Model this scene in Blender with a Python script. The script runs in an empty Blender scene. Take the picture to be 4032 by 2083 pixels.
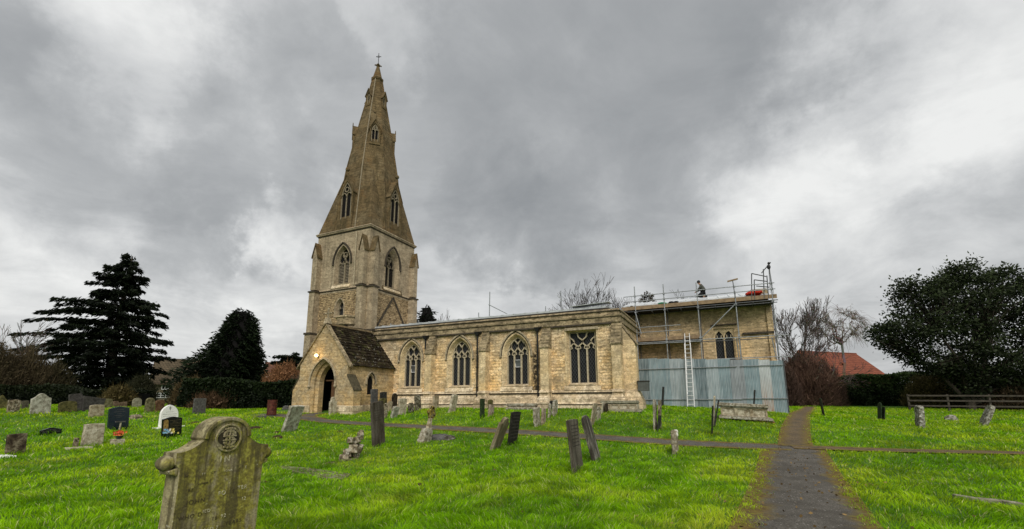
TERRAIN=[[3.3, -24.0, -1.03], [-5.0, -24.0, -1.03], [12.0, -24.0, -1.03], [3.0, -16.0, -1.0], [-6.0, -16.0, -1.0], [3.0, -9.5, -0.97], [-6.0, -9.5, -0.88], [8.0, -9.5, -0.98], [14.0, -12.0, -1.0], [-3.0, -1.0, 0.08], [-8.5, -0.8, 0.13], [-14.0, -0.8, 0.1], [-18.0, -4.3, -0.14], [0.0, 4.6, 0.17], [2.3, 4.6, 0.12], [6.3, 4.6, -0.16], [9.0, 5.0, -0.45], [14.0, 0.0, -0.8], [22.0, 0.0, -0.8], [15.0, 15.0, -0.4], [20.0, 30.0, -0.2], [40.0, 40.0, -0.2], [-22.0, -8.0, -0.25], [-30.0, -2.0, 0.0], [-40.0, 10.0, 0.35], [-13.0, -12.0, -0.75], [-12.0, -18.0, -0.97], [-22.0, -16.0, -0.75], [-28.0, -13.0, 0.03], [-31.0, -6.0, 0.12], [-28.0, 8.0, 0.2], [-22.0, 0.0, 0.1], [-30.0, 15.0, 0.35], [-45.0, -12.0, 0.3], [-30.0, -28.0, -1.0], [25.0, -25.0, -1.03], [-40.0, 30.0, 0.0], [0.0, 40.0, 0.0], [2.0, -4.0, -0.3], [-6.0, -4.0, -0.2], [-13.0, -6.0, -0.4], [60.0, 20.0, -0.3], [60.0, 60.0, -0.2], [-60.0, 60.0, 0.0], [-60.0, -20.0, 0.0], [60.0, -30.0, -1.0]]
CAM=(3.3400,-24.0000,0.5695);YAW=24.8355;PITCH=10.5665;ROLL=-0.2427;LENS=15.9554;SHIFT=0.05008
SUN=(150,42,2.6,34);SKYGAIN=1.13;GRASS_N=560000
CLOUDS=[((-0.78, 0.304, 0.547), 0.22, 0.4), ((-0.785, 0.265, 0.56), 0.2, 0.28), ((-0.926, 0.275, 0.257), 0.25, 0.36), ((-0.761, 0.558, 0.331), 0.1, 0.4), ((-0.785, 0.517, 0.34), 0.09, 0.24), ((0.194, 0.87, 0.452), 0.2, 0.208), ((0.103, 0.904, 0.416), 0.17, 0.24), ((0.271, 0.832, 0.485), 0.22, 0.2), ((0.349, 0.786, 0.511), 0.25, 0.4), ((0.143, 0.927, 0.347), 0.15, 0.12), ((-0.505, 0.808, 0.304), 0.2, 0.28), ((-0.759, 0.611, 0.224), 0.16, 0.32), ((-0.861, 0.486, 0.148), 0.28, 0.32), ((-0.47, 0.55, 0.691), 0.14, 0.28), ((0.135, 0.966, 0.222), 0.22, 0.28), ((0.346, 0.891, 0.293), 0.25, 0.24), ((-0.619, 0.593, 0.514), 0.12, 0.16), ((-0.408, 0.906, 0.109), 0.3, 0.24), ((-0.883, 0.273, 0.381), 0.28, -0.315), ((-0.863, 0.37, 0.343), 0.2, -0.245), ((-0.685, 0.503, 0.527), 0.22, -0.21), ((-0.8, 0.535, 0.273), 0.16, -0.35), ((-0.723, 0.564, 0.399), 0.14, -0.175), ((-0.355, 0.855, 0.377), 0.2, -0.35), ((-0.419, 0.792, 0.445), 0.14, -0.21), ((-0.183, 0.794, 0.58), 0.4, -0.266), ((0.033, 0.794, 0.607), 0.32, -0.294), ((-0.478, 0.682, 0.553), 0.2, -0.105), ((-0.068, 0.949, 0.309), 0.15, -0.14), ((0.271, 0.852, 0.448), 0.1, -0.175), ((0.179, 0.793, 0.582), 0.2, -0.245), ((-0.842, 0.205, 0.499), 0.2, -0.175), ((0.385, 0.844, 0.372), 0.15, -0.105), ((-0.365, 0.877, 0.313), 0.1, -0.21), ((-0.715, 0.4, 0.574), 0.16, -0.14)]
STONES=[
 (-34.7, -12.08, 0.19, 0.51, 0.42, 0.84, 0.52, 0.14, -0.108, -0.172, 'ogee', 'olive', 'olive mossy headstone with a sloping top, beside a squat pitted stone by the brown bushes'),
 (-30.05, -13.15, 0.07, 0.42, 0.45, 0.64, 0.61, 0.2, -0.03, 0.0, 'flat', 'pitted', 'squat pitted headstone with flaking pale and dark patches, square top'),
 (-32.88, -11.75, 0.17, 0.28, 0.29, 0.52, 0.48, 0.12, -0.099, 0.0, 'arch', 'dull', 'small dull headstone half hidden between the squat pitted stone and the broad shouldered one'),
 (-28.3, -12.72, 0.02, 0.77, 0.75, 1.02, 0.76, 0.16, -0.062, 0.0, 'ogee', 'palegrey', 'broad pale grey headstone with shouldered ogee top and a reddish stain'),
 (-28.36, -11.62, 0.05, 0.75, 0.74, 0.6, 0.46, 0.14, -0.107, 0.0, 'arch', 'olive', 'low olive brown headstone with a wide curved top in front of dark slabs'),
 (-29.02, -11.0, 0.09, 0.61, 0.56, 0.96, 0.94, 0.14, -0.105, -0.135, 'flat', 'darkgrey', 'tall dark grey slab with a level top under the cedar'),
 (-28.83, -10.4, 0.09, 0.77, 1.03, 0.82, 0.75, 0.14, 0.048, 0.0, 'slant', 'darkgrey', 'wide dark grey slab with a sloping top right of the tall dark slab'),
 (-25.56, -11.57, -0.15, 0.59, 0.58, 0.61, 0.55, 0.16, -0.031, 0.0, 'arch', 'buff', 'low pale buff headstone with rusty orange growth on its face'),
 (-32.24, -8.23, 0.18, 0.58, 0.6, 0.62, 0.5, 0.12, -0.108, 0.0, 'arch', 'olive2', 'mottled olive headstone with arched top behind the low buff stone'),
 (-33.54, -6.9, 0.19, 0.73, 0.77, 0.5, 0.37, 0.12, -0.128, 0.0, 'stepl', 'reddish', 'low reddish headstone stepped down on one side, behind the navy stone'),
 (-33.48, -5.97, 0.18, 0.56, 0.53, 0.68, 0.5, 0.12, -0.084, 0.0, 'round', 'palegrey2', 'pale rounded headstone standing alone right of the navy polished stone, lichened'),
 (-26.88, -8.55, -0.0, 0.49, 0.45, 0.82, 0.63, 0.13, -0.036, 0.0, 'arch', 'olive2', 'greenish arched headstone touching a red brown one near the white window house'),
 (-26.52, -8.2, -0.02, 0.43, 0.45, 0.71, 0.64, 0.13, -0.075, 0.0, 'arch', 'redbrown', 'red brown headstone touching the greenish arched one'),
 (-20.58, -12.88, -0.59, 0.74, 0.73, 0.99, 0.91, 0.12, -0.063, 0.0, 'peak', 'navy', 'large dark navy polished headstone with shallow peaked top and faint lettering'),
 (-21.29, -14.79, -0.68, 0.66, 0.65, 0.27, 0.19, 0.1, -0.065, 0.0, 'wave', 'black', 'low wide black polished memorial with a wavy top and two columns of lettering'),
 (-16.05, -15.65, -0.87, 0.59, 0.53, 0.74, 0.7, 0.14, -0.017, 0.0, 'flat', 'palebuff', 'pale leaning square topped headstone with brown staining, beside orange flowers'),
 (-15.89, -17.53, -0.94, 0.42, 0.42, 0.61, 0.57, 0.12, -0.049, 0.0, 'flat', 'brownstain', 'square headstone with heavy dark brown staining across its face'),
 (-19.55, -11.46, -0.55, 0.81, 0.73, 1.0, 0.61, 0.12, -0.05, 0.0, 'gothic', 'white', 'bright white pointed arch headstone bearing a small cross'),
 (-16.22, -13.13, -0.75, 0.69, 0.69, 0.77, 0.7, 0.1, -0.066, 0.0, 'wave', 'blackgold', 'black polished headstone with a gold picture panel and gilt lettering'),
 (-24.09, -7.46, -0.13, 0.71, 0.66, 0.91, 0.87, 0.1, -0.008, 0.0, 'flat', 'slate', 'plain mid grey slate slab with square top standing alone before the dark hedge'),
 (-39.28, 4.11, 0.3, 0.69, 0.66, 0.94, 0.67, 0.12, -0.068, 0.0, 'round', 'darkgrey', 'dark grey round topped headstone nearest the long dark hedge'),
 (-31.11, -0.33, 0.05, 0.7, 0.71, 0.92, 0.83, 0.1, -0.028, 0.0, 'flat', 'slatedark', 'dark square slate in front of a small mossy stone near the hedge'),
 (-37.41, 4.67, 0.27, 0.29, 0.29, 0.9, 0.7, 0.12, -0.109, 0.0, 'round', 'olive', 'small mossy round headstone peeping from behind the dark square slate'),
 (-38.78, 6.35, 0.31, 0.64, 0.65, 0.94, 0.55, 0.12, -0.059, 0.0, 'shoulder', 'olive2', 'small olive headstone with rounded head and shoulders by the hedge'),
 (-32.24, 4.56, 0.16, 0.7, 0.66, 1.15, 0.82, 0.16, -0.036, 0.0, 'round', 'paleolive', 'pale green round topped headstone behind the rusty barrel, next to the porch'),
 (-13.37, -10.2, -0.66, 0.65, 0.66, 1.14, 1.09, 0.14, 0.0, 0.37, 'flat', 'palegrey', 'pale grey headstone leaning right, square topped, beside molehills'),
 (-16.7, -4.67, -0.19, 0.46, 0.44, 1.01, 0.77, 0.14, -0.025, 0.0, 'shoulder', 'palebuff', 'pale shouldered headstone standing in front of the porch doorway'),
 (-7.36, -11.57, -0.92, 0.57, 0.58, 1.5, 1.48, 0.09, -0.137, 0.0, 'flat', 'slatebrown', 'tall narrow brown slate headstone in front of the porch window, flat topped'),
 (-15.07, -3.14, -0.09, 0.52, 0.56, 1.36, 1.35, 0.08, -0.07, 0.0, 'flat', 'slate', 'grey slate headstone rising directly behind the tall brown slate'),
 (-14.61, -2.91, -0.08, 0.52, 0.53, 1.18, 1.17, 0.08, -0.06, 0.0, 'flat', 'slatedark', 'dark blue grey slate headstone with square top above a mossy arched stone'),
 (-13.76, -3.94, -0.18, 0.54, 0.56, 0.92, 0.82, 0.12, -0.062, 0.0, 'arch', 'olive', 'mossy arched stone in front of the dark blue grey slate'),
 (-14.59, -2.03, -0.0, 0.37, 0.42, 1.03, 0.81, 0.12, 0.068, 0.0, 'round', 'brownblack', 'dark brown round headed stone leaning against the aisle wall end'),
 (-12.58, -5.09, -0.31, 0.15, 0.22, 0.77, 0.74, 0.1, -0.088, 0.0, 'flat', 'pitted', 'narrow pitted pale stone showing at the right edge of the tall brown slate'),
 (-14.6, -2.37, -0.03, 0.26, 0.3, 0.6, 0.52, 0.1, 0.058, 0.0, 'arch', 'buff', 'small buff arched stone between the mossy arched stone and the dark round one'),
 (-12.38, -4.72, -0.27, 0.42, 0.45, 0.61, 0.56, 0.14, 0.0, 0.27, 'jag', 'palegrey', 'short broken pale grey stone leaning right in front of a larger leaning slab'),
 (-12.58, -3.78, -0.17, 0.53, 0.61, 0.89, 0.83, 0.14, -0.018, 0.0, 'arch', 'palebuff', 'large pale slab leaning right behind the short broken stone'),
 (-12.64, -2.9, -0.09, 0.42, 0.4, 0.58, 0.5, 0.14, -0.114, 0.0, 'round', 'pitted2', 'pitted headstone with dark hollows, the shorter of two pitted ones by the aisle wall'),
 (-12.72, -2.15, -0.02, 0.51, 0.46, 0.9, 0.87, 0.12, -0.14, 0.0, 'flat', 'pitted2', 'tall crumbling pitted headstone with square top by the first buttress'),
 (-12.22, -1.15, 0.07, 0.51, 0.46, 0.81, 0.77, 0.12, -0.002, 0.0, 'flat', 'buff', 'upright buff headstone with square top in front of the first aisle buttress'),
 (-10.26, -2.47, -0.04, 0.58, 0.49, 0.98, 0.91, 0.14, 0.0, 0.192, 'arch', 'palebuff', 'pale headstone leaning right below the second aisle window'),
 (-7.34, -4.38, -0.25, 0.33, 0.34, 0.92, 0.89, 0.1, 0.011, 0.0, 'flat', 'green', 'narrow dark green algae covered headstone below the third window'),
 (-7.21, -3.74, -0.18, 0.43, 0.4, 0.56, 0.52, 0.12, 0.146, 0.0, 'flat', 'pinkbuff', 'short pinkish headstone right of the narrow green one'),
 (-8.39, -1.5, 0.06, 0.4, 0.44, 0.58, 0.53, 0.1, -0.056, 0.0, 'peak', 'olive', 'greenish slanted stone half behind the short pinkish headstone'),
 (-3.37, -10.86, -0.93, 0.48, 0.55, 1.07, 0.91, 0.12, 0.0, 0.395, 'shoulder', 'buffgrey', 'weathered buff headstone with rounded shoulders leaning steeply right beside a dark slate'),
 (-3.27, -9.76, -0.87, 0.64, 0.7, 1.09, 1.06, 0.07, 0.0, 0.145, 'flat', 'slatedark2', 'very dark slate headstone with square top beside a steeply leaning buff stone'),
 (-3.82, -6.08, -0.48, 0.53, 0.53, 0.76, 0.71, 0.1, -0.123, 0.0, 'flat', 'lichen', 'lichened pale headstone, the left and wider of a matching upright pair on the bank'),
 (-3.71, -5.68, -0.43, 0.31, 0.35, 0.68, 0.65, 0.1, 0.135, 0.0, 'flat', 'pinkbuff', 'narrow pinkish headstone right of the wider lichened one on the bank'),
 (-4.1, -3.87, -0.2, 0.33, 0.23, 0.61, 0.57, 0.08, 0.0, 0.079, 'flat', 'lichen', 'thin pale leaning stone left of a broader lichened stone below the third downpipe'),
 (-4.08, -3.25, -0.13, 0.49, 0.42, 0.72, 0.69, 0.12, 0.0, 0.098, 'arch', 'lichen', 'broader lichened headstone leaning right in front of the third buttress'),
 (-4.99, -1.25, 0.07, 0.24, 0.37, 0.5, 0.45, 0.06, 0.0, 0.11, 'flat', 'slatedark', 'small black slate leaning against the third buttress'),
 (0.16, -13.6, -1.02, 0.68, 0.7, 1.17, 1.12, 0.08, 0.0, -0.096, 'flat', 'slatebrown2', 'tall brown grey slate leaning left with carved lines of lettering, nearest of the leaning pair'),
 (0.17, -11.93, -0.99, 0.65, 0.63, 1.21, 1.09, 0.09, 0.0, -0.247, 'point', 'slatestreak', 'leaning slate with pointed top and pale vertical streaks behind the lettered slate'),
 (-1.63, -5.62, -0.44, 0.6, 0.6, 0.91, 0.77, 0.05, 0.0, 0.178, 'flat', 'buff', 'buff stone seen almost edge on, leaning right on the bank below the square headed window'),
 (-1.73, -4.18, -0.27, 0.45, 0.45, 0.57, 0.48, 0.09, 0.0, 0.04, 'arch', 'lichen', 'short lichened stone just right of the leaning buff edge on stone'),
 (-2.05, -2.01, -0.03, 0.6, 0.6, 0.52, 0.44, 0.05, 0.0, 0.105, 'flat', 'palebuff', 'pale slab propped at the end of the panelled chest tomb, the left of two'),
 (-1.87, -1.95, -0.03, 0.5, 0.5, 0.44, 0.37, 0.05, 0.0, -0.071, 'flat', 'brownblack', 'brown slab propped at the end of the panelled chest tomb, the right of two'),
 (0.86, -6.0, -0.53, 0.6, 0.6, 1.11, 0.94, 0.05, 0.0, 0.034, 'flat', 'lichen', 'tall pale lichened stone seen edge on, leftmost of a tight group on the bank'),
 (0.99, -5.71, -0.5, 0.55, 0.55, 1.06, 0.9, 0.05, 0.0, 0.057, 'flat', 'pitted', 'flaking stone seen edge on beside the tall lichened one, dark at its foot'),
 (0.98, -6.04, -0.53, 0.55, 0.55, 0.55, 0.47, 0.05, 0.0, 0.156, 'flat', 'slatedark', 'short black slate seen edge on at the foot of the flaking stone'),
 (0.14, 2.45, 0.14, 0.6, 0.6, 1.16, 0.99, 0.05, 0.0, 0.112, 'flat', 'slatedark', 'tall thin black slate seen edge on, leaning right against the hoarding'),
 (2.84, -4.41, -0.42, 0.55, 0.55, 1.15, 0.97, 0.07, 0.0, 0.092, 'flat', 'palebuff', 'pale tall edge on stone with two black slates around it'),
 (2.86, -4.55, -0.43, 0.55, 0.55, 1.02, 0.87, 0.05, 0.0, 0.22, 'flat', 'slatedark', 'thin black slate leaning right, touching the pale tall edge on stone'),
 (2.8, -6.37, -0.63, 0.55, 0.55, 1.01, 0.86, 0.05, 0.0, 0.103, 'flat', 'greenblack', 'green black slate nearest the path, left of the pale tall edge on stone'),
 (4.45, 0.77, -0.16, 0.6, 0.6, 1.2, 1.02, 0.05, 0.0, 0.144, 'flat', 'slatedark', 'lone black slate rising behind the chest tomb against the hoarding'),
 (1.9, -9.77, -0.93, 0.5, 0.5, 0.65, 0.55, 0.14, 0.0, 0.007, 'point', 'whitecap', 'small stubby stone with a white lichen cap beside the cross path'),
 (8.02, 5.58, -0.32, 0.5, 0.5, 0.95, 0.81, 0.05, 0.0, -0.072, 'flat', 'greenblack', 'thin mossy stake like stone leaning left by the far hedge'),
 (10.47, 5.82, -0.5, 0.6, 0.6, 0.91, 0.77, 0.06, 0.0, 0.112, 'point', 'green', 'dark green pointed stone, left of a touching pair in the right lawn'),
 (10.56, 5.66, -0.51, 0.5, 0.5, 0.7, 0.6, 0.05, 0.0, 0.144, 'flat', 'greenblack', 'lower dark stone touching the dark green pointed one'),
 (10.73, 1.25, -0.62, 0.5, 0.5, 0.9, 0.77, 0.19, 0.0, 0.071, 'arch', 'lichen2', 'upright thick stone covered in white lichen on the lawn beside the far path'),
 (14.14, 5.05, -0.67, 0.5, 0.5, 1.02, 0.87, 0.17, 0.0, 0.438, 'arch', 'lichen2', 'thick white lichened stone leaning right near the rail fence'),
]
MOLES=[(-19.87, -10.11, 0.24, 'dark molehill on the lawn between the grey slate and the big carved headstone'), (-15.55, -10.1, 0.3, 'largest dark molehill, between the big carved headstone and the leaning pale stone'), (-13.43, -10.67, 0.18, 'flat molehill at the foot of the leaning pale stone'), (-12.05, -11.76, 0.22, 'low molehill nearest the knob of the big carved headstone'), (-2.08, -16.51, 0.07, 'tiny molehill in the middle of the open lawn'), (-11.21, -9.51, 0.14, 'small molehill between the leaning pale stone and the tall slate')]
LUMPS=[(-23.73, -10.73, 0.34, 0.22, 'pitted', 'crumbled lump of stone just right of the navy polished headstone'), (-30.75, -0.04, 0.3, 0.2, 'pitted', 'small dark stone lump below the little mossy round headstone'), (-35.37, 4.21, 0.6, 0.3, 'olive2', 'low lichened kerb lump in front of the small shouldered headstone'), (-23.94, -1.83, 0.26, 0.28, 'slate', 'grey stone stub by the left porch buttress'), (-6.37, -9.41, 0.45, 0.2, 'slate', 'grey mossy boulder right of the small ringed cross'), (-6.15, -9.34, 0.4, 0.16, 'slatestreak', 'second flatter boulder right of the small ringed cross'), (14.07, 8.07, 0.3, 0.3, 'lichen2', 'low white lichened stump between the two thick white stones'), (-16.48, -3.31, 0.3, 0.18, 'brownstain', 'mossy rock against the porch wall beside the door')]
RUBBLE=(-6.1, -14.0)
CELTIC=(-6.56, -10.06)
LEDGER=[(-6.72, -15.9), (-5.69, -15.84), (-4.21, -16.08), (-3.91, -16.59), (-4.28, -16.73), (-6.09, -16.23)]
KERB=[(6.6, -13.88), (6.81, -14.1), (7.06, -14.16), (7.25, -14.33)]
CHEST=(3.96, -2.24)
BARREL=(-19.55, -6.3)
TREES=[
 ('cedar', {'base': (-52.79, 0.71, 0.41), 'tiers': [(14.88, 0.56, 0.73), (14.01, 1.37, 1.53), (13.14, 2.1, 2.34), (12.37, 3.06, 2.18), (11.64, 2.42, 1.93), (10.87, 3.71, 2.74), (10.03, 4.83, 2.98), (9.31, 6.65, 4.19), (8.6, 6.77, 3.55), (7.86, 6.04, 4.03), (7.11, 5.24, 4.75), (6.33, 7.49, 4.51), (5.72, 7.66, 4.83), (4.99, 6.04, 5.64), (4.26, 7.66, 4.51), (3.58, 6.04, 4.92), (2.9, 4.83, 3.83), (2.27, 4.23, 3.42), (1.6, 3.63, 3.22)], 'top': 15.31, 'label': 'tall dark cedar with tiered drooping branches left of the house'}),
 ('dense_conifer', {'base': (-39.36, 4.72, 0.31), 'prof': [(0.27, 5.78, 2.39), (1.96, 5.59, 2.39), (2.72, 5.2, 2.39), (3.67, 4.55, 2.31), (4.44, 3.85, 2.31), (5.6, 2.85, 2.16), (6.78, 2.24, 2.04), (7.77, 1.66, 1.77), (8.36, 1.31, 1.54), (8.96, 0.85, 1.04), (9.28, 0.39, 0.54)], 'label': 'dense dark bushy conifer with broad skirt between the house and the church', 'n': 42000}),
 ('dense_conifer', {'base': (-23.92, 14.07, 0.36), 'prof': [(0.14, 1.61, 1.21), (8.18, 1.37, 1.05), (9.01, 1.13, 1.21), (9.64, 0.56, 0.56), (10.02, 0.12, 0.16)], 'label': 'dark conifer just showing beside the east side of the tower', 'n': 9000}),
 ('broadleaf', {'base': (-3.57, 25.69, 0.21), 'blobs': [(0, 0, 11.64, 0.3, 0.45), (-0.4, 0.2, 11.24, 0.4, 0.4), (0.35, 0, 11.29, 0.4, 0.5), (0, 0.3, 10.69, 0.8, 0.6), (-0.6, 0, 10.29, 0.7, 0.6), (0.6, 0, 10.19, 0.7, 0.7)], 'label': 'small reddish green treetop showing behind the scaffolding rails', 'name': 'small_tree', 'per': 1600, 'leaf': (0.1, 0.2), 'c0': (0.02, 0.016, 0.008), 'c1': (0.11, 0.085, 0.04), 'trunk': 0.12, 'clump': 0.2, 'fill': 0.5}),
 ('bare', {'base': (-8.64, 18.94, 0.37), 'H': 12.28, 'label': 'bare winter tree with spreading branches behind the aisle roof', 'seed': 5, 'spread': 0.6, 'stems': 3, 'depth': 5}),
 ('bare', {'base': (-1.4, 26.7, 0.16), 'H': 12.21, 'label': 'bare tree behind the chancel roof left of the kneeling person', 'seed': 8, 'spread': 0.6, 'stems': 2}),
 ('bare', {'base': (-6.23, 22.26, 0.3), 'H': 11.3, 'label': 'sparse bare tree between the two winter trees behind the roof', 'seed': 28, 'spread': 0.45, 'stems': 2}),
 ('bare', {'base': (2.11, 30.53, 0.06), 'H': 12.23, 'label': 'small bare tree top right of the kneeling person', 'seed': 9, 'spread': 0.4, 'depth': 4}),
 ('bare', {'base': (-25.04, 17.96, 0.36), 'H': 10.0, 'label': 'thin bare treetop right of the conifer beside the tower', 'seed': 10, 'spread': 0.4, 'depth': 4, 'col': (0.09, 0.07, 0.055)}),
 ('bare', {'base': (9.04, 29.33, -0.06), 'H': 10.87, 'label': 'bare birch with fine upright twigs beside the end of the church', 'seed': 12, 'spread': 0.42, 'stems': 2, 'up': 0.3, 'col': (0.13, 0.105, 0.095)}),
 ('bare', {'base': (-52.92, -5.96, 0.38), 'H': 7.64, 'label': 'thin bare tree above the brown bushes left of the cedar', 'seed': 13, 'spread': 0.5, 'depth': 4, 'col': (0.1, 0.085, 0.065)}),
 ('bare', {'base': (-54.19, -4.34, 0.39), 'H': 6.67, 'label': 'small bare sapling close to the left side of the cedar', 'seed': 14, 'spread': 0.5, 'depth': 4, 'col': (0.1, 0.085, 0.065)}),
 ('bare', {'base': (10.85, 27.96, -0.1), 'H': 6.56, 'label': 'bushy bare tree behind the brown thicket next to the hoarding', 'seed': 31, 'spread': 0.65, 'stems': 2, 'depth': 4, 'curl': 0.06, 'col': (0.15, 0.115, 0.1)}),
 ('bare', {'base': (25.38, 36.89, -0.18), 'H': 15.07, 'label': 'bare twiggy tree rising behind the big evergreen', 'seed': 15, 'spread': 0.45, 'depth': 5}),
 ('contorted', {'base': (16.79, 43.93, -0.11), 'fork': (0.15, 7.26), 'cc': (0.1, 8.75), 'ru': 3.34, 'rz': 3.24, 'label': 'contorted bare willow with curling branches in front of the red roof'}),
 ('polycrown', {'base': (20.59, 23.65, -0.3), 'poly': [(-7.46, 5.09), (-6.91, 6.57), (-6.37, 6.24), (-5.91, 7.4), (-5.42, 7.27), (-5.72, 8.52), (-4.83, 8.84), (-5.15, 9.41), (-4.26, 10.44), (-3.8, 9.97), (-3.2, 11.17), (-2.58, 10.56), (-2.25, 10.9), (-1.84, 10.16), (-1.08, 10.56), (-0.41, 10.15), (-0.24, 10.89), (0.32, 11.09), (0.57, 11.87), (1.26, 11.63), (2.27, 12.27), (2.77, 11.35), (3.31, 10.87), (4.26, 11.51), (6.31, 10.86), (8.83, 8.51), (8.83, 0.91), (-0.27, 0.95), (-0.89, 2.49), (-2.98, 3.12), (-4.07, 3.69), (-5.45, 4.39)], 'hole': (-1.95, 4.81, 1.07, 1.2), 'label': 'huge dark evergreen oak with ragged branches filling the right of the churchyard', 'n': 1450}),
 ('cedar', {'base': (-57.09, 25.16, 0.16), 'tiers': [(7.15, 1.35, 1.35), (6.72, 2.45, 2.08), (6.17, 2.82, 2.45), (5.68, 1.84, 1.84)], 'top': 7.27, 'label': 'distant flat topped cedar seen left of the porch', 'dense': 1.2}),
 ('twigbush', {'base': (-33.25, 5.35, 0.19), 'ru': 2.13, 'H': 3.91, 'label': 'orange brown beech bush between the hedge and the porch', 'c0': (0.09, 0.04, 0.018), 'c1': (0.28, 0.14, 0.065), 'n': 9000, 'seed': 5, 'leafy': 1.0, 'name': 'beech_bush'}),
 ('hedge', {'p0': (-32.72, -3.22), 'p1': (-25.97, 1.0), 'th': 2.2, 'H': 2.02, 'label': 'long dark clipped hedge between the brown scrub and the porch', 'n': 26000, 'seed': 2, 'c1': (0.022, 0.036, 0.011)}),
 ('hedge', {'p0': (9.73, 34.05), 'p1': (23.58, 36.06), 'th': 2.2, 'H': 3.09, 'label': 'high dark green hedge in front of the red roofed house', 'n': 30000, 'seed': 3, 'c0': (0.008, 0.016, 0.005), 'c1': (0.05, 0.085, 0.022), 'wob': 0.2}),
 ('hedge', {'p0': (23.29, 37.02), 'p1': (34.68, 37.89), 'th': 2.2, 'H': 2.76, 'label': 'low shaded hedge behind the rail fence', 'n': 14000, 'seed': 4, 'c0': (0.004, 0.006, 0.003), 'c1': (0.014, 0.02, 0.007)}),
 ('hedge', {'p0': (-49.77, -8.91), 'p1': (-37.88, -3.41), 'th': 2.2, 'H': 1.31, 'label': 'low dark evergreen shrubbery under the cedar', 'n': 26000, 'seed': 6, 'c0': (0.005, 0.008, 0.004), 'c1': (0.02, 0.028, 0.01), 'wob': 0.5}),
 ('twigbush', {'base': (-49.75, -6.7, 0.38), 'ru': 2.5, 'H': 4.72, 'label': 'large brown bare thicket left of the cedar', 'c0': (0.03, 0.022, 0.012), 'c1': (0.11, 0.085, 0.045), 'seed': 7, 'n': 13000, 'leafy': 0.35}),
 ('twigbush', {'base': (-49.21, -8.65, 0.36), 'ru': 1.89, 'H': 5.31, 'label': 'brown thicket cut off by the picture edge at the far left', 'c0': (0.03, 0.022, 0.012), 'c1': (0.1, 0.078, 0.042), 'seed': 8, 'leafy': 0.3}),
 ('twigbush', {'base': (-50.19, -4.7, 0.4), 'ru': 2.1, 'H': 3.87, 'label': 'brown green scrub below the left side of the cedar', 'c0': (0.02, 0.017, 0.009), 'c1': (0.07, 0.06, 0.028), 'seed': 9, 'leafy': 0.6}),
 ('twigbush', {'base': (-35.67, -1.28, 0.19), 'ru': 1.3, 'H': 2.24, 'label': 'brown leafy scrub in front of the dense conifer', 'c0': (0.03, 0.02, 0.009), 'c1': (0.095, 0.07, 0.03), 'seed': 10, 'leafy': 0.9}),
 ('twigbush', {'base': (-47.38, 1.01, 0.4), 'ru': 1.31, 'H': 2.67, 'label': 'dark brown bush at the foot of the cedar next to the cottage gable', 'c0': (0.012, 0.013, 0.006), 'c1': (0.04, 0.042, 0.02), 'seed': 41, 'leafy': 1.2}),
 ('twigbush', {'base': (-36.05, -5.87, 0.24), 'ru': 1.01, 'H': 1.36, 'label': 'small yellowish shrub behind the old slabs', 'c0': (0.03, 0.024, 0.008), 'c1': (0.11, 0.085, 0.03), 'seed': 11, 'leafy': 1.2, 'n': 4000}),
 ('twigbush', {'base': (-30.72, -2.3, 0.04), 'ru': 1.79, 'H': 1.27, 'label': 'russet bracken like scrub at the left end of the clipped hedge', 'c0': (0.04, 0.024, 0.012), 'c1': (0.12, 0.072, 0.04), 'seed': 12, 'leafy': 0.8}),
 ('twigbush', {'base': (-27.09, 1.58, 0.07), 'ru': 0.88, 'H': 2.49, 'label': 'bare brown bush close to the porch wall', 'c0': (0.05, 0.032, 0.02), 'c1': (0.14, 0.095, 0.06), 'seed': 13, 'leafy': 0.3, 'n': 4000}),
 ('twigbush', {'base': (10.5, 28.9, -0.08), 'ru': 2.96, 'H': 5.48, 'label': 'dense reddish brown bare thicket beside the hoarding', 'c0': (0.05, 0.027, 0.02), 'c1': (0.17, 0.1, 0.072), 'seed': 14, 'n': 15000, 'leafy': 0.1}),
 ('twigbush', {'base': (8.21, 24.54, -0.06), 'ru': 1.47, 'H': 3.86, 'label': 'dark brown bare bush directly behind the end of the hoarding', 'c0': (0.03, 0.018, 0.014), 'c1': (0.09, 0.055, 0.042), 'seed': 15, 'leafy': 0.1}),
 ('twigbush', {'base': (12.65, 32.1, -0.1), 'ru': 1.85, 'H': 4.67, 'label': 'brown bare bush in front of the willow foot', 'c0': (0.045, 0.026, 0.02), 'c1': (0.12, 0.075, 0.055), 'seed': 16, 'leafy': 0.1}),
 ('twigbush', {'base': (20.42, 29.08, -0.22), 'ru': 2.51, 'H': 3.17, 'label': 'yellowish ivy clad scrub beneath the big evergreen', 'c0': (0.03, 0.028, 0.01), 'c1': (0.12, 0.1, 0.035), 'seed': 17, 'leafy': 1.0}),
 ('twigbush', {'base': (23.54, 25.02, -0.31), 'ru': 2.52, 'H': 2.17, 'label': 'dark brown scrub under the big evergreen near the fence end', 'c0': (0.02, 0.014, 0.008), 'c1': (0.06, 0.042, 0.022), 'seed': 18, 'leafy': 0.5}),
]
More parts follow.
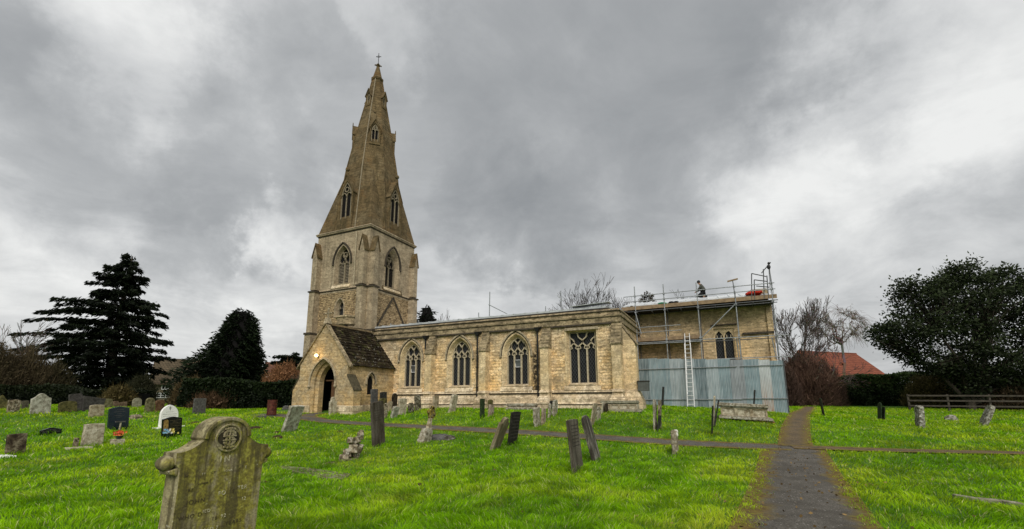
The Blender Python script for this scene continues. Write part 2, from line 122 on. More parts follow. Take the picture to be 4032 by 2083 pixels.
HOUSES=[{'base': (20.51, 54.47, -0.13), 'rz': 0.782, 'w': 11.71, 'dp': 8.0, 'eh': 3.81, 'rh': 3.61, 'label': 'house with bright orange red tiled roof behind the high hedge', 'wallm': ('red_brick_wall', (0.2, 0.11, 0.07), (0.14, 0.075, 0.05)), 'roofm': ('red_pantiles', (0.3, 0.095, 0.052), (0.2, 0.06, 0.035), 0.34, 0.3), 'wins': [], 'dormer': (-1.6, 0.2, 4.06), 'chimney': None}, {'base': (-60.56, 12.54, 0.3), 'rz': 1.038, 'w': 7.03, 'dp': 7.5, 'eh': 2.7, 'rh': 3.13, 'label': 'stone cottage with mossy brown roof and white windows between the cedar and the conifer', 'wallm': ('cottage_stone', (0.24, 0.2, 0.13), (0.13, 0.105, 0.07)), 'roofm': ('mossy_tiles', (0.14, 0.105, 0.065), (0.09, 0.07, 0.042), 0.34, 0.3), 'wins': [(-3.0051734524547573, -1.5558699434694843, 0.77, 1.41), (-2.578907714517912, -1.811629386231591, 1.81, 2.7)], 'chimney': None}, {'base': (-58.14, 26.33, 0.09), 'rz': 0.863, 'w': 7.21, 'dp': 7.0, 'eh': 4.96, 'rh': 1.52, 'label': 'distant pinkish house half hidden behind the orange beech bush', 'wallm': ('pink_render', (0.5, 0.38, 0.33), (0.4, 0.3, 0.26)), 'roofm': ('brown_tiles', (0.2, 0.09, 0.06), (0.15, 0.07, 0.045), 0.3, 0.25), 'wins': [], 'chimney': None}]
FENCE=((15.87, 20.37), (24.97, 20.17))
import bpy, bmesh, math, random
import numpy as np
from mathutils import Vector, Matrix, Euler
random.seed(7); RNG=np.random.default_rng(7)
PI=math.pi; sc=bpy.context.scene; C=sc.collection
R=math.radians
# ------------------------------------------------------------------ terrain
TA=np.array(TERRAIN,float)
def _u(r2): return np.where(r2>1e-9,.5*r2*np.log(np.maximum(r2,1e-9)),0)
def _tps():
    n=len(TA); P=np.c_[np.ones(n),TA[:,:2]]
    K=_u(((TA[:,None,:2]-TA[None,:,:2])**2).sum(-1))+np.eye(n)*8
    return np.linalg.solve(np.block([[K,P],[P.T,np.zeros((3,3))]]),np.r_[TA[:,2],0,0,0])
TW=_tps()
def gz(x,y):
    x=np.asarray(x,float); y=np.asarray(y,float); s=np.broadcast(x,y).shape
    q=np.c_[np.broadcast_to(x,s).ravel(),np.broadcast_to(y,s).ravel()]; out=[]
    for k in range(0,len(q),20000):
        b=q[k:k+20000]; out.append(_u(((b[:,None]-TA[None,:,:2])**2).sum(-1))@TW[:-3]+TW[-3]+b@TW[-2:])
    z=np.concatenate(out).reshape(s)
    return z if s else float(z)
# ------------------------------------------------------------------ objects
def tag(o,label=None,cat=None,group=None,kind=None):
    for k,v in (('label',label),('category',cat),('group',group),('kind',kind)):
        if v: o[k]=v
    return o
def thing(name,label,cat,loc,group=None,rz=0):
    o=bpy.data.objects.new(name,None); C.objects.link(o); o.location=loc; o.rotation_euler=(0,0,rz); o.empty_display_size=.2
    return tag(o,label,cat,group)
class MB:
    def __init__(s): s.v=[];s.f=[];s.c=[]
    def add(s,vs,fs,col=None):
        o=len(s.v); s.v+=[tuple(v) for v in vs]; s.f+=[tuple(i+o for i in f) for f in fs]
        s.c+=[col if col is not None else (1,1,1)]*len(fs)
        return s
    def box(s,x0,x1,y0,y1,z0,z1,col=None):
        return s.add([(x0,y0,z0),(x1,y0,z0),(x1,y1,z0),(x0,y1,z0),(x0,y0,z1),(x1,y0,z1),(x1,y1,z1),(x0,y1,z1)],[(3,2,1,0),(4,5,6,7),(0,1,5,4),(1,2,6,5),(2,3,7,6),(3,0,4,7)],col)
    def hexa(s,b,t,col=None): return s.add(list(b)+list(t),[(3,2,1,0),(4,5,6,7),(0,1,5,4),(1,2,6,5),(2,3,7,6),(3,0,4,7)],col)
    def prism(s,poly,e,col=None):
        n=len(poly); e=Vector(e); a=[Vector(p) for p in poly]
        return s.add(a+[p+e for p in a],[tuple(range(n))[::-1],tuple(range(n,2*n))]+[(i,(i+1)%n,n+(i+1)%n,n+i) for i in range(n)],col)
    def tube(s,p,q,r,n=6,r2=None,col=None,cap=True):
        p=Vector(p);q=Vector(q);d=(q-p)
        if d.length<1e-6: return s
        d.normalize(); a=d.orthogonal().normalized(); b=d.cross(a); r2=r if r2 is None else r2
        vs=[p+(a*math.cos(2*PI*i/n)+b*math.sin(2*PI*i/n))*r for i in range(n)]+[q+(a*math.cos(2*PI*i/n)+b*math.sin(2*PI*i/n))*r2 for i in range(n)]
        fs=[(i,(i+1)%n,n+(i+1)%n,n+i) for i in range(n)]
        if cap: fs+=[tuple(range(n))[::-1],tuple(range(n,2*n))]
        return s.add(vs,fs,col)
    def path(s,pts,r,n=6,col=None):
        for a,b in zip(pts[:-1],pts[1:]): s.tube(a,b,r,n,col=col)
        return s
    def loft(s,rings,caps=True,col=None):
        n=len(rings[0]); vs=[p for r in rings for p in r]; fs=[]
        for k in range(len(rings)-1):
            for i in range(n): fs.append((k*n+i,k*n+(i+1)%n,(k+1)*n+(i+1)%n,(k+1)*n+i))
        if caps: fs+=[tuple(range(n))[::-1],tuple(range((len(rings)-1)*n,len(rings)*n))]
        return s.add(vs,fs,col)
    def ball(s,c,r,nu=8,nv=6,sq=(1,1,1),col=None):
        rings=[]
        for j in range(1,nv):
            t=PI*j/nv; rings.append([(c[0]+r*sq[0]*math.sin(t)*math.cos(2*PI*i/nu),c[1]+r*sq[1]*math.sin(t)*math.sin(2*PI*i/nu),c[2]-r*sq[2]*math.cos(t)) for i in range(nu)])
        return s.loft(rings,True,col)
    def build(s,name,m,parent=None,smooth=False,bevel=0,local=None):
        me=bpy.data.meshes.new(name); off=Vector((0,0,0))
        if parent is not None and local is None: off=world_loc(parent)
        me.from_pydata([tuple(Vector(v)-off) for v in s.v] if off.length else s.v,[],s.f); me.update()
        if any(c!=(1,1,1) for c in s.c):
            at=me.color_attributes.new('Col','FLOAT_COLOR','CORNER'); cols=[]
            for p,c in zip(me.polygons,s.c): cols+= [c[0],c[1],c[2],1]*p.loop_total
            at.data.foreach_set('color',cols)
        if smooth: me.shade_smooth()
        o=bpy.data.objects.new(name,me); C.objects.link(o); me.materials.append(m)
        if parent is not None: o.parent=parent
        if bevel:
            b=o.modifiers.new('bevel','BEVEL'); b.width=bevel; b.segments=2; b.limit_method='ANGLE'; b.angle_limit=R(40)
        return o
def world_loc(o):
    v=Vector((0,0,0))
    while o is not None: v+=o.location; o=o.parent
    return v
def struct(o): o['kind']='structure'; return o
# planar panel with holes: origin o, axes u,v (3D); outer and holes are 2D loops
def panel(mb,o,u,v,outer,holes,col=None):
    bm=bmesh.new(); es=[]
    for loop in [outer]+holes:
        vs=[bm.verts.new((p[0],p[1],0)) for p in loop]
        es+=[bm.edges.new((vs[i],vs[(i+1)%len(vs)])) for i in range(len(vs))]
    bmesh.ops.triangle_fill(bm,edges=es,use_beauty=True,use_dissolve=False,normal=(0,0,1))
    bm.verts.index_update(); o=Vector(o);u=Vector(u);v=Vector(v)
    vs=[o+u*w.co.x+v*w.co.y for w in bm.verts]; fs=[tuple(w.index for w in f.verts) for f in bm.faces]
    bm.free(); mb.add(vs,fs,col)
def reveal(mb,o,u,v,n,l0,l1,d,col=None):   # strip between a loop at the face and a loop set back by d along -n
    o=Vector(o);u=Vector(u);v=Vector(v);n=Vector(n); k=len(l0)
    a=[o+u*p[0]+v*p[1] for p in l0]; b=[o+u*p[0]+v*p[1]-n*d for p in l1]
    mb.add(a+b,[(i,(i+1)%k,k+(i+1)%k,k+i) for i in range(k)],col)
def arch(c,w,z0,zs,za,n=8):                # pointed-arch loop, bottom-left round the top to bottom-right
    h=za-zs; r=((w/2)**2+h*h)/w; pts=[(c-w/2,z0)]
    a1=math.acos(max(-1,min(1,(r-w/2)/r)))
    for i in range(n+1):
        t=a1*i/n; pts.append((c-w/2+r-r*math.cos(t),zs+r*math.sin(t)))
    for i in range(n-1,-1,-1):
        t=a1*i/n; pts.append((c+w/2-r+r*math.cos(t),zs+r*math.sin(t)))
    pts.append((c+w/2,z0)); return pts
def bars(mb,o,u,v,n,lines,w,d,col=None):   # stone bars following 2D polylines, w wide, d deep behind the plane
    o=Vector(o);u=Vector(u);v=Vector(v);n=Vector(n)
    for li in lines:
        L=[];Rr=[]
        for i,p in enumerate(li):
            a=li[max(0,i-1)]; b=li[min(len(li)-1,i+1)]; dx,dy=b[0]-a[0],b[1]-a[1]; l=math.hypot(dx,dy) or 1
            nx,ny=-dy/l*w/2,dx/l*w/2; L.append((p[0]+nx,p[1]+ny)); Rr.append((p[0]-nx,p[1]-ny))
        f=lambda q,k: o+u*q[0]+v*q[1]-n*k
        rings=[[f(l,0),f(r,0),f(r,d),f(l,d)] for l,r in zip(L,Rr)]
        mb.loft(rings,True,col)
# ------------------------------------------------------------------ materials
class NT:
    def __init__(s,name):
        s.m=bpy.data.materials.new(name); s.m.use_nodes=True; s.t=s.m.node_tree; s.t.nodes.clear()
        s.out=s.n('OutputMaterial'); s.b=s.n('BsdfPrincipled'); s.l(s.b.outputs[0],s.out.inputs[0]); s.b.inputs['Roughness'].default_value=.85
        s.b.inputs['Specular IOR Level'].default_value=.25
    def n(s,t,**k):
        x=s.t.nodes.new('ShaderNode'+t)
        for a,b in k.items(): setattr(x,a,b)
        return x
    def l(s,a,b): s.t.links.new(a,b)
    def put(s,i,v):
        if hasattr(v,'is_linked') or isinstance(v,bpy.types.NodeSocket): s.l(v,i)
        else: i.default_value=v if not isinstance(v,tuple) or len(v)!=3 or i.type!='RGBA' else (*v,1)
    def obj(s): return s.n('TexCoord').outputs['Object']
    def math(s,op,a,b=0.0,c=None):
        x=s.n('Math',operation=op); s.put(x.inputs[0],a); s.put(x.inputs[1],b)
        if c is not None: s.put(x.inputs[2],c)
        return x.outputs[0]
    def vmul(s,v,k): 
        x=s.n('VectorMath',operation='MULTIPLY'); s.put(x.inputs[0],v); x.inputs[1].default_value=k; return x.outputs[0]
    def vadd(s,a,b):
        x=s.n('VectorMath',operation='ADD'); s.put(x.inputs[0],a); s.put(x.inputs[1],b); return x.outputs[0]
    def noise(s,v,scale,detail=4,rough=.55,dist=0):
        x=s.n('TexNoise'); s.put(x.inputs['Vector'],v); x.inputs['Scale'].default_value=scale; x.inputs['Detail'].default_value=detail
        x.inputs['Roughness'].default_value=rough; x.inputs['Distortion'].default_value=dist; return x
    def ramp(s,f,stops,interp='LINEAR'):
        x=s.n('ValToRGB'); s.put(x.inputs[0],f); e=x.color_ramp.elements; x.color_ramp.interpolation=interp
        while len(e)<len(stops): e.new(.5)
        for q,(p,c) in zip(e,stops): q.position=p; q.color=(*c,1) if not isinstance(c,float) else (c,c,c,1)
        return x.outputs[0]
    def mix(s,f,a,b,mode='MIX'):
        x=s.n('Mix',data_type='RGBA',blend_type=mode); s.put(x.inputs[0],f); s.put(x.inputs[6],a); s.put(x.inputs[7],b); return x.outputs[2]
    def scale(s,c,k):
        x=s.n('VectorMath',operation='SCALE'); s.put(x.inputs[0],c); x.inputs['Scale'].default_value=k; return x.outputs[0]
    def rng(s,f,a,b,c=0.,d=1.):
        x=s.n('MapRange'); s.put(x.inputs[0],f); x.inputs[1].default_value=a;x.inputs[2].default_value=b;x.inputs[3].default_value=c;x.inputs[4].default_value=d; return x.outputs[0]
    def bump(s,h,st=.5,dist=.02):
        x=s.n('Bump'); x.inputs['Strength'].default_value=st; x.inputs['Distance'].default_value=dist; s.put(x.inputs['Height'],h); s.l(x.outputs[0],s.b.inputs['Normal'])
    def col(s,c): s.put(s.b.inputs['Base Color'],c); return s
    def sep(s,v): 
        x=s.n('SeparateXYZ'); s.put(x.inputs[0],v); return x.outputs
    def comb(s,x_,y_,z_):
        x=s.n('CombineXYZ')
        for i,v in enumerate((x_,y_,z_)): s.put(x.inputs[i],v)
        return x.outputs[0]
def wallvec(t,world):
    P=t.obj() if not world else t.n('NewGeometry').outputs['Position']
    g=t.n('NewGeometry'); nx=t.sep(g.outputs['True Normal'])[0]; m=t.math('GREATER_THAN',t.math('ABSOLUTE',nx),.72)
    x,y,z=t.sep(P); u=t.math('ADD',t.math('MULTIPLY',x,t.math('SUBTRACT',1.0,m)),t.math('MULTIPLY',y,m))
    return P,t.comb(u,z,0.0),z
def stonewall(name,stops,mortar,bw=.42,bh=.2,ms=.012,warp=.03,grime=(.05,.045,.035),grime_amt=.5,pale=0.,pale_col=(.5,.48,.4),warm=None,zt=None,top=None,bumpst=.6,rubble=0,streak=.0,k=1.,stain=None,tint=(1.08,.98,.83),pit=.5,patch=None):
    t=NT(name); P,V,z=wallvec(t,True)
    n0=t.noise(P,5,3); off=t.n('VectorMath',operation='SCALE'); t.l(n0.outputs['Color'],off.inputs[0]); off.inputs['Scale'].default_value=warp
    V2=t.vadd(V,off.outputs[0])
    br=t.n('TexBrick'); t.put(br.inputs['Vector'],V2); br.inputs['Scale'].default_value=1; br.inputs['Brick Width'].default_value=bw; br.inputs['Row Height'].default_value=bh
    br.inputs['Mortar Size'].default_value=ms; br.inputs['Mortar Smooth'].default_value=.4; br.inputs['Color1'].default_value=(0,0,0,1); br.inputs['Color2'].default_value=(1,1,1,1); br.inputs['Mortar'].default_value=(.5,.5,.5,1)
    br.offset=.43; br.squash=1.4; br.squash_frequency=3
    per=t.math('ADD',t.math('MULTIPLY',br.outputs['Color'],.6),t.math('MULTIPLY',t.noise(P,1.7,5).outputs[0],.5))
    c=t.ramp(t.math('SUBTRACT',per,.05),stops)
    if rubble:
        vo=t.n('TexVoronoi',feature='F1'); t.put(vo.inputs['Vector'],t.vmul(V2,(2.2,5.5,1))); vo.inputs['Scale'].default_value=1.3
        c=t.mix(.5,c,t.ramp(t.math('FRACT',t.math('MULTIPLY',t.sep(vo.outputs['Color'])[0],3.1)),stops))
    if patch:
        for pc_,sc_,lo_,am_ in patch: c=t.mix(t.math('MULTIPLY',t.rng(t.noise(P,sc_,7,.66,.4).outputs[0],lo_,lo_+.09),am_),c,pc_)
    fine=t.noise(P,15,7,.72).outputs[0]; c=t.mix(t.math('MULTIPLY',t.rng(fine,.44,.66),.62),c,(.08,.07,.05) if not rubble else (.06,.05,.035),'MIX')
    if warm: 
        wk=t.math('MULTIPLY',t.rng(t.noise(P,.8,4).outputs[0],.42,.62),t.rng(z,warm[1],warm[2],1,0)); c=t.mix(t.math('MULTIPLY',wk,.5),c,warm[0])
    g=t.rng(t.noise(P,1.1,8,.72,.5).outputs[0],.46,.64); 
    if streak:
        g=t.math('ADD',g,t.math('MULTIPLY',t.rng(t.noise(t.vmul(P,(2.2,2.2,.18)),1.6,4).outputs[0],.52,.7),streak)); 
    if top:
        zz=t.rng(z,top[0],top[1]); g=t.math('ADD',g,t.math('MULTIPLY',zz,t.rng(t.noise(P,2.1,6,.7).outputs[0],.35,.6)))
    c=t.mix(t.math('MINIMUM',t.math('MULTIPLY',g,grime_amt),.85),c,grime)
    if pale:
        pl=t.math('MULTIPLY',t.rng(t.noise(P,3.2,6,.7,.5).outputs[0],.6,.68),pale); c=t.mix(pl,c,pale_col)
    c=t.mix(t.math('MULTIPLY',br.outputs['Fac'],.75),c,mortar)
    if stain:
        x_=t.sep(P)[0]; q=t.math('MULTIPLY',t.rng(t.math('ABSOLUTE',t.math('SUBTRACT',x_,stain[0])),stain[1],.08,0,1),t.rng(z,stain[2],stain[2]-.8,0,1)); q=t.math('MULTIPLY',q,t.rng(t.noise(P,6,6,.7).outputs[0],.36,.5)); c=t.mix(q,c,(.012,.01,.008))
    pm=t.math('MULTIPLY',t.rng(t.noise(t.vmul(P,(1,1,2.1)),3.4,6,.66,.35).outputs[0],.51,.59),pit); c=t.mix(pm,c,tuple(q*.3 for q in stops[0][1]))
    lt=t.math('MULTIPLY',t.rng(t.noise(P,5.1,5,.65,.2).outputs[0],.57,.66),pit*.55); c=t.mix(lt,c,tuple(min(.66,q*1.5) for q in stops[len(stops)//2][1]))
    c=t.vmul(c,tuple(k*q for q in tint))
    t.col(c); t.b.inputs['Roughness'].default_value=.95
    h=t.math('ADD',t.math('MULTIPLY',br.outputs['Fac'],-1.),t.math('MULTIPLY',t.noise(P,9,6,.7).outputs[0],1.2)); t.bump(h,bumpst,.05)
    return t.m
M={}
M['aisle']=stonewall('aisle_stone',[(0,(.2,.145,.08)),(.3,(.33,.25,.15)),(.55,(.42,.335,.215)),(.8,(.5,.425,.3)),(1,(.28,.2,.11))],(.2,.16,.11),bw=.36,bh=.17,ms=.012,warp=.07,grime=(.09,.08,.06),grime_amt=.85,pale=.7,pale_col=(.56,.52,.42),warm=((.5,.35,.15),1.2,4.2),top=(3.0,5.6),rubble=1,bumpst=.9,k=2.5,stain=(-6.32,.34,3.9),patch=[((.34,.305,.24),.75,.48,.75),((.17,.125,.065),1.9,.55,.6),((.48,.40,.31),1.5,.56,.5)])
M['dressing']=stonewall('dressed_stone',[(0,(.3,.25,.17)),(.5,(.42,.36,.25)),(1,(.5,.44,.33))],(.24,.2,.14),bw=.7,bh=.34,ms=.008,warp=.02,grime=(.1,.09,.065),grime_amt=.55,pale=.5,pale_col=(.58,.55,.46),warm=((.47,.34,.16),1.2,3.6),top=(3.2,5.6),k=1.95,pit=.35,patch=[((.26,.22,.16),.9,.5,.55),((.55,.5,.4),2.1,.57,.5)])
M['parapet']=stonewall('parapet_stone',[(0,(.17,.145,.1)),(.5,(.27,.235,.165)),(1,(.36,.32,.235))],(.12,.1,.07),bw=.85,bh=.36,ms=.01,warp=.03,grime=(.07,.062,.045),grime_amt=.85,pale=.6,pale_col=(.45,.42,.33),k=1.42,pit=.75,patch=[((.13,.115,.085),1.3,.5,.7),((.33,.3,.24),2.2,.57,.5)])
M['plinth']=stonewall('plinth_stone',[(0,(.3,.25,.18)),(.5,(.43,.38,.29)),(1,(.53,.48,.39))],(.16,.13,.09),bw=.8,bh=.36,ms=.01,warp=.03,grime=(.12,.1,.075),grime_amt=.75,pale=.9,pale_col=(.6,.57,.49),k=1.7,pit=.5,patch=[((.52,.49,.43),.8,.47,.6),((.17,.145,.105),1.7,.55,.65)])
M['belfry']=stonewall('belfry_ashlar',[(0,(.21,.17,.125)),(.5,(.28,.235,.175)),(1,(.34,.29,.22))],(.18,.15,.11),bw=.6,bh=.28,ms=.007,warp=.015,grime=(.11,.095,.07),grime_amt=.65,pale=.25,streak=1.1,k=1.62,pit=.35,tint=(1.03,.98,.88),patch=[((.2,.165,.12),.6,.5,.5)])
M['rubble']=stonewall('tower_rubble',[(0,(.13,.1,.06)),(.4,(.24,.19,.12)),(.75,(.33,.27,.18)),(1,(.18,.14,.085))],(.1,.08,.055),bw=.3,bh=.13,ms=.02,warp=.06,grime=(.09,.075,.05),grime_amt=.55,pale=.3,rubble=1,bumpst=1.,k=1.85,pit=.8)
M['chancel']=stonewall('chancel_stone',[(0,(.15,.125,.085)),(.5,(.235,.195,.135)),(1,(.3,.25,.18))],(.13,.11,.08),bw=.36,bh=.17,ms=.012,warp=.05,grime=(.075,.065,.05),grime_amt=.7,pale=.2,warm=((.38,.28,.15),3.6,5.6),top=(4.6,6.4),rubble=1,k=3.0,patch=[((.1,.085,.06),.8,.5,.5)])
M['spire']=stonewall('spire_stone',[(0,(.1,.08,.052)),(.5,(.155,.125,.08)),(1,(.2,.165,.11))],(.085,.07,.045),bw=.5,bh=.24,ms=.008,warp=.02,grime=(.055,.048,.028),grime_amt=.75,pale=.45,pale_col=(.34,.3,.21),streak=.9,k=.98,tint=(1.1,.95,.7),pit=.4,patch=[((.2,.185,.15),.55,.5,.5),((.17,.1,.04),.8,.55,.6)])
M['porch']=stonewall('porch_stone',[(0,(.3,.225,.13)),(.4,(.42,.33,.2)),(.75,(.51,.42,.28)),(1,(.36,.27,.15))],(.24,.2,.13),bw=.42,bh=.2,ms=.01,warp=.03,grime=(.13,.115,.085),grime_amt=.5,pale=.6,pale_col=(.57,.53,.43),warm=((.52,.37,.15),.4,2.8),top=(3.0,5.3),k=1.3,pit=.45,patch=[((.46,.42,.34),1.1,.5,.6),((.3,.2,.095),1.6,.56,.55)])
def simple(name,c1,c2=None,scale=6,rough=.8,metal=0.,bumpst=.3,spec=.25,c3=None):
    t=NT(name); P=t.obj(); f=t.noise(P,scale,5,.6).outputs[0]; c2=c2 or tuple(x*.7 for x in c1)
    st=[(.32,c2),(.62,c1)]
    if c3: st.append((.75,c3))
    t.col(t.ramp(f,st)); t.b.inputs['Roughness'].default_value=rough; t.b.inputs['Metallic'].default_value=metal; t.b.inputs['Specular IOR Level'].default_value=spec
    if bumpst: t.bump(t.noise(P,scale*4,4).outputs[0],bumpst,.01)
    return t.m
M['trac']=simple('tracery_stone',(.5,.43,.3),(.3,.25,.17),9)
M['trac_dark']=simple('old_tracery_stone',(.3,.25,.17),(.17,.14,.095),9)
M['hood']=simple('hood_mould_stone',(.45,.37,.25),(.17,.14,.09),7)
M['mould_and_shade']=simple('dark_mould_and_shade',(.075,.06,.042),(.03,.025,.018),7)  # dark mouldings, and the strips that paint shade beneath ledges and hoods
M['lead']=simple('lead_grey_metal',(.55,.57,.58),(.38,.4,.41),3,.45,.3,.05)
M['roofsheet']=simple('new_roof_sheet',(.75,.77,.78),(.55,.57,.58),2,.4,.1,.05)
M['iron']=simple('black_iron',(.012,.012,.013),(.02,.02,.02),9,.5,.0,.1)
M['wroughtiron']=simple('dark_wrought_iron',(.03,.03,.032),(.015,.015,.016),9,.6,.4,.1)
M['steel']=simple('galvanised_tube',(.36,.38,.39),(.2,.21,.22),14,.5,.5,.1)
M['steel_dark']=simple('dull_steel_tube',(.13,.135,.14),(.07,.07,.075),14,.6,.4,.1)
M['board']=simple('scaffold_board',(.3,.215,.13),(.17,.12,.075),4,.9)
M['boarddark']=simple('wet_board',(.05,.042,.034),(.025,.022,.018),4,.9)
M['alu']=simple('aluminium',(.8,.8,.8),(.66,.66,.66),8,.38,.2,.02)
M['mossyslab']=simple('mossy_weathering',(.1,.085,.05),(.035,.03,.018),7)
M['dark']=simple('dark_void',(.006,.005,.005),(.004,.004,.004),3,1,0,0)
M['wood']=simple('old_door_wood',(.16,.085,.045),(.09,.05,.027),5,.7)
M['slat']=simple('louvre_wood',(.3,.26,.19),(.16,.13,.09),7,.85)
def glassmat(name,base,lead,sx,sy,w):
    t=NT(name); P=t.n('NewGeometry').outputs['Position']; x,y,z=t.sep(P); xx=t.math('ADD',x,y)
    a=t.math('FRACT',t.math('MULTIPLY',t.math('ADD',t.math('DIVIDE',xx,sx),t.math('DIVIDE',z,sy)),1.)); b=t.math('FRACT',t.math('SUBTRACT',t.math('DIVIDE',xx,sx),t.math('DIVIDE',z,sy)))
    m=t.math('MAXIMUM',t.math('LESS_THAN',a,w),t.math('LESS_THAN',b,w))
    c=t.mix(t.rng(t.noise(P,2.2,4).outputs[0],.4,.7),base,tuple(q*2.6 for q in base)); t.col(t.mix(m,c,lead))
    t.put(t.b.inputs['Roughness'],t.rng(m,0,1,.35,.7)); t.b.inputs['Specular IOR Level'].default_value=.2
    t.bump(m,.4,.01); return t.m
M['glass']=glassmat('leaded_glass',(.006,.0065,.0075),(.07,.073,.075),.15,.23,.13)
M['glass2']=glassmat('plain_dark_glass',(.006,.006,.006),(.025,.025,.025),.12,.16,.12)
M['open_glass']=simple('reflecting_glass',(.13,.14,.15),(.03,.03,.03),3,.2,0,0,.5)
# ================================================================== church
X_,Y_,Z_=(1,0,0),(0,1,0),(0,0,1); S_=(0,-1,0); E_=(1,0,0)
church=thing('church','old stone parish church with a broach spire, south porch and long buttressed aisle','church',(-9,3,0))
def inset(loop,c,d):   # shrink a window loop towards its axis (jambs and head) keeping the sill
    zs=max(p[1] for p in loop); z0=min(p[1] for p in loop); out=[]
    w=max(abs(p[0]-c) for p in loop)
    for x,z in loop:
        k=(z-z0)/(zs-z0); out.append((c+(x-c)*(w-d)/w, z-(d*1.15*max(0,k-.55)/.45 if z>z0+1e-6 else -d*.6)))
    return out
def window(c,w,z0,zs,za,o,u,n,lights=3,depth=.28,splay=.16,frame='dressing',hood='hood',tr='trac',glass='glass',square=False,kind='net',hw=None,sill=True,fw=.26,mull=.085,louvre=False,hoodw=.09,feet=True):
    """stone window: returns the hole loop for the wall; builds window > pane, tracery, hood_mould, sill"""
    u_=Vector(u); nn=Vector(n); o=Vector(o); V=Vector(Z_)
    if square: mk=lambda ww,a,b: [(c-ww/2,a),(c-ww/2,b),(c+ww/2,b),(c+ww/2,a)]
    else: mk=lambda ww,a,b: arch(c,ww,a,zs,b)
    hole=mk(w+2*fw,z0-.12,za+fw*1.12); mid=mk(w+2*splay,z0-.1,za+splay*1.12); inn=mk(w,z0,za)
    mb=MB(); reveal(mb,o+nn*.025,u,V,n,hole,mid,0); reveal(mb,o+nn*.025,u,V,n,mid,inn,depth+.025)
    reveal(mb,o+nn*.025,u,V,n,hole,hole,.06); 
    win=mb.build('window',M[frame],church)
    g=MB(); panel(g,o-nn*(depth+.09),u,V,mk(w+.1,z0-.02,za+.05),[]); g.build('pane',M[glass],win)
    # tracery
    L=[]; r=((w/2)**2+(za-zs)**2)/w if not square else 0; e=.0
    out=[(x,z) for x,z in inn]; f=.05
    f=.02; L.append([(c-w/2+f,z0)]+[(c+(x-c)*(1-2*f/w),z-(f if z>zs else 0)) for x,z in inn[1:-1]]+[(c+w/2-f,z0)])
    xs=[c-w/2+w*k/lights for k in range(1,lights)]
    def inside(x,z):
        if square: return abs(x-c)<w/2 and z<za
        if z<=zs: return abs(x-c)<w/2
        return abs(x-c)<w/2 and (x-(c-w/2+r))**2+(z-zs)**2<r*r and (x-(c+w/2-r))**2+(z-zs)**2<r*r
    for x0 in xs:
        L.append([(x0,z0),(x0,zs-.02)])
        for sgn in (-1,1):
            pts=[]; 
            for k in range(0,40):
                if kind=='net':
                    hh=(za-zs)*(.62 if not square else .5); lw=w/lights
                    t=k/12; x=x0+sgn*lw/2*(t-.16*math.sin(2*PI*t)); z=zs-.02+hh*.82*t
                else:
                    t=k/39*PI/2; x=x0+sgn*(r-r*math.cos(t)); z=zs+r*math.sin(t)
                if not inside(x,z): break
                pts.append((x,z))
            if len(pts)>2: L.append(pts)
    if kind=='net' and not square:
        for sgn in (-1,1):
            pts=[]
            for k in range(0,24):
                t=k/12; lw=w/lights; x=c-sgn*w/2+sgn*lw/2*(t-.16*math.sin(2*PI*t)); z=zs-.02+(za-zs)*.62*.82*t
                if k and not inside(x,z): break
                pts.append((x,z))
            if len(pts)>2: L.append(pts)
    if square:
        for sgn in (-1,1):
            L.append([(c-sgn*w/2+sgn*(w/lights)/2*(k/12-.16*math.sin(2*PI*k/12)),zs-.02+(za-zs)*.41*k/12) for k in range(13)])
    lw=w/lights                                     # cusps in each light head
    for k in range(lights):
        xc=c-w/2+lw*(k+.5)
        for sgn in (-1,1):
            if inside(xc+sgn*lw*.3,zs+.02): L.append([(xc+sgn*lw*.46,zs-.1),(xc+sgn*lw*.2,zs-.03),(xc+sgn*lw*.3,zs+.12)])
    if kind=='two':                                 # ring between the heads of two lights
        zc_=zs+(za-zs)*.5; rr=w*.17
        L.append([(c+rr*math.cos(2*PI*k/14),zc_+rr*math.sin(2*PI*k/14)) for k in range(15)])
    t=MB(); bars(t,o-nn*(depth-.06),u,V,n,L[:1],.05,.12); bars(t,o-nn*(depth-.063),u,V,n,[l for l in L[1:] if len(l)==2],mull,.115); bars(t,o-nn*(depth-.066),u,V,n,[l for l in L[1:] if len(l)>3],mull*.72,.11); bars(t,o-nn*(depth-.07),u,V,n,[l for l in L[1:] if len(l)==3],mull*.5,.09); t.build('tracery',M[tr],win)
    if louvre:
        t=MB()
        for k in range(lights):
            xa=c-w/2+lw*k+.06; xb=xa+lw-.12; z=z0+.08
            while z<zs+.02:
                a=o-nn*(depth+.0)+u_*xa+V*z; b=o-nn*(depth+.0)+u_*xb+V*z; dv=-nn*.07+V*.05
                t.hexa([a,b,b+dv,a+dv],[p+V*.028 for p in (a,b,b+dv,a+dv)]); z+=.115
        t.build('louvres',M[louvre],win)
    if hood:
        hw=hw or w+2*fw+.12; t=MB()
        if square: line=[(c-hw/2,za-.02),(c-hw/2,za+fw*.5),(c+hw/2,za+fw*.5),(c+hw/2,za-.02)]; line=line[1:3]
        else:
            a=arch(c,hw,zs-.15,zs,za+fw*1.12+.1,12); line=a
        bars(t,o+nn*.1,u,V,n,[line],hoodw,.13)
        if feet and not square:
            for s_ in (line[0],line[-1]):
                p=o+u_*s_[0]+V*s_[1]; t.ball(p+nn*.05,.085,6,5)
        t.build('hood_mould',M[hood],win)
        if not square:
            t=MB(); bars(t,o+nn*.045,u,V,n,[arch(c,hw-.13,zs-.12,zs,za+fw*1.12+.02,12)],.05,.06); t.build('hood_shade',M['mould_and_shade'],win)  # dark band painting the shadow just inside the hood mould
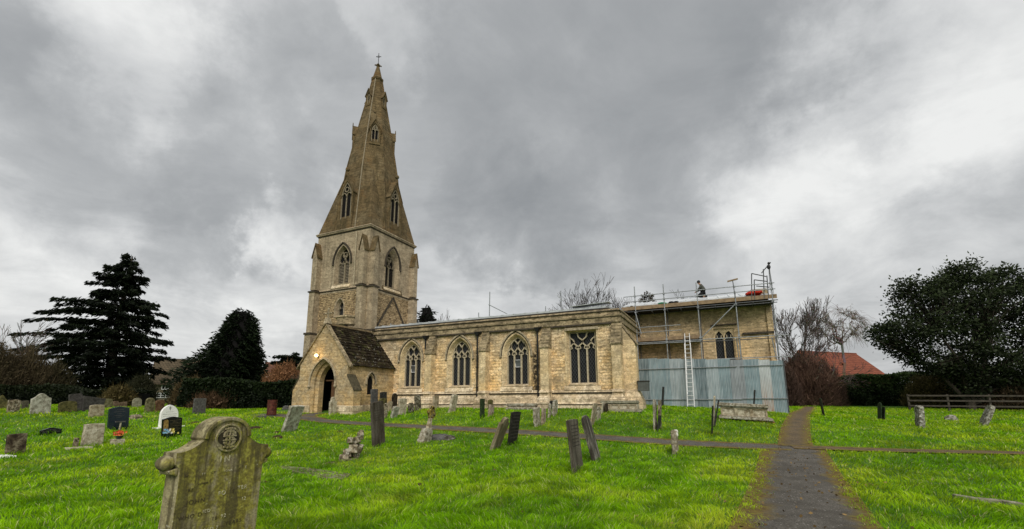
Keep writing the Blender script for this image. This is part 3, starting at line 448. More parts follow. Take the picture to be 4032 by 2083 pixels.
    if sill:
        a=o+u_*(c-w/2-fw-.08)+V*(z0-.38); b=o+u_*(c+w/2+fw+.08)+V*(z0-.38)
        t=MB(); t.hexa([a-nn*.02,b-nn*.02,b+nn*.11,a+nn*.11],[a-nn*.02+V*.3,b-nn*.02+V*.3,b+nn*.05+V*.17,a+nn*.05+V*.17])
        a2=o+u_*(c-w/2-.05)+V*(z0-.1); b2=o+u_*(c+w/2+.05)+V*(z0-.1)
        t.hexa([a2-nn*depth,b2-nn*depth,b2+nn*.04,a2+nn*.04],[a2-nn*depth+V*.13,b2-nn*depth+V*.13,b2+nn*.04+V*.02,a2+nn*.04+V*.02])
        t.build('sill',M['plinth'],win)
    return hole
# ---- aisle south wall
O=(0,0,0); H=[]
for c,w in ((-15.0,1.3),(-11.33,1.3),(-7.51,1.33)): H.append(window(c,w,1.474,3.25,4.22,O,X_,S_))
H.append(window(-3.6,1.476,1.474,3.42,4.28,O,X_,S_,square=True,hood=None,fw=.2,splay=.12))
mb=MB(); panel(mb,O,X_,Z_,[(-18.8,-.4),(-18.8,4.68),(-1.5,4.68),(-1.5,-.4)],H); panel(mb,(-1.5,0,0),Y_,Z_,[(0,-.4),(0,4.68),(6.3,4.68),(6.3,-.4)],[])
mb.build('aisle_wall',M['aisle'],church)
for c_,w_,za_,zb_ in ((-15.0,1.3,2.4,2.83),(-7.51,1.33,2.49,2.9)):
    mb=MB(); q=w_/6-.05; y_=.3
    bars(mb,(0,y_-.02,0),X_,Z_,S_,[[(c_-q,za_),(c_+q,za_),(c_+q,zb_),(c_-q,zb_),(c_-q,za_)]],.035,.04); cs=mb.build('casement',M['alu'],church)
    mb=MB(); mb.add([(c_-q,y_+.02,za_+.02),(c_+q,y_+.02,za_+.02),(c_+q,y_-.06,zb_-.02),(c_-q,y_-.06,zb_-.02)],[(0,1,2,3)]); mb.build('pane',M['open_glass'],cs)
mb=MB()   # square-headed window label
for z0,z1,dy in ((4.36,4.5,.1),): mb.box(-4.5,-2.62,-dy,.02,z0,z1)
mb.build('label_mould',M['hood'],church)
# parapet, weathered courses
mb=MB(); mb.box(-18.7,-1.42,-.07,.42,4.66,4.98); mb.box(-1.84,-1.42,.42,6.3,4.66,4.98)
mb.box(-18.7,-1.36,-.14,.46,4.98,5.1); mb.box(-1.9,-1.36,.46,6.3,4.98,5.1)
mb.hexa([(-18.7,-.06,5.1),(-1.45,-.06,5.1),(-1.45,.42,5.1),(-18.7,.42,5.1)],[(-18.7,-.02,5.3),(-1.49,-.02,5.3),(-1.49,.4,5.3),(-18.7,.4,5.3)])
mb.hexa([(-18.7,-.1,5.3),(-1.4,-.1,5.3),(-1.4,.48,5.3),(-18.7,.48,5.3)],[(-18.7,.02,5.42),(-1.5,.02,5.42),(-1.5,.36,5.42),(-18.7,.36,5.42)])
mb.box(-1.86,-1.44,.48,6.3,5.1,5.3); mb.box(-1.9,-1.4,.48,6.3,5.3,5.4)
mb.build('parapet',M['parapet'],church,bevel=.02)
mb=MB()
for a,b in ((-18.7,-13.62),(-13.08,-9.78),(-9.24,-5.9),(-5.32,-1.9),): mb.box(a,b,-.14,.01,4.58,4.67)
mb.build('string_course',M['mould_and_shade'],church)
# plinth in three offsets
mb=MB()
mb.hexa([(-16.3,-.15,.98),(-1.38,-.15,.98),(-1.38,.02,.98),(-16.3,.02,.98)],[(-16.3,-.05,1.12),(-1.45,-.05,1.12),(-1.45,.02,1.12),(-16.3,.02,1.12)])
mb.box(-16.3,-1.43,-.08,.02,.8,.98); mb.hexa([(-16.3,-.22,.66),(-1.3,-.22,.66),(-1.3,.02,.66),(-16.3,.02,.66)],[(-16.3,-.1,.82),(-1.4,-.1,.82),(-1.4,.02,.82),(-16.3,.02,.82)])
mb.box(-16.3,-1.3,-.22,.02,.46,.66); mb.hexa([(-16.3,-.34,.36),(-1.2,-.34,.36),(-1.2,.02,.36),(-16.3,.02,.36)],[(-16.3,-.23,.47),(-1.29,-.23,.47),(-1.29,.02,.47),(-16.3,.02,.47)])
mb.box(-16.3,-1.24,-.29,.02,-.3,.36)
mb.box(-1.52,-1.28,.02,6.3,.4,.8); mb.box(-1.52,-1.2,.02,6.3,-.3,.4)
mb.build('plinth',M['plinth'],church,bevel=.015)
mb=MB(); mb.box(-16.3,-1.4,-.105,0,.9,.983); mb.build('undercut_shade',M['mould_and_shade'],church); mb=MB(); mb.box(-16.3,-1.25,-.305,0,.31,.363); mb.build('undercut_shade',M['mould_and_shade'],church)  # dark strips painting the shade lines under the plinth offsets
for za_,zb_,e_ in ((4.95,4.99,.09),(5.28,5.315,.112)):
    mb=MB(); mb.box(-18.68,-1.39,-e_,0,za_,zb_); mb.build('undercut_shade',M['mould_and_shade'],church)  # thin dark strips painted as the shadow lines of the parapet courses
def buttress(x0,x1,d,zt=4.64,zf=3.47):
    mb=MB(); mb.hexa([(x0,-d,1.08),(x1,-d,1.08),(x1,.05,1.08),(x0,.05,1.08)],[(x0,-d,zf),(x1,-d,zf),(x1,.05,zf),(x0,.05,zf)])
    b=mb.build('buttress',M['dressing'],church,bevel=.015)
    m2=MB(); m2.add([(x0-.03,-d-.06,zf-.04),(x1+.03,-d-.06,zf-.04),(x1+.03,-d-.06,zf+.03),(x0-.03,-d-.06,zf+.03),(x0-.03,.02,zt),(x1+.03,.02,zt),(x0-.03,.02,zf-.04),(x1+.03,.02,zf-.04)],[(0,1,2,3),(3,2,5,4),(0,3,4,6),(1,7,5,2),(0,6,7,1)])
    n=6
    for k in range(1,n):   # weathering courses
        t=k/n; y=-d-.06+(d+.08)*t; z=zf+.03+(zt-zf-.03)*t; m2.box(x0-.035,x1+.035,y-.03,y+.06,z-.02,z+.03)
    m2.build('weathering',M['parapet'],b)
    m3=MB(); e=.06
    m3.hexa([(x0-e,-d-.16,.98),(x1+e,-d-.16,.98),(x1+e,0,.98),(x0-e,0,.98)],[(x0-.01,-d-.02,1.13),(x1+.01,-d-.02,1.13),(x1+.01,0,1.13),(x0-.01,0,1.13)])
    m3.box(x0-.03,x1+.03,-d-.06,0,.8,.98); m3.hexa([(x0-.16,-d-.26,.6),(x1+.16,-d-.26,.6),(x1+.16,0,.6),(x0-.16,0,.6)],[(x0-.04,-d-.08,.82),(x1+.04,-d-.08,.82),(x1+.04,0,.82),(x0-.04,0,.82)])
    m3.box(x0-.15,x1+.15,-d-.24,0,.47,.6); m3.box(x0-.2,x1+.2,-d-.34,0,.38,.47); m3.box(x0-.18,x1+.18,-d-.3,0,-.3,.38)
    m3.build('plinth',M['plinth'],b,bevel=.015)
for x0,x1 in ((-13.52,-13.06),(-9.68,-9.24),(-5.82,-5.34),(-1.86,-1.38)): buttress(x0,x1,.55)
# east buttress of the aisle
mb=MB(); mb.prism([(-1.55,.25,1.08),(-.75,.25,1.08),(-.77,.25,3.5),(-1.55,.25,4.62)],(0,.65,0)); eb=mb.build('buttress',M['dressing'],church,bevel=.015)
mb=MB(); mb.prism([(-.7,.2,3.46),(-.7,.2,3.54),(-1.5,.2,4.72),(-1.5,.2,4.6)],(0,.75,0)); mb.build('weathering',M['parapet'],eb)
mb=MB(); mb.hexa([(-1.5,.1,.6),(-.55,.1,.6),(-.55,1.05,.6),(-1.5,1.05,.6)],[(-1.5,.22,1.1),(-.72,.22,1.1),(-.72,.93,1.1),(-1.5,.93,1.1)]); mb.box(-1.5,-.52,.08,1.08,.44,.6); mb.box(-1.5,-.5,.06,1.1,-.3,.44); mb.build('plinth',M['plinth'],eb,bevel=.015)
# downpipes with hoppers
for x,z0 in ((-10.02,.55),(-6.12,.5),(-13.81,3.8)):
    mb=MB(); mb.tube((x,-.14,z0),(x,-.14,4.5),.05,8); p=mb.build('downpipe',M['iron'],church,smooth=False)
    m2=MB(); m2.hexa([(x-.07,-.24,4.42),(x+.07,-.24,4.42),(x+.07,-.06,4.42),(x-.07,-.06,4.42)],[(x-.15,-.3,4.66),(x+.15,-.3,4.66),(x+.15,-.04,4.66),(x-.15,-.04,4.66)]); m2.tube((x,-.17,4.6),(x+.26,-.17,4.66),.04,6); m2.build('hopper',M['iron'],p)
    m2=MB()
    for z in (1.3,2.5,3.6):
        if z>z0: m2=MB(); m2.tube((x,-.14,z),(x,-.14,z+.06),.075,8); m2.build('collar',M['iron'],p)
# metal roof of the aisle
mb=MB(); mb.add([(-18.74,.12,5.5),(-2.2,.12,5.52),(-2.2,6.2,6.35),(-18.74,6.2,6.3),(-18.74,.12,5.6),(-2.2,.12,5.63),(-2.2,6.2,6.45),(-18.74,6.2,6.4)],[(0,1,2,3),(4,7,6,5),(0,4,5,1),(1,5,6,2),(2,6,7,3),(3,7,4,0)])
for k in range(22): 
    x=-18.4+k*.76; mb.hexa([(x,.1,5.6),(x+.05,.1,5.6),(x+.05,6.1,6.42),(x,6.1,6.42)],[(x,.1,5.64),(x+.05,.1,5.64),(x+.05,6.1,6.46),(x,6.1,6.46)])
rf=mb.build('aisle_roof',M['lead'],church)
mb=MB(); mb.box(-18.72,-2.2,.14,.4,5.4,5.5); mb.build('gutter_board',M['boarddark'],rf)
mb=MB(); mb.hexa([(-4.2,.0,5.72),(-2.0,.0,5.8),(-2.0,.9,5.86),(-4.2,.9,5.78)],[(-4.2,.0,5.75),(-2.0,.0,5.83),(-2.0,.9,5.89),(-4.2,.9,5.81)]); mb.build('loose_sheet',M['lead'],rf)
# ---- chancel
CY=6.2
wr=[(2.98,2.0),(2.98,4.84),(4.1,4.84),(4.1,2.0)]; la_=arch(3.27,.44,2.2,4.25,4.68,6); lb_=arch(3.8,.46,2.2,4.25,4.68,6)
mb=MB(); panel(mb,(0,CY+.09,0),X_,Z_,wr,[la_,lb_]); reveal(mb,(0,CY,0),X_,Z_,S_,wr,wr,.09); reveal(mb,(0,CY+.09,0),X_,Z_,S_,la_,la_,.16); reveal(mb,(0,CY+.09,0),X_,Z_,S_,lb_,lb_,.16); wn=mb.build('window',M['dressing'],church)
mb=MB(); panel(mb,(0,CY+.24,0),X_,Z_,wr,[]); mb.build('pane',M['glass'],wn)
mb=MB(); bars(mb,(0,CY+.12,0),X_,Z_,S_,[[(3.27+sg*.21,4.2),(3.27+sg*.1,4.3),(3.27+sg*.13,4.45)] for sg in (-1,1)]+[[(3.8+sg*.22,4.2),(3.8+sg*.1,4.3),(3.8+sg*.13,4.45)] for sg in (-1,1)],.06,.1); mb.build('tracery',M['trac'],wn)
hole=wr
mb=MB(); panel(mb,(0,CY,0),X_,Z_,[(-1.6,-.5),(-1.6,6.35),(6.12,6.35),(6.12,-.5)],[hole]); panel(mb,(6.12,CY,0),Y_,Z_,[(0,-.5),(0,6.35),(3,7.5),(6,6.35),(6,-.5)],[])
mb.build('chancel_wall',M['chancel'],church)
mb=MB(); mb.box(2.85,4.28,CY-.1,CY,5.0,5.08); mb.build('drip_mould',M['mould_and_shade'],church); mb=MB(); mb.box(4.55,6.2,CY-.16,CY,4.36,4.48); mb.build('string_course',M['mould_and_shade'],church)
mb=MB(); mb.box(5.9,6.2,CY-.12,CY,-.4,6.2); mb.build('corner_pilaster',M['chancel'],church)
mb=MB(); mb.add([(-2.3,5.6,6.62),(6.1,5.6,6.62),(6.1,9.2,7.5),(-2.3,9.2,7.5),(-2.3,12.5,6.4),(6.1,12.5,6.4),(-2.3,5.6,6.55),(6.1,5.6,6.55)],[(0,1,2,3),(3,2,5,4),(0,6,7,1),(1,7,5,2),(0,3,4,6)])
for k in range(14):
    x=-2.2+k*.62; mb.hexa([(x,5.6,6.62),(x+.06,5.6,6.62),(x+.06,9.1,7.48),(x,9.1,7.48)],[(x,5.6,6.68),(x+.06,5.6,6.68),(x+.06,9.1,7.54),(x,9.1,7.54)])
mb.build('chancel_roof',M['roofsheet'],church)
mb=MB(); mb.hexa([(5.1,5.9,6.7),(6.1,5.9,6.7),(6.1,8.5,7.0),(5.1,8.5,7.0)],[(5.25,6.1,7.05),(6.05,6.1,7.05),(6.05,8.5,7.5),(5.25,8.5,7.5)]); mb.build('gable_coping',M['parapet'],church)
# ---- tower
tx,ty=-21.31,2.26; hw=2.55; xE=tx+hw; yS=ty-hw; xW=tx-hw; yN=ty+hw
oS=(0,yS,0); oE=(xE,0,0)
hs=window(tx+.06,1.2,8.98,10.58,11.72,oS,X_,S_,lights=2,kind='two',depth=.3,splay=.1,fw=.2,frame='belfry',hood='mould_and_shade',tr='trac_dark',glass='glass2',louvre='slat',hw=1.74,sill=True)
he=window(ty,1.2,8.98,10.58,11.72,oE,Y_,E_,lights=2,kind='two',depth=.42,splay=.2,fw=.27,frame='belfry',hood='mould_and_shade',tr='trac_dark',glass='glass2',louvre='boarddark',hw=1.74,sill=True)
mb=MB(); panel(mb,oS,X_,Z_,[(xW,8.5),(xW,13),(xE,13),(xE,8.5)],[hs]); panel(mb,oE,Y_,Z_,[(yS,8.5),(yS,13),(yN,13),(yN,8.5)],[he])
mb.add([(xW,yS,8.5),(xW,yN,8.5),(xW,yN,13),(xW,yS,13),(xE,yN,8.5),(xE,yN,13)],[(0,1,2,3),(1,4,5,2)])
mb.build('belfry_wall',M['belfry'],church)
hl=window(tx+.07,.56,6.6,7.15,7.68,oS,X_,S_,lights=1,kind='one',depth=.25,splay=.12,fw=.22,frame='belfry',hood=None,tr='trac_dark',glass='glass',sill=False,mull=.06)
mb=MB(); panel(mb,oS,X_,Z_,[(xW,-.6),(xW,8.5),(xE,8.5),(xE,-.6)],[hl]); panel(mb,oE,Y_,Z_,[(yS,-.6),(yS,8.5),(yN,8.5),(yN,-.6)],[])
mb.add([(xW,yS,-.6),(xW,yN,-.6),(xW,yN,8.5),(xW,yS,8.5),(xE,yN,-.6),(xE,yN,8.5)],[(0,1,2,3),(1,4,5,2)])
mb.build('tower_wall',M['rubble'],church)
def ring_course(z0,z1,e,name,m,slope=0):
    mb=MB(); a,b=hw+e,hw+e-slope
    f=lambda k,z: [(tx-k,ty-k,z),(tx+k,ty-k,z),(tx+k,ty+k,z),(tx-k,ty+k,z)]
    mb.loft([f(a,z0),f(b,z1)]); return mb.build(name,m,church)
ring_course(12.78,12.86,.03,'cornice_shadow',M['mould_and_shade']); ring_course(12.86,12.98,.1,'cornice',M['belfry'],-.04); ring_course(12.98,13.06,.16,'cornice',M['belfry'],.06)
ring_course(8.44,8.5,.06,'string_course',M['mould_and_shade']); ring_course(8.5,8.66,.08,'string_course',M['belfry'],.08)
ring_course(8.3,8.42,.012,'ashlar_band',M['belfry'])
mb=MB(); mb.add([(xE+.005,1.2,8.52),(xE+.005,3.4,8.52),(xE+.1,3.4,8.52),(xE+.1,1.2,8.52),(xE+.005,1.2,8.9),(xE+.005,3.4,8.9)],[(0,1,2,3),(3,2,5,4),(0,3,4),(1,5,2)]); mb.build('weathering',M['spire'],church)
def tower_buttress(kind,a,b,d=.5):
    # kind 'S': a,b are X limits, front towards -Y; kind 'E': a,b are Y limits, front towards +X
    if kind=='S': P=lambda s,dd,z:(s,yS-dd,z)
    else: P=lambda s,dd,z:(xE+dd,s,z)
    m=(a+b)/2; mb=MB()
    def blk(a,b,d,z0,z1,mb): mb.hexa([P(a,d,z0),P(b,d,z0),P(b,-.1,z0),P(a,-.1,z0)],[P(a,d,z1),P(b,d,z1),P(b,-.1,z1),P(a,-.1,z1)])
    blk(a,b,d,5.4,8.44,mb); blk(a+.03,b-.03,d-.05,8.6,11.1,mb); blk(a-.02,b+.02,d+.1,-.6,5.3,mb)
    mb.add([P(a+.03,d-.05,11.1),P(b-.03,d-.05,11.1),P(m,d-.05,12.05),P(m,-.1,12.05),P(a+.03,-.1,11.1),P(b-.03,-.1,11.1)],[(0,1,2),(0,2,3,4),(1,5,3,2)])
    o=mb.build('buttress',M['belfry'],church,bevel=.015)
    t=MB(); e=.06
    for z0,z1,dd,ee,m_ in ((8.42,8.52,d+.07,.07,0),): blk(a-ee,b+ee,dd,z0,z1,t)
    t.build('string_course',M['mould_and_shade'],o); t=MB(); blk(a-.05,b+.05,d+.17,5.28,5.42,t)
    t.build('string_course',M['mould_and_shade'],o)
    t=MB()
    for q,r_ in (((a-.03,11.04),(m,12.14)),((b+.03,11.04),(m,12.14))):
        t.hexa([P(q[0],d+.02,q[1]),P(r_[0],d+.02,r_[1]-.0),P(r_[0],-.05,r_[1]),P(q[0],-.05,q[1])],[P(q[0],d+.02,q[1]+.09),P(r_[0],d+.02,r_[1]+.09),P(r_[0],-.05,r_[1]+.09),P(q[0],-.05,q[1]+.09)])
    t.build('gablet_coping',M['spire'],o)
tower_buttress('S',-19.27,xE-.02); tower_buttress('E',yS+.02,.27); tower_buttress('S',xW+.02,-23.3); tower_buttress('E',4.28,yN-.02)
mb=MB(); mb.tube((-19.98,yS-.06,8.7),(-20.0,yS-.06,12.7),.035,6); mb.build('conductor',M['trac'],church)
mb=MB()   # scar of the old steep roof on the east face
for a,b in (((2.45,8.2),(.75,5.7)),((2.45,8.2),(4.05,6.0))): bars(mb,(xE+.06,0,0),Y_,Z_,E_,[[a,b]],.13,.08)
mb.build('roof_scar',M['mould_and_shade'],church)
# stair turret cap above the porch
def octo(cx,cy,r,z): return [(cx+r*math.cos(PI/8+k*PI/4),cy+r*math.sin(PI/8+k*PI/4),z) for k in range(8)]
cx,cy=-20.1,yS+.05
mb=MB(); mb.loft([octo(cx,cy,1.0,-.5),octo(cx,cy,1.0,5.62)]); st=mb.build('stair_turret',M['belfry'],church)
mb=MB(); mb.loft([octo(cx,cy,1.0,5.62),octo(cx,cy,1.14,5.72),octo(cx,cy,1.14,5.8),octo(cx,cy,1.02,5.84),octo(cx,cy,1.02,6.2),octo(cx,cy,1.1,6.24),octo(cx,cy,1.05,6.36),octo(cx,cy,.2,6.5)]); mb.build('turret_cap',M['parapet'],st)
mb=MB(); mb.box(cx+.3,cx+.6,cy-1.0,cy-.9,5.45,5.66); mb.build('slit',M['dark'],st)
# ---- spire
def oc(rin,z): 
    r=rin/math.cos(PI/8); return [(tx+r*math.cos(PI/8+k*PI/4),ty+r*math.sin(PI/8+k*PI/4),z) for k in range(8)]
prof=[(2.55,13.05),(2.36,14.8),(2.14,16.6),(1.94,18.36),(1.58,20.5),(1.16,22.9),(.78,24.94),(.40,27.15)]
mb=MB(); mb.loft([oc(r,z) for r,z in prof]); sp=mb.build('spire',M['spire'],church)
mb=MB(); k=2.57; br_h=18.36; rd=1.95/math.sqrt(2)
for sx in (-1,1):
    for sy in (-1,1):
        c=(tx+sx*k,ty+sy*k,13.06); p=(tx+sx*rd,ty+sy*rd,br_h); q=(tx+sx*(rd+.5),ty+sy*(rd+.5),15.71+.0)
        a=(tx+sx*1.02,ty+sy*k,13.06); b=(tx+sx*k,ty+sy*1.02,13.06); mb.add([c,p,a,b],[(0,1,2),(0,3,1),(1,3,2)])
mb.build('broach',M['spire'],sp)
for kk in range(8):
    pts=[oc(r+.01,z)[kk] for r,z in prof]; 
    if kk in (5,6,7,0): mb=MB(); mb.path(pts,.045,5); mb.build('rib',M['spire'] if kk!=6 else M['trac_dark'],sp)
mb=MB(); mb.loft([oc(.38,27.1),oc(.47,27.2),oc(.49,27.34),oc(.36,27.5),oc(.3,27.75),oc(.2,28.2),oc(.1,28.62),oc(.09,28.7)]); mb.build('capstone',M['spire'],sp)
mb=MB(); mb.loft([oc(.07,28.6),oc(.14,28.7),oc(.16,28.78),oc(.06,28.9)])
for k in range(4): 
    a=k*PI/2+PI/4; mb.path([(tx+.05*math.cos(a),ty+.05*math.sin(a),28.62),(tx+.22*math.cos(a),ty+.22*math.sin(a),28.76),(tx+.27*math.cos(a),ty+.27*math.sin(a),28.7)],.05,5)
mb.build('finial',M['spire'],sp)
mb=MB(); mb.tube((tx,ty,28.85),(tx,ty,29.9),.024,6); rx,ry=.93,-.36
mb.tube((tx-.17,ty-.08,29.6),(tx+.17,ty+.08,29.6),.022,6); mb.ball((tx,ty,29.9),.035,6,5); mb.ball((tx-.17,ty-.08,29.6),.038,6,5); mb.ball((tx+.17,ty+.08,29.6),.038,6,5)
for k in range(10):
    a=2*PI*k/10; b=2*PI*(k+1)/10; mb.tube((tx+.1*math.cos(a),ty+.045*math.cos(a),29.6+.1*math.sin(a)),(tx+.1*math.cos(b),ty+.045*math.cos(b),29.6+.1*math.sin(b)),.015,4)
mb.build('weather_cross',M['wroughtiron'],sp)
def lucarne(ang,dist,w,z0,zs,zg,ww,wz0,wzs,wza,back,lights=2,ball=.0,spike=0):
    d=Vector((math.cos(ang),math.sin(ang),0)); u=Vector((-d.y,d.x,0)); o=Vector((tx,ty,0))+d*dist; V=Vector(Z_)
    f=lambda a,z,b=0: o+u*a+V*z-d*b
    lo=arch(0,ww,wz0,wzs,wza,6); rec=arch(0,ww+.2,wz0-.05,wzs,wza+.16,6)
    mb=MB(); panel(mb,o,u,V,[(-w/2,z0),(-w/2,zs),(0,zg),(w/2,zs),(w/2,z0)],[rec])
    reveal(mb,o,u,V,d,rec,lo,.14)
    for s in (-1,1): mb.add([f(s*w/2,z0),f(s*w/2,zs),f(s*w/2,zs,back),f(s*w/2,z0,back)],[(0,1,2,3)])
    o_=mb.build('lucarne',M['spire'],sp)
    t=MB()
    for s in (-1,1):
        a=[f(s*(w/2+.06),zs-.08,-.06),f(0,zg,-.06),f(0,zg,back),f(s*(w/2+.06),zs-.08,back)]; t.hexa(a,[p+V*.09 for p in a])
    if ball: t.tube(f(0,zg+.05,.0),f(0,zg+.3,.0),.05,5); t.ball(f(0,zg+.42,0),ball,7,6)
    if spike: t.tube(f(0,zg,-.03),f(0,zg+spike,-.03),.05,5,.03)
    t.build('lucarne_coping',M['spire'],o_)
    t=MB(); panel(t,o-d*.16,u,V,arch(0,ww+.04,wz0-.02,wzs,wza+.03,6),[]); t.build('opening',M['dark'],o_)
    t=MB(); L=[]
    if lights==2:
        L=[[(0,wz0),(0,wzs)]]+[[(s*ww/4-ww/4*1.0*math.cos(q*PI/6)*1.0,wzs+ww*.42*math.sin(q*PI/6)) for q in range(7)] for s in (-1,1)]
        zz=wzs+(wza-wzs)*.55; rr=ww*.2; L.append([(rr*math.cos(2*PI*q/10),zz+rr*math.sin(2*PI*q/10)) for q in range(11)])
    L.append([(x*.97,z) for x,z in lo])
    bars(t,o-d*.06,u,V,d,L,.06 if ww>.5 else .045,.08); t.build('tracery',M['trac_dark'],o_)
for k in range(4):
    a=k*PI/2
    lucarne(a,hw+.04,1.4,13.05,16.0,17.45,.96,13.95,15.6,16.8,1.2,2,.17)
    lucarne(a,.93,.5,24.35,25.25,25.85,.24,24.6,25.1,25.42,.5,1,0)
    lucarne(a+PI/4,1.66,.82,20.45,21.75,22.6,.5,20.72,21.55,22.15,.75,2,0,.35)
mb=MB()
for sx,yy in ((-.5,0),(.5,0)):
    mb.box(tx+1.0,tx+1.06,ty-1.2,ty-1.1,23.2,23.26)
mb.build('putlog_hole',M['dark'],sp)
# ---- porch
px0,px1,pyf=-20.2,-16.35,-4.1; pc=-18.28; eav=2.74; apx=5.16
dl=[(-18.9,-.5)]+arch(-18.22,1.36,-.5,1.62,2.72)[1:-1]+[(-17.54,-.5)]
ho=arch(-18.22,1.36+.62,-.5,1.62,2.72+.34); m1=arch(-18.22,1.36+.34,-.5,1.62,2.72+.18)
mb=MB(); panel(mb,(0,pyf,0),X_,Z_,[(px0,-.6),(px0,eav),(pc,apx),(px1,eav),(px1,-.6)],[ho])
wv=window(-2.15,.42,1.0,1.72,2.08,(px1,0,0),Y_,E_,lights=2,kind='two',depth=.16,splay=.08,fw=.14,frame='porch',hood='hood',glass='glass2',sill=False,mull=.06,hoodw=.07,feet=False)
panel(mb,(px1,0,0),Y_,Z_,[(pyf,-.6),(pyf,eav+.1),(0,eav+.1),(0,-.6)],[wv])
mb.add([(px0,pyf,-.6),(px0,0,-.6),(px0,0,eav),(px0,pyf,eav)],[(0,1,2,3)])
mb.build('porch_wall',M['porch'],church)
mb=MB(); V3=Vector(Z_); reveal(mb,(0,pyf-.02,0),X_,Z_,S_,ho,m1,.16); reveal(mb,(0,pyf+.14,0),X_,Z_,S_,m1,m1,.12); reveal(mb,(0,pyf+.26,0),X_,Z_,S_,m1,arch(-18.22,1.36,-.5,1.62,2.72),.1); reveal(mb,(0,pyf+.36,0),X_,Z_,S_,arch(-18.22,1.36,-.5,1.62,2.72),arch(-18.22,1.36,-.5,1.62,2.72),.35)
dw=mb.build('doorway',M['porch'],church)
t=MB(); bars(t,(0,pyf-.1,0),X_,Z_,S_,[arch(-18.22,2.1,1.5,1.62,3.12,12)],.1,.14); t.ball((-19.27,pyf-.06,1.45),.1,6,5); t.ball((-17.17,pyf-.06,1.45),.1,6,5); t.build('hood_mould',M['hood'],dw)
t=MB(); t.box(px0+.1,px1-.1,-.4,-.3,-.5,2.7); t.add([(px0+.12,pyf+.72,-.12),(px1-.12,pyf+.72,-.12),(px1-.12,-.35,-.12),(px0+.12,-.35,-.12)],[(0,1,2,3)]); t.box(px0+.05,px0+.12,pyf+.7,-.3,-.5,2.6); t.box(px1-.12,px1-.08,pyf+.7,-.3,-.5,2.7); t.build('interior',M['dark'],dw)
t=MB(); t.box(-18.5,-17.98,pyf+.95,pyf+1.03,-.12,1.78); d_=t.build('door_leaf',M['wood'],dw)
t=MB(); t.box(-18.96,-17.48,pyf+.9,pyf+.95,1.78,1.86); [t.tube((-17.9+.0*k,pyf+.93,1.9+.16*k),(-18.15-.05*k,pyf+.93,2.05+.13*k),.02,5) for k in range(4)]; t.build('transom',M['wood'],dw)
t=MB()
for k in range(9): t.box(-17.86+.03*math.sin(k*2.2),-17.78+.03*math.sin(k*2.2),pyf+.9,pyf+.93,.55+k*.13,.63+k*.13)
t.build('notice',M['trac'],dw)
mb=MB(); tr_=[]        # stone slate roof in courses
def slate_side(sgn,xe):
    n=13; y0,y1=pyf+.22,-.06
    ex,ez=pc+sgn*(abs(xe-pc)+.16),eav-.14; 
    dx,dz=(pc-ex),(apx+.02-ez); L=math.hypot(dx,dz); nx,nz=dz/L*sgn*1.0,abs(dx)/L
    nx=sgn*abs(dz)/L
    s=0; k=0
    while s<L-.05:
        hgt=.30-.012*k; s1=min(L,s+hgt); y=y0-random.random()*.15
        while y<y1:
            wd=random.uniform(.2,.42); ya,yb=max(y,y0-.02),min(y+wd-.012,y1); y+=wd
            if yb-ya<.04: continue
            lift=.055+random.uniform(-.008,.016); j=random.uniform(-.015,.015); c=random.choice([.55,.75,.9,1.0,1.15,1.3])
            if random.random()<.04: c=2.6
            q=lambda ss,l,yy:(ex+dx*ss/L+nx*l,yy,ez+dz*ss/L+nz*l)
            mb.hexa([q(s+j,0,ya),q(s+j,0,yb),q(s1+.02,0,yb),q(s1+.02,0,ya)],[q(s+j,lift,ya),q(s+j,lift,yb),q(s1+.02,.018,yb),q(s1+.02,.018,ya)],(c,c,c))
        s=s1; k+=1
slate_side(1,px1); slate_side(-1,px0)
t=NT('porch_slates'); P=t.obj(); ca=t.n('VertexColor',layer_name='Col')
base=t.ramp(t.noise(P,3.2,5,.65).outputs[0],[(.35,(.016,.012,.008)),(.55,(.034,.026,.016)),(.66,(.048,.05,.016))])
c=t.mix(1.0,base,ca.outputs[0],'MULTIPLY'); c=t.mix(t.rng(t.noise(P,5.5,5,.7,.6).outputs[0],.635,.66),c,(.5,.49,.42)); t.col(c); t.b.inputs['Roughness'].default_value=.95; t.b.inputs['Specular IOR Level'].default_value=.05; t.bump(t.noise(P,22,4).outputs[0],.5,.02); M['slates']=t.m
pr=mb.build('porch_roof',M['slates'],church)
t=MB()
for k in range(9): t.prism([(pc-.14,pyf+.1+k*.45,apx-.03),(pc,pyf+.1+k*.45,apx+.12),(pc+.14,pyf+.1+k*.45,apx-.03)],(0,.435,0))
t.build('ridge_tiles',M['spire'],pr)
mb=MB()               # gable copings
for s,xe in ((1,px1),(-1,px0)):
    a=[(pc,pyf-.09,apx+.03),(xe+s*.22,pyf-.09,eav-.24),(xe+s*.22,pyf+.2,eav-.24),(pc,pyf+.2,apx+.03)]; mb.hexa(a,[(p[0],p[1],p[2]+.1) for p in a])
cp=mb.build('gable_coping',M['parapet'],church)
t=MB(); t.hexa([(pc-.16,pyf-.1,apx+.05),(pc+.16,pyf-.1,apx+.05),(pc+.16,pyf+.3,apx+.05),(pc-.16,pyf+.3,apx+.05)],[(pc-.1,pyf,apx+.4),(pc+.1,pyf,apx+.4),(pc+.1,pyf+.2,apx+.4),(pc-.1,pyf+.2,apx+.4)])
t.box(pc-.035,pc+.035,pyf+.06,pyf+.14,apx+.35,apx+.95); t.box(pc-.22,pc+.22,pyf+.06,pyf+.14,apx+.66,apx+.72)
for dx,dz in ((-.24,.705),(.24,.705),(0,.98)): t.ball((pc+dx,pyf+.1,apx+dz),.055,6,5)
t.build('gable_cross',M['hood'],cp)
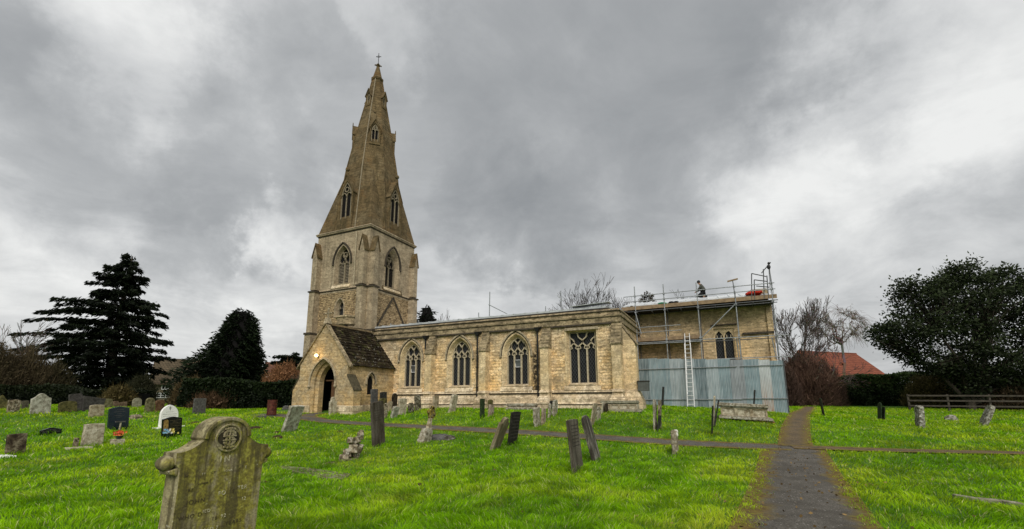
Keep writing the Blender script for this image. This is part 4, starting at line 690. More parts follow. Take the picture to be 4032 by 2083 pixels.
for s,xe in ((1,px1),(-1,px0)):   # porch side buttresses
    mb=MB(); o=xe+s*.52; y0=pyf+.02
    mb.prism([(xe-s*.05,y0,-.5),(o,y0,-.5),(o,y0,1.2),(xe,y0,2.02)],(0,.6,0)); b=mb.build('porch_buttress',M['porch'],church,bevel=.01)
    m2=MB(); m2.prism([(o+s*.04,y0-.04,1.16),(o+s*.04,y0-.04,1.22),(xe,y0-.04,2.12),(xe,y0-.04,2.02)],(0,.68,0)); m2.build('weathering',M['mossyslab'],b)
    m2=MB(); m2.box(min(xe-s*.1,o+s*.1),max(xe-s*.1,o+s*.1),y0-.1,y0+.7,-.5,.32); m2.build('plinth',M['plinth'],b,bevel=.02)
mb=MB(); mb.box(px0-.1,-19.14,pyf-.1,pyf,-.5,.34); mb.box(-17.3,px1,pyf-.1,pyf,-.5,.34); mb.box(px1,px1+.12,pyf+.7,-.02,-.5,.34); mb.build('porch_plinth',M['plinth'],church,bevel=.03)
t=NT('lamp_glow'); t.b.inputs['Emission Color'].default_value=(1,.72,.3,1); t.b.inputs['Emission Strength'].default_value=9; M['glow']=t.m
mb=MB(); mb.box(-18.78,-18.66,pyf-.1,pyf,3.18,3.34); lb=mb.build('lamp_bracket',M['iron'],church); mb=MB(); mb.ball((-18.72,pyf-.17,3.27),.095,10,8); mb.build('lamp_bulb',M['glow'],lb,smooth=True)
ld=bpy.data.lights.new('porch_lamp_light','POINT'); ld.energy=9; ld.color=(1,.68,.3); ld.shadow_soft_size=.1; lo=bpy.data.objects.new('porch_lamp_light',ld); C.objects.link(lo); lo.location=(-18.72,pyf-.36,3.3)
# nave body closing the volume behind the aisle and tower
mb=MB(); mb.box(-18.7,-1.6,6.2,11.5,-.5,6.2); mb.add([(-18.7,6.2,6.2),(-1.6,6.2,6.2),(-1.6,11.5,6.2),(-18.7,11.5,6.2),(-18.7,8.9,6.9),(-1.6,8.9,6.9)],[(0,1,5,4),(2,3,4,5),(0,4,3),(1,2,5)]); mb.build('nave',M['chancel'],church)
mb=MB(); mb.box(-1.6,6.1,6.8,12.2,-.5,6.3); mb.build('chancel_body',M['chancel'],church)
# electric box on the aisle corner
mb=MB(); mb.box(-.72,-.2,.12,.5,1.02,1.5); bx=mb.build('meter_box',simple('grey_box',(.1,.11,.1),(.06,.065,.06),5,.6),church,bevel=.01); mb=MB(); mb.box(-.76,-.16,.09,.53,1.5,1.54); mb.build('lid',M['boarddark'],bx)
# ================================================================== ground, paths, lawn
def ground_mat():
    t=NT('lawn_soil'); P=t.obj(); n=t.noise(P,.35,6,.6).outputs[0]; f=t.noise(P,14,6,.7).outputs[0]
    a=t.ramp(n,[(.3,(.06,.16,.012)),(.5,(.1,.24,.018)),(.7,(.18,.31,.03))]); b=t.mix(t.rng(f,.35,.7),a,(.035,.075,.01))
    t.col(b); t.bump(f,1,.06); return t.m
def axis(lo,hi,a,b,st): 
    x=list(np.arange(a,b+1e-6,st)); s=st; v=a
    while v>lo: s*=1.35; v-=s; x.insert(0,v)
    s=st; v=b
    while v<hi: s*=1.35; v+=s; x.append(v)
    return np.array(x)
gx=axis(-420,420,-46,28,.5); gy=axis(-90,700,-30,16,.5); GX,GY=np.meshgrid(gx,gy)
def gzf(x,y):
    r=np.hypot(np.asarray(x)-0,np.asarray(y)+5); w=np.clip((r-60)/50,0,1); w=w*w*(3-2*w); return gz(x,y)*(1-w)+w*(-.1)
GZ=gzf(GX,GY); nx_,ny_=len(gx),len(gy)
me=bpy.data.meshes.new('ground'); me.from_pydata(np.c_[GX.ravel(),GY.ravel(),GZ.ravel()].tolist(),[],[(j*nx_+i,j*nx_+i+1,(j+1)*nx_+i+1,(j+1)*nx_+i) for j in range(ny_-1) for i in range(nx_-1)]); me.shade_smooth()
me.materials.append(ground_mat()); g=bpy.data.objects.new('ground',me); C.objects.link(g); struct(g)
PATHS=[  # centre line, half width of gravel, mossy margin left, right
 ('footpath',[(2.7,-30),(3.4,-24),(4.22,-17),(4.78,-11.5),(5.08,-8.3),(5.14,-7.6)],.37,.56,.34,0),
 ('cross_footpath',[(4.9,-7.95),(1.75,-8.15),(-.9,-7.95),(-5.6,-7.3),(-10.1,-7.15),(-13.4,-7.0),(-15.6,-6.75),(-17.2,-5.9),(-18.1,-4.9),(-18.2,-4.0)],.24,.27,.27,0),
 ('porch_footpath',[(-15.8,-6.6),(-18.0,-6.1),(-19.6,-5.9),(-21.0,-5.8)],.5,.1,.1,0),
 ('worn_footpath',[(5.1,-7.8),(5.45,-4.9),(6.3,1.0),(7.1,6.5),(8.4,14),(10,24)],.2,.26,.26,1),
 ('grass_footpath',[(5.0,-7.9),(7.95,-7.5),(10.45,-6.9),(15,-6.2),(24,-5)],.16,.16,.14,1)]
def path_mat(name,worn):
    t=NT(name); P=t.obj(); ca=t.n('VertexColor',layer_name='Col'); u=t.sep(ca.outputs[0])[0]
    f=t.noise(P,60,4,.7).outputs[0]; m=t.noise(P,2.2,6,.65).outputs[0]
    a=t.ramp(f,[(.36,(.045,.04,.033)),(.5,(.115,.104,.087)),(.64,(.22,.205,.178))] if not worn else [(.34,(.06,.042,.02)),(.5,(.15,.105,.055)),(.66,(.22,.17,.1))])
    vo=t.n('TexVoronoi'); a=t.mix(t.math('MULTIPLY',t.rng(t.noise(P,1.6,6,.7,.5).outputs[0],.42,.62),.6),a,(.05,.044,.035)); t.put(vo.inputs['Vector'],t.vmul(P,(1,1.,1))); vo.inputs['Scale'].default_value=26; sp=t.math('MULTIPLY',t.math('LESS_THAN',vo.outputs['Distance'],.34),t.math('GREATER_THAN',t.sep(vo.outputs['Color'])[0],.93))
    a=t.mix(t.math('MULTIPLY',sp,.75),a,(.34,.32,.29))
    moss=t.ramp(t.noise(P,9,5,.7).outputs[0],[(.3,(.07,.045,.02)),(.5,(.15,.1,.025)),(.62,(.2,.17,.03)),(.75,(.1,.16,.02))])
    k=t.rng(t.math('ADD',u,t.math('MULTIPLY',t.math('SUBTRACT',m,.5),1.2)),.5 if not worn else .25,.8)
    t.col(t.mix(k,a,moss)); t.bump(t.math('ADD',f,t.math('MULTIPLY',m,.4)),.9,.02); t.b.inputs['Roughness'].default_value=.9; return t.m
PM=[path_mat('tarmac_path',0),path_mat('worn_earth_path',1)]
def resample(pts,st):
    P=[Vector(p) for p in pts]; n=len(P); out=[]
    for i in range(n-1):
        p0=P[max(i-1,0)];p1=P[i];p2=P[i+1];p3=P[min(i+2,n-1)]; k=max(1,int((p2-p1).length/st))
        for j in range(k):
            t=j/k; out.append(.5*((2*p1)+(p2-p0)*t+(2*p0-5*p1+4*p2-p3)*t*t+(3*p1-p0-3*p2+p3)*t**3))
    return out+[P[-1]]
PL=[]
for name,pts,hw_,ml,mr,worn in PATHS:
    c=resample(pts,.25); L=[]; cols=[]; us=np.linspace(-1,1,15); mb=MB(); n=len(c); vs=[]
    for i,p in enumerate(c):
        d=(c[min(i+1,n-1)]-c[max(i-1,0)]).normalized(); nn=Vector((-d.y,d.x))
        for u in us:
            o=u*(hw_+(ml if u>0 else mr)); q=p+nn*o; vs.append((q.x,q.y))
    zz=gzf([v[0] for v in vs],[v[1] for v in vs])+.02+.004*len(PL); V=[(a[0],a[1],b) for a,b in zip(vs,zz)]; F=[];CC=[]
    for i in range(n-1):
        for j in range(14): F.append((i*15+j,i*15+j+1,(i+1)*15+j+1,(i+1)*15+j))
    me=bpy.data.meshes.new(name); me.from_pydata(V,[],F); at=me.color_attributes.new('Col','FLOAT_COLOR','POINT')
    at.data.foreach_set('color',np.tile(np.c_[np.abs(us),np.abs(us),np.abs(us),np.ones(15)],(n,1)).ravel()); me.shade_smooth(); me.materials.append(PM[worn])
    o=bpy.data.objects.new(name,me); C.objects.link(o); struct(o); PL.append((np.array([(p.x,p.y) for p in c]),hw_,ml,mr))
def path_free(x,y):      # how far outside the gravel each point lies (in margin widths)
    best=np.full(len(x),9.)
    for c,hw_,ml,mr in PL:
        for a,b in zip(c[:-1:2],c[2::2]):
            d=b-a; L2=d@d; t=np.clip(((x-a[0])*d[0]+(y-a[1])*d[1])/L2,0,1); dx=x-a[0]-t*d[0]; dy=y-a[1]-t*d[1]; r=np.hypot(dx,dy)
            side=np.where(d[0]*dy-d[1]*dx>0,ml,mr); best=np.minimum(best,(r-hw_)/np.maximum(side,.05))
    return best
def vnoise(x,y,s,seed):
    r=np.random.default_rng(seed).random((64,64)); x=x/s; y=y/s; i=np.floor(x).astype(int); j=np.floor(y).astype(int); u=x-i; v=y-j; u=u*u*(3-2*u); v=v*v*(3-2*v)
    g=lambda a,b: r[a%64,b%64]
    return (g(i,j)*(1-u)+g(i+1,j)*u)*(1-v)+(g(i,j+1)*(1-u)+g(i+1,j+1)*u)*v
def grass():
    N=GRASS_N; cx,cy=CAM[0],CAM[1]
    r=np.exp(RNG.uniform(math.log(2.6),math.log(52),N)); a=RNG.uniform(-1.12,1.12,N)+R(90+YAW)
    x=cx+r*np.cos(a); y=cy+r*np.sin(a)
    ok=np.ones(N,bool)
    ok&=~((x>-16.35)&(x<-1.1)&(y>-.33)&(y<12)); ok&=~((x>-24)&(x<-15.8)&(y>-4.2)&(y<5)); ok&=~((x>-1.6)&(x<6.35)&(y>4.85)&(y<13)); ok&=~((x>-18.7)&(x<-1.1)&(y>0)&(y<12)); ok&=y<40
    pf=path_free(x,y); dens=np.clip((pf-.35)*1.3+vnoise(x,y,.35,3)*.9-.45,0,1); ok&=RNG.random(N)<dens
    x=x[ok];y=y[ok];r=r[ok]; n=len(x); z=gzf(x,y)
    big=vnoise(x,y,2.3,1)*.6+vnoise(x,y,.7,2)*.4; cl=vnoise(x,y,.22,5)
    edge=np.clip(pf[ok]/2.5,0,1)
    h=(.03+.06*big*cl*1.6+RNG.random(n)*.03)*(.55+.45*edge)*(1+np.clip((r-12)/60,0,.5)); w=np.clip(.00108*r,.0048,.036)*(.7+.6*RNG.random(n))
    near=np.zeros(n)
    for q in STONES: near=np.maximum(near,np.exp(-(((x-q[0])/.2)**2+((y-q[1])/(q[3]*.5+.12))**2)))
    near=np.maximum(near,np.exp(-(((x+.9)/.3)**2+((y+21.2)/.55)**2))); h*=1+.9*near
    az=RNG.random(n)*2*PI; bend=vnoise(x,y,.5,8)*2*PI*1.5; lx=(np.cos(bend)*.75+RNG.normal(0,.5,n))*h*1.1; ly=(np.sin(bend)*.75+RNG.normal(0,.5,n))*h*1.1
    dx=np.cos(az)*w/2; dy=np.sin(az)*w/2
    V=np.empty((n,5,3)); z0=z-.012
    V[:,0]=np.c_[x-dx,y-dy,z0]; V[:,1]=np.c_[x+dx,y+dy,z0]
    V[:,2]=np.c_[x+dx*.75+lx*.35,y+dy*.75+ly*.35,z+h*.62]; V[:,3]=np.c_[x-dx*.75+lx*.35,y-dy*.75+ly*.35,z+h*.62]; V[:,4]=np.c_[x+lx,y+ly,z+h]
    b=np.arange(n)*5
    loops=np.c_[b,b+1,b+2,b+3,b+3,b+2,b+4].ravel(); starts=np.c_[np.arange(n)*7,np.arange(n)*7+4].ravel(); tot=np.tile([4,3],n)
    me=bpy.data.meshes.new('grass'); me.vertices.add(5*n); me.vertices.foreach_set('co',V.ravel()); me.loops.add(7*n); me.loops.foreach_set('vertex_index',loops.astype(np.int32)); me.polygons.add(2*n); me.polygons.foreach_set('loop_start',starts.astype(np.int32)); me.polygons.foreach_set('loop_total',tot.astype(np.int32)); me.update(); 
    yel=np.clip(vnoise(x,y,1.6,11)*1.3-.35+RNG.normal(0,.15,n)+(1-np.clip(pf[ok]/3.,0,1))*.6,0,1); drk=np.clip((vnoise(x,y,1.1,12)*.6+vnoise(x,y,.38,13)*.55)*2.2-.85+RNG.normal(0,.18,n),0,1)
    base=np.array([.245,.49,.006]); ye=np.array([.55,.64,.03]); dk=np.array([.075,.215,.005]); pale=np.array([.6,.6,.25])
    drk=np.clip(drk+near*.5,0,1); c=base+(ye-base)*yel[:,None]*.8; c=c+(dk-c)*drk[:,None]*.58; pm=(RNG.random(n)<.045)[:,None]; c=np.where(pm,pale,c); bm=(np.clip(vnoise(x,y,.8,21)*2.6-1.75,0,1)*(RNG.random(n)<.6))[:,None]; c=c+(np.array([.34,.31,.06])-c)*bm*.6; c*=(.84+.56*RNG.random(n))[:,None]  # blades close to stones are coloured darker as painted contact shade
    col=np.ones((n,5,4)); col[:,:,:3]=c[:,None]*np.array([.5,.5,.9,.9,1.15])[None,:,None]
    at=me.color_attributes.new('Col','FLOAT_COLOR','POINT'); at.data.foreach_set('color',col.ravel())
    t=NT('grass_blades'); ca=t.n('VertexColor',layer_name='Col'); t.col(ca.outputs[0]); t.b.inputs['Roughness'].default_value=.7; t.b.inputs['Specular IOR Level'].default_value=.02
    tr=t.n('BsdfTranslucent'); t.l(ca.outputs[0],tr.inputs[0]); mx=t.n('MixShader'); mx.inputs[0].default_value=.35; t.l(t.b.outputs[0],mx.inputs[1]); t.l(tr.outputs[0],mx.inputs[2]); t.l(mx.outputs[0],t.out.inputs[0])
    me.materials.append(t.m); o=bpy.data.objects.new('grass',me); C.objects.link(o); tag(o,'short lush green winter grass over the churchyard','grass',kind='stuff')
grass()
# ================================================================== headstones
def stonemat(name,cs,scale=7,blot=None,blot_amt=.5,rough=.9,streak=False,bump=.5,spec=.2,orange=0):
    t=NT(name); oi=t.n('ObjectInfo'); off=t.math('MULTIPLY',oi.outputs['Random'],37.); P=t.vadd(t.obj(),t.comb(off,off,off))
    Pv=t.vmul(P,(1,1,.22)) if streak else P
    f=t.noise(Pv,scale,7,.68,.3).outputs[0]; c=t.ramp(f,list(zip(np.linspace(.38,.62,len(cs)),cs)))
    c=t.mix(t.math('MULTIPLY',t.rng(t.noise(P,30,5,.7).outputs[0],.4,.7),.5),c,tuple(q*.45 for q in cs[0]))
    if blot: c=t.mix(t.math('MULTIPLY',t.rng(t.noise(P,scale*.7,6,.7,.6).outputs[0],.55,.62),blot_amt),c,blot)
    if orange: c=t.mix(t.math('MULTIPLY',t.rng(t.noise(P,3.,5).outputs[0],.55,.7),orange),c,(.3,.13,.04))
    t.col(c); t.b.inputs['Roughness'].default_value=rough; t.b.inputs['Specular IOR Level'].default_value=spec
    if bump: t.bump(t.math('ADD',f,t.math('MULTIPLY',t.noise(P,24,5,.7).outputs[0],.6)),bump,.03)
    return t.m
SM={'olive':stonemat('olive_stone',[(0.037, 0.037, 0.015),(0.094, 0.085, 0.027),(0.15, 0.131, 0.05)]),'olive2':stonemat('mottled_olive_stone',[(.07,.065,.03),(.15,.135,.065),(.24,.22,.13)]),
'pitted':stonemat('pitted_stone',[(0.06, 0.048, 0.03),(0.18, 0.144, 0.09),(0.432, 0.372, 0.264)],9,(.5,.47,.38),.7,bump=1),'pitted2':stonemat('hollowed_stone',[(.018,.014,.01),(.1,.085,.055),(.33,.3,.21)],8,(.55,.53,.46),.7,bump=1.2),
'dull':stonemat('dull_stone',[(.04,.036,.025),(.09,.08,.055),(.13,.12,.08)]),'palegrey':stonemat('pale_grey_stone',[(0.195, 0.18, 0.135),(0.39, 0.375, 0.3),(0.6, 0.585, 0.495)],6,(.16,.09,.06),.35),'darkgrey':stonemat('dark_grey_stone',[(0.03, 0.028, 0.025),(0.06, 0.055, 0.05),(0.09, 0.084, 0.076)]),
'buff':stonemat('buff_stone',[(0.192, 0.15, 0.09),(0.372, 0.312, 0.21),(0.516, 0.456, 0.336)],6,(.1,.085,.055),.5,orange=.3),'reddish':stonemat('reddish_stone',[(.08,.055,.035),(.17,.115,.075),(.23,.17,.115)]),'palegrey2':stonemat('lichened_grey_stone',[(0.168, 0.156, 0.102),(0.288, 0.27, 0.192),(0.408, 0.384, 0.3)]),
'redbrown':stonemat('red_brown_stone',[(.05,.028,.015),(.12,.06,.03),(.17,.1,.055)]),'navy':stonemat('navy_polished_stone',[(.006,.012,.022),(.010,.018,.03),(.014,.023,.036)],3,rough=.25,bump=0,spec=.5),'black':stonemat('black_polished_stone',[(.004,.005,.006),(.006,.007,.008),(.009,.01,.011)],3,rough=.2,bump=0,spec=.4),
'blackgold':stonemat('black_granite',[(.004,.004,.005),(.006,.006,.007),(.009,.009,.01)],3,rough=.2,bump=0,spec=.4),'palebuff':stonemat('pale_buff_stone',[(0.25, 0.206, 0.138),(0.475, 0.425, 0.312),(0.65, 0.6, 0.475)],6,(.13,.1,.06),.55),'brownstain':stonemat('stained_stone',[(.03,.02,.013),(.085,.062,.038),(.26,.22,.15)],4),
'white':stonemat('white_stone',[(.86,.85,.81),(.9,.89,.86),(.92,.91,.88)],4,rough=.6,bump=.1),'slate':stonemat('grey_slate',[(0.066, 0.064, 0.06),(0.102, 0.098, 0.092),(0.144, 0.138, 0.13)],8),'slatedark':stonemat('dark_slate',[(.018,.018,.017),(.034,.034,.032),(.055,.054,.05)],8),'slatedark2':stonemat('near_black_slate',[(.012,.011,.009),(.022,.02,.016),(.035,.032,.027)],8),
'paleolive':stonemat('pale_green_stone',[(.16,.155,.085),(.26,.25,.15),(.33,.32,.22)],6),'slatebrown':stonemat('brown_slate',[(.035,.028,.018),(.07,.058,.042),(.12,.105,.085)],5,streak=True),'slatebrown2':stonemat('weathered_slate',[(.05,.042,.03),(.105,.092,.07),(.17,.152,.12)],6,streak=True),'slatestreak':stonemat('streaked_slate',[(.035,.03,.022),(.085,.076,.06),(.27,.255,.215)],7,streak=True),
'brownblack':stonemat('brown_black_stone',[(.012,.009,.006),(.035,.026,.015),(.075,.058,.035)],6),'green':stonemat('green_algae_stone',[(.01,.02,.008),(.022,.04,.014),(.05,.07,.03)],7),'greenblack':stonemat('green_black_stone',[(.01,.013,.008),(.022,.028,.014),(.04,.048,.026)],7),'pinkbuff':stonemat('pinkish_stone',[(.16,.115,.08),(.3,.235,.175),(.42,.36,.29)],7),
'lichen':stonemat('lichened_stone',[(0.12, 0.102, 0.066),(0.312, 0.276, 0.198),(0.504, 0.48, 0.396)],9,(.54,.53,.48),.6,bump=.9),'lichen2':stonemat('white_lichened_stone',[(.06,.055,.035),(.2,.19,.14),(.46,.45,.4)],9,(.62,.61,.56),.75,bump=1),'buffgrey':stonemat('weathered_buff_stone',[(.1,.078,.045),(.2,.165,.1),(.33,.28,.19)],6,streak=True),'whitecap':stonemat('stub_stone',[(.13,.11,.07),(.26,.22,.15),(.38,.34,.25)],8,(.5,.47,.4),.5,bump=.9)}
def outline(style,w,wt,h,hs):
    a=w/2; b=wt/2; q=min(hs,h*.97)
    if style=='flat': t=[(-b,h*.985),(-b*.3,h),(b*.4,h),(b,h*.985)]
    elif style=='slant': t=[(-b,h),(b,h*.86)]
    elif style=='arch': t=[(-b,q)]+[(-b*math.cos(k*PI/10),q+(h-q)*math.sin(k*PI/10)) for k in range(1,10)]+[(b,q)]
    elif style=='round': q=min(q,h-b*.8); t=[(-b*math.cos(k*PI/12),q+(h-q)*math.sin(k*PI/12)) for k in range(13)]
    elif style=='gothic': t=arch(0,wt,0,max(q*.92,.2),h,6)[1:-1]
    elif style=='peak': t=[(-b,q),(0,h),(b,q)]
    elif style=='point': t=[(-b,h*.84),(-b*.8,h*.93),(-b*.3,h*.985),(b*.05,h),(b*.45,h*.97),(b*.85,h*.92),(b,h*.84)]
    elif style=='wave': t=[(-b,q)]+[(-b+2*b*k/10,q+(h-q)*(.5-.5*math.cos(2*PI*k/10))) for k in range(1,10)]+[(b,q)]
    elif style=='shoulder': s=.62; t=[(-b,q),(-b*s,q),(-b*s,q+.03)]+[(-b*s*math.cos(k*PI/10),q+.03+(h-q-.03)*math.sin(k*PI/10)) for k in range(1,10)]+[(b*s,q+.03),(b*s,q),(b,q)]
    elif style=='ogee': t=[(-b,q)]+[(-b+b*k/6,q+(h-q)*(.5-.5*math.cos(PI*k/6))) for k in range(1,6)]+[(0,h)]+[(b*k/6,q+(h-q)*(.5+.5*math.cos(PI*k/6))) for k in range(1,6)]+[(b,q)]
    elif style=='stepl': t=[(-b,h*.95),(-b*.7,h),(-b*.3,h*.95),(-b*.2,q),(b,q)]
    elif style=='jag': t=[(-b,q*.9),(-b*.75,h*.97),(-b*.2,h*.93),(b*.15,h),(b*.6,h*.9),(b,q)]
    return [(-a,-.35)]+t+[(a,-.35)]
def headstone(x,y,z,w,wt,h,hs,T,lean,tip,style,mat,label,name='headstone',group='old headstones in the churchyard',yaw=0):
    pts=outline(style,w,wt,h,hs); rough=mat in('pitted','pitted2','lichen','lichen2','whitecap'); mb=MB()
    if rough: pts=[(p[0]+random.uniform(-.02,.02),p[1]+random.uniform(-.018,.018)) if p[1]>0 else p for p in pts]
    # grid-filled outline: front, back and a bevelled edge
    f=[(T/2,p[0],p[1]) for p in pts]; b=[(-T/2,p[0],p[1]) for p in pts]; n=len(pts)
    mb.add(f+b,[tuple(range(n)),tuple(range(n,2*n))[::-1]]+[(i,n+i,n+(i+1)%n,(i+1)%n) for i in range(n)])
    o=mb.build(name,SM[mat],None,bevel=min(.014,T*.2)); o.location=(x,y,z-.01); o.rotation_euler=(-lean,tip,yaw)
    if rough:
        s=o.modifiers.new('sub','SUBSURF'); s.subdivision_type='SIMPLE'; s.levels=s.render_levels=3
        tx_=bpy.data.textures.get('weather') or bpy.data.textures.new('weather','CLOUDS'); tx_.noise_scale=.12; d=o.modifiers.new('wear','DISPLACE'); d.texture=tx_; d.strength=.05; d.mid_level=.55; d.texture_coords='GLOBAL'
    return tag(o,label,'headstone',group)
HS=[]
for r_ in STONES: HS.append(headstone(*r_))
def bylabel(s): return [o for o in HS if s in o['label']][0]
def inscr(o,m,rows,name='lettering',T=.12):   # cut lines on a stone face: each row (y0,y1,z) broken in words
    mb=MB()
    for y0,y1,z,hh in rows:
        y=y0
        while y<y1-.01:
            e=min(y1,y+random.uniform(.015,.05)); mb.box(T/2,T/2+.003,y,e,z,z+hh*.6); y=e+.014
    p=mb.build(name,m,o,local=True); return p
letter_w=simple('letter_silver',(.22,.22,.21),(.12,.12,.115),20,.6,bumpst=0); letter_g=simple('letter_gilt',(.2,.15,.07),(.1,.075,.03),20,.5,bumpst=0); letter_k=simple('letter_dark',(.13,.12,.11),(.09,.085,.08),20,.8,bumpst=0); cutdark=simple('cut_lettering',(.04,.034,.026),(.03,.025,.02),20,.9,bumpst=0)
o=bylabel('gold picture'); inscr(o,letter_g,[(-.1,.3,.62,.016),(.0,.16,.57,.014),(-.1,.31,.52,.018),(-.08,.27,.47,.014),(-.09,.3,.41,.018),(-.1,.22,.35,.014),(-.05,.3,.3,.014),(-.1,.24,.24,.014)],T=.1)
mb=MB(); pts=[(-.32,.24),(-.32,.62),(-.28,.67),(-.2,.68),(-.15,.62),(-.15,.24)]; mb.prism([(.05,p[0],p[1]) for p in pts],(.004,0,0)); mb.build('gold_panel',simple('gilt_etching',(.36,.24,.07),(.1,.05,.012),14,.5,bumpst=.4),o,local=True)
o=bylabel('large dark navy'); inscr(o,letter_k,[(-.12,.14,.84,.02),(-.2,.2,.76,.02),(-.08,.08,.68,.018),(-.17,.18,.6,.02),(-.1,.12,.53,.018)])
o=bylabel('low wide black'); inscr(o,letter_w,[(-.12,.14,.19,.014),(-.3,-.04,.14,.014),(.04,.3,.14,.014),(-.26,-.08,.09,.012),(.08,.26,.09,.012),(-.24,-.1,.05,.012)],T=.1)
o=bylabel('bright white'); inscr(o,letter_k,[(-.16,.16,.68,.016),(-.3,.3,.58,.022),(-.27,.27,.5,.018),(-.1,.1,.43,.014)])
mb=MB(); mb.box(.061,.064,-.012,.012,.76,.92); mb.box(.0645,.067,-.05,.05,.85,.873); mb.build('cross_emblem',letter_k,o,local=True)
mb=MB(); mb.box(-.16,.3,-.55,.55,-.2,.04); mb.build('base',SM['white'],o,local=True,bevel=.01)
o=bylabel('tall narrow brown slate'); inscr(o,cutdark,[(-.2,.2,1.2,.03),(-.24,.24,1.12,.025),(-.2,.24,1.04,.025),(-.24,.2,.96,.025),(-.2,.2,.88,.025)],T=.09)
o=bylabel('carved lines'); inscr(o,cutdark,[(-.26,.24,1.02-k*.075,.03) for k in range(7)],T=.08)
o=bylabel('very dark slate headstone'); inscr(o,simple('worn_lettering',(.06,.055,.045),(.045,.04,.03),20,.9,bumpst=0),[(-.28,.28,1.0-k*.11,.04) for k in range(8)],T=.07)
# white lichen cap
o=bylabel('stubby'); mb=MB()
for k in range(9): mb.ball((random.uniform(-.06,.06),random.uniform(-.2,.2),.6+random.uniform(-.1,.05)),random.uniform(.04,.075),6,5)
mb.build('lichen_cap',simple('white_lichen',(.75,.73,.66),(.5,.48,.4),12),o,local=True)
# pale leaning stone: kerb base, block
b=thing('grave_kerb','pale stone kerb and block at the foot of the leaning pale headstone by the orange flowers','grave kerb',(-15.9,-15.65,gz(-15.9,-15.65)))
x,y=-15.75,-15.6; z=gz(x,y); mb=MB(); mb.box(x-.05,x+.25,y+.32,y+.62,z-.1,z+.2); mb.build('block',SM['palebuff'],b,bevel=.015); mb=MB(); mb.box(x-.1,x+.4,y-.85,y-.3,z-.1,z+.03); mb.build('kerb',SM['palebuff'],b,bevel=.01)
o=headstone(-15.9,-16.15,gz(-15.9,-16.15),.14,.1,.34,.3,.12,.05,0,'point','pitted','tiny crumbling stone post left of the pale leaning headstone by the flowers')
mb=MB(); x,y=-15.7,-18.0; z=gz(x,y); mb.box(x-.1,x+.6,y-.5,y+.25,z-.1,z+.05); tag(mb.build('grave_kerb',SM['white'],None,bevel=.01),'white kerb end beside the heavily brown stained headstone','grave kerb')
def bouquet(name,loc,cols,label,r=.16,vase=(.02,.04,.03)):
    t=thing(name,label,'flowers',loc); mb=MB(); mb.loft([[(loc[0]+q*math.cos(a),loc[1]+q*math.sin(a),loc[2]+h) for a in np.linspace(0,2*PI,9)[:-1]] for q,h in ((.06,-.05),(.08,.1),(.1,.16))]); mb.build('vase',simple(name+'_vase',vase,None,5,.4),t)
    for ci,c in enumerate(cols):
        mb=MB()
        for k in range(14):
            p=(loc[0]+random.gauss(0,r*.45),loc[1]+(ci-(len(cols)-1)/2)*r*.75+random.gauss(0,r*.3),loc[2]+.2+random.uniform(0,.14)); 
            for j in range(5):
                a=j*2*PI/5; q=.032; mb.add([p,(p[0]+.02,p[1]+q*math.cos(a),p[2]+q*math.sin(a)),(p[0]+.035,p[1]+q*1.3*math.cos(a+.5),p[2]+q*1.3*math.sin(a+.5)),(p[0]+.02,p[1]+q*math.cos(a+1),p[2]+q*math.sin(a+1))],[(0,1,2,3)])
        mb.build('blooms',simple(name+'_petals_%s'%'abc'[ci],c,tuple(v*.75 for v in c),20,.6,bumpst=0),t)
    mb=MB()
    for k in range(30):
        p=Vector((loc[0]+random.gauss(0,r*.5),loc[1]+random.gauss(0,r*.5),loc[2]+random.uniform(.08,.24))); d=Vector((random.gauss(0,1),random.gauss(0,1),random.uniform(0,1))).normalized()*.09; s=d.cross(Vector((0,0,1)))*.25; mb.add([p-s,p+s,p+d+s*.4,p+d-s*.4],[(0,1,2,3)])
    mb.build('leaves',simple(name+'_leaves',(.03,.1,.02),(.015,.05,.012),10),t)
x,y=-15.6,-15.12; bouquet('flower_vase',(x,y,gz(x,y)+.12),[(.8,.12,.06),(.85,.3,.06)],'orange and red flowers in a dark vase beside the pale leaning headstone')
x,y=-15.9,-13.42; bouquet('flower_bunch',(x,y,gz(x,y)-.02),[(.3,.55,.75),(.85,.8,.8),(.85,.72,.2)],'blue, white and yellow flowers at the foot of the black stone with gold panel',.15)
# little T-shaped marker by the navy stone
x,y=-20.3,-12.95; z=gz(x,y); t=thing('grave_marker','small T shaped pale marker post standing before the navy polished stone','grave marker',(x,y,z)); mb=MB(); mb.tube((x,y,z-.1),(x,y+.02,z+.33),.035,6); mb.build('post',SM['palebuff'],t); mb=MB(); mb.box(x-.05,x+.05,y-.17,y+.17,z+.33,z+.38); mb.build('bar',SM['slate'],t)
def lump(name,x,y,r,h,mat,label,cat,seed,sq=(1,1),z=None,group=None):
    rr=random.Random(seed); mb=MB(); z=gz(x,y) if z is None else z; rings=[]
    for j in range(6):
        t=j/5; q=math.cos(t*PI/2)**.7; rings.append([(x+sq[0]*r*q*math.cos(a)*rr.uniform(.82,1.15),y+sq[1]*r*q*math.sin(a)*rr.uniform(.82,1.15),z-.06+(h+.06)*math.sin(t*PI/2)*rr.uniform(.93,1.05)) for a in np.linspace(0,2*PI,12)[:-1]])
    mb.loft(rings); return tag(mb.build(name,mat,None,smooth='mole' in name),label,cat,group)
soil=simple('molehill_soil',(.055,.032,.018),(.022,.013,.008),18,1,bumpst=1)
for i,(x,y,r,lab) in enumerate(MOLES): lump('molehill',x,y,r,.1 if r>.2 else .06,soil,lab,'molehill',i,group='molehills in the lawn')
for i,(x,y,r,h,m,lab) in enumerate(LUMPS): lump('broken_stone',x,y,r,h,SM[m],lab,'broken stone',20+i)
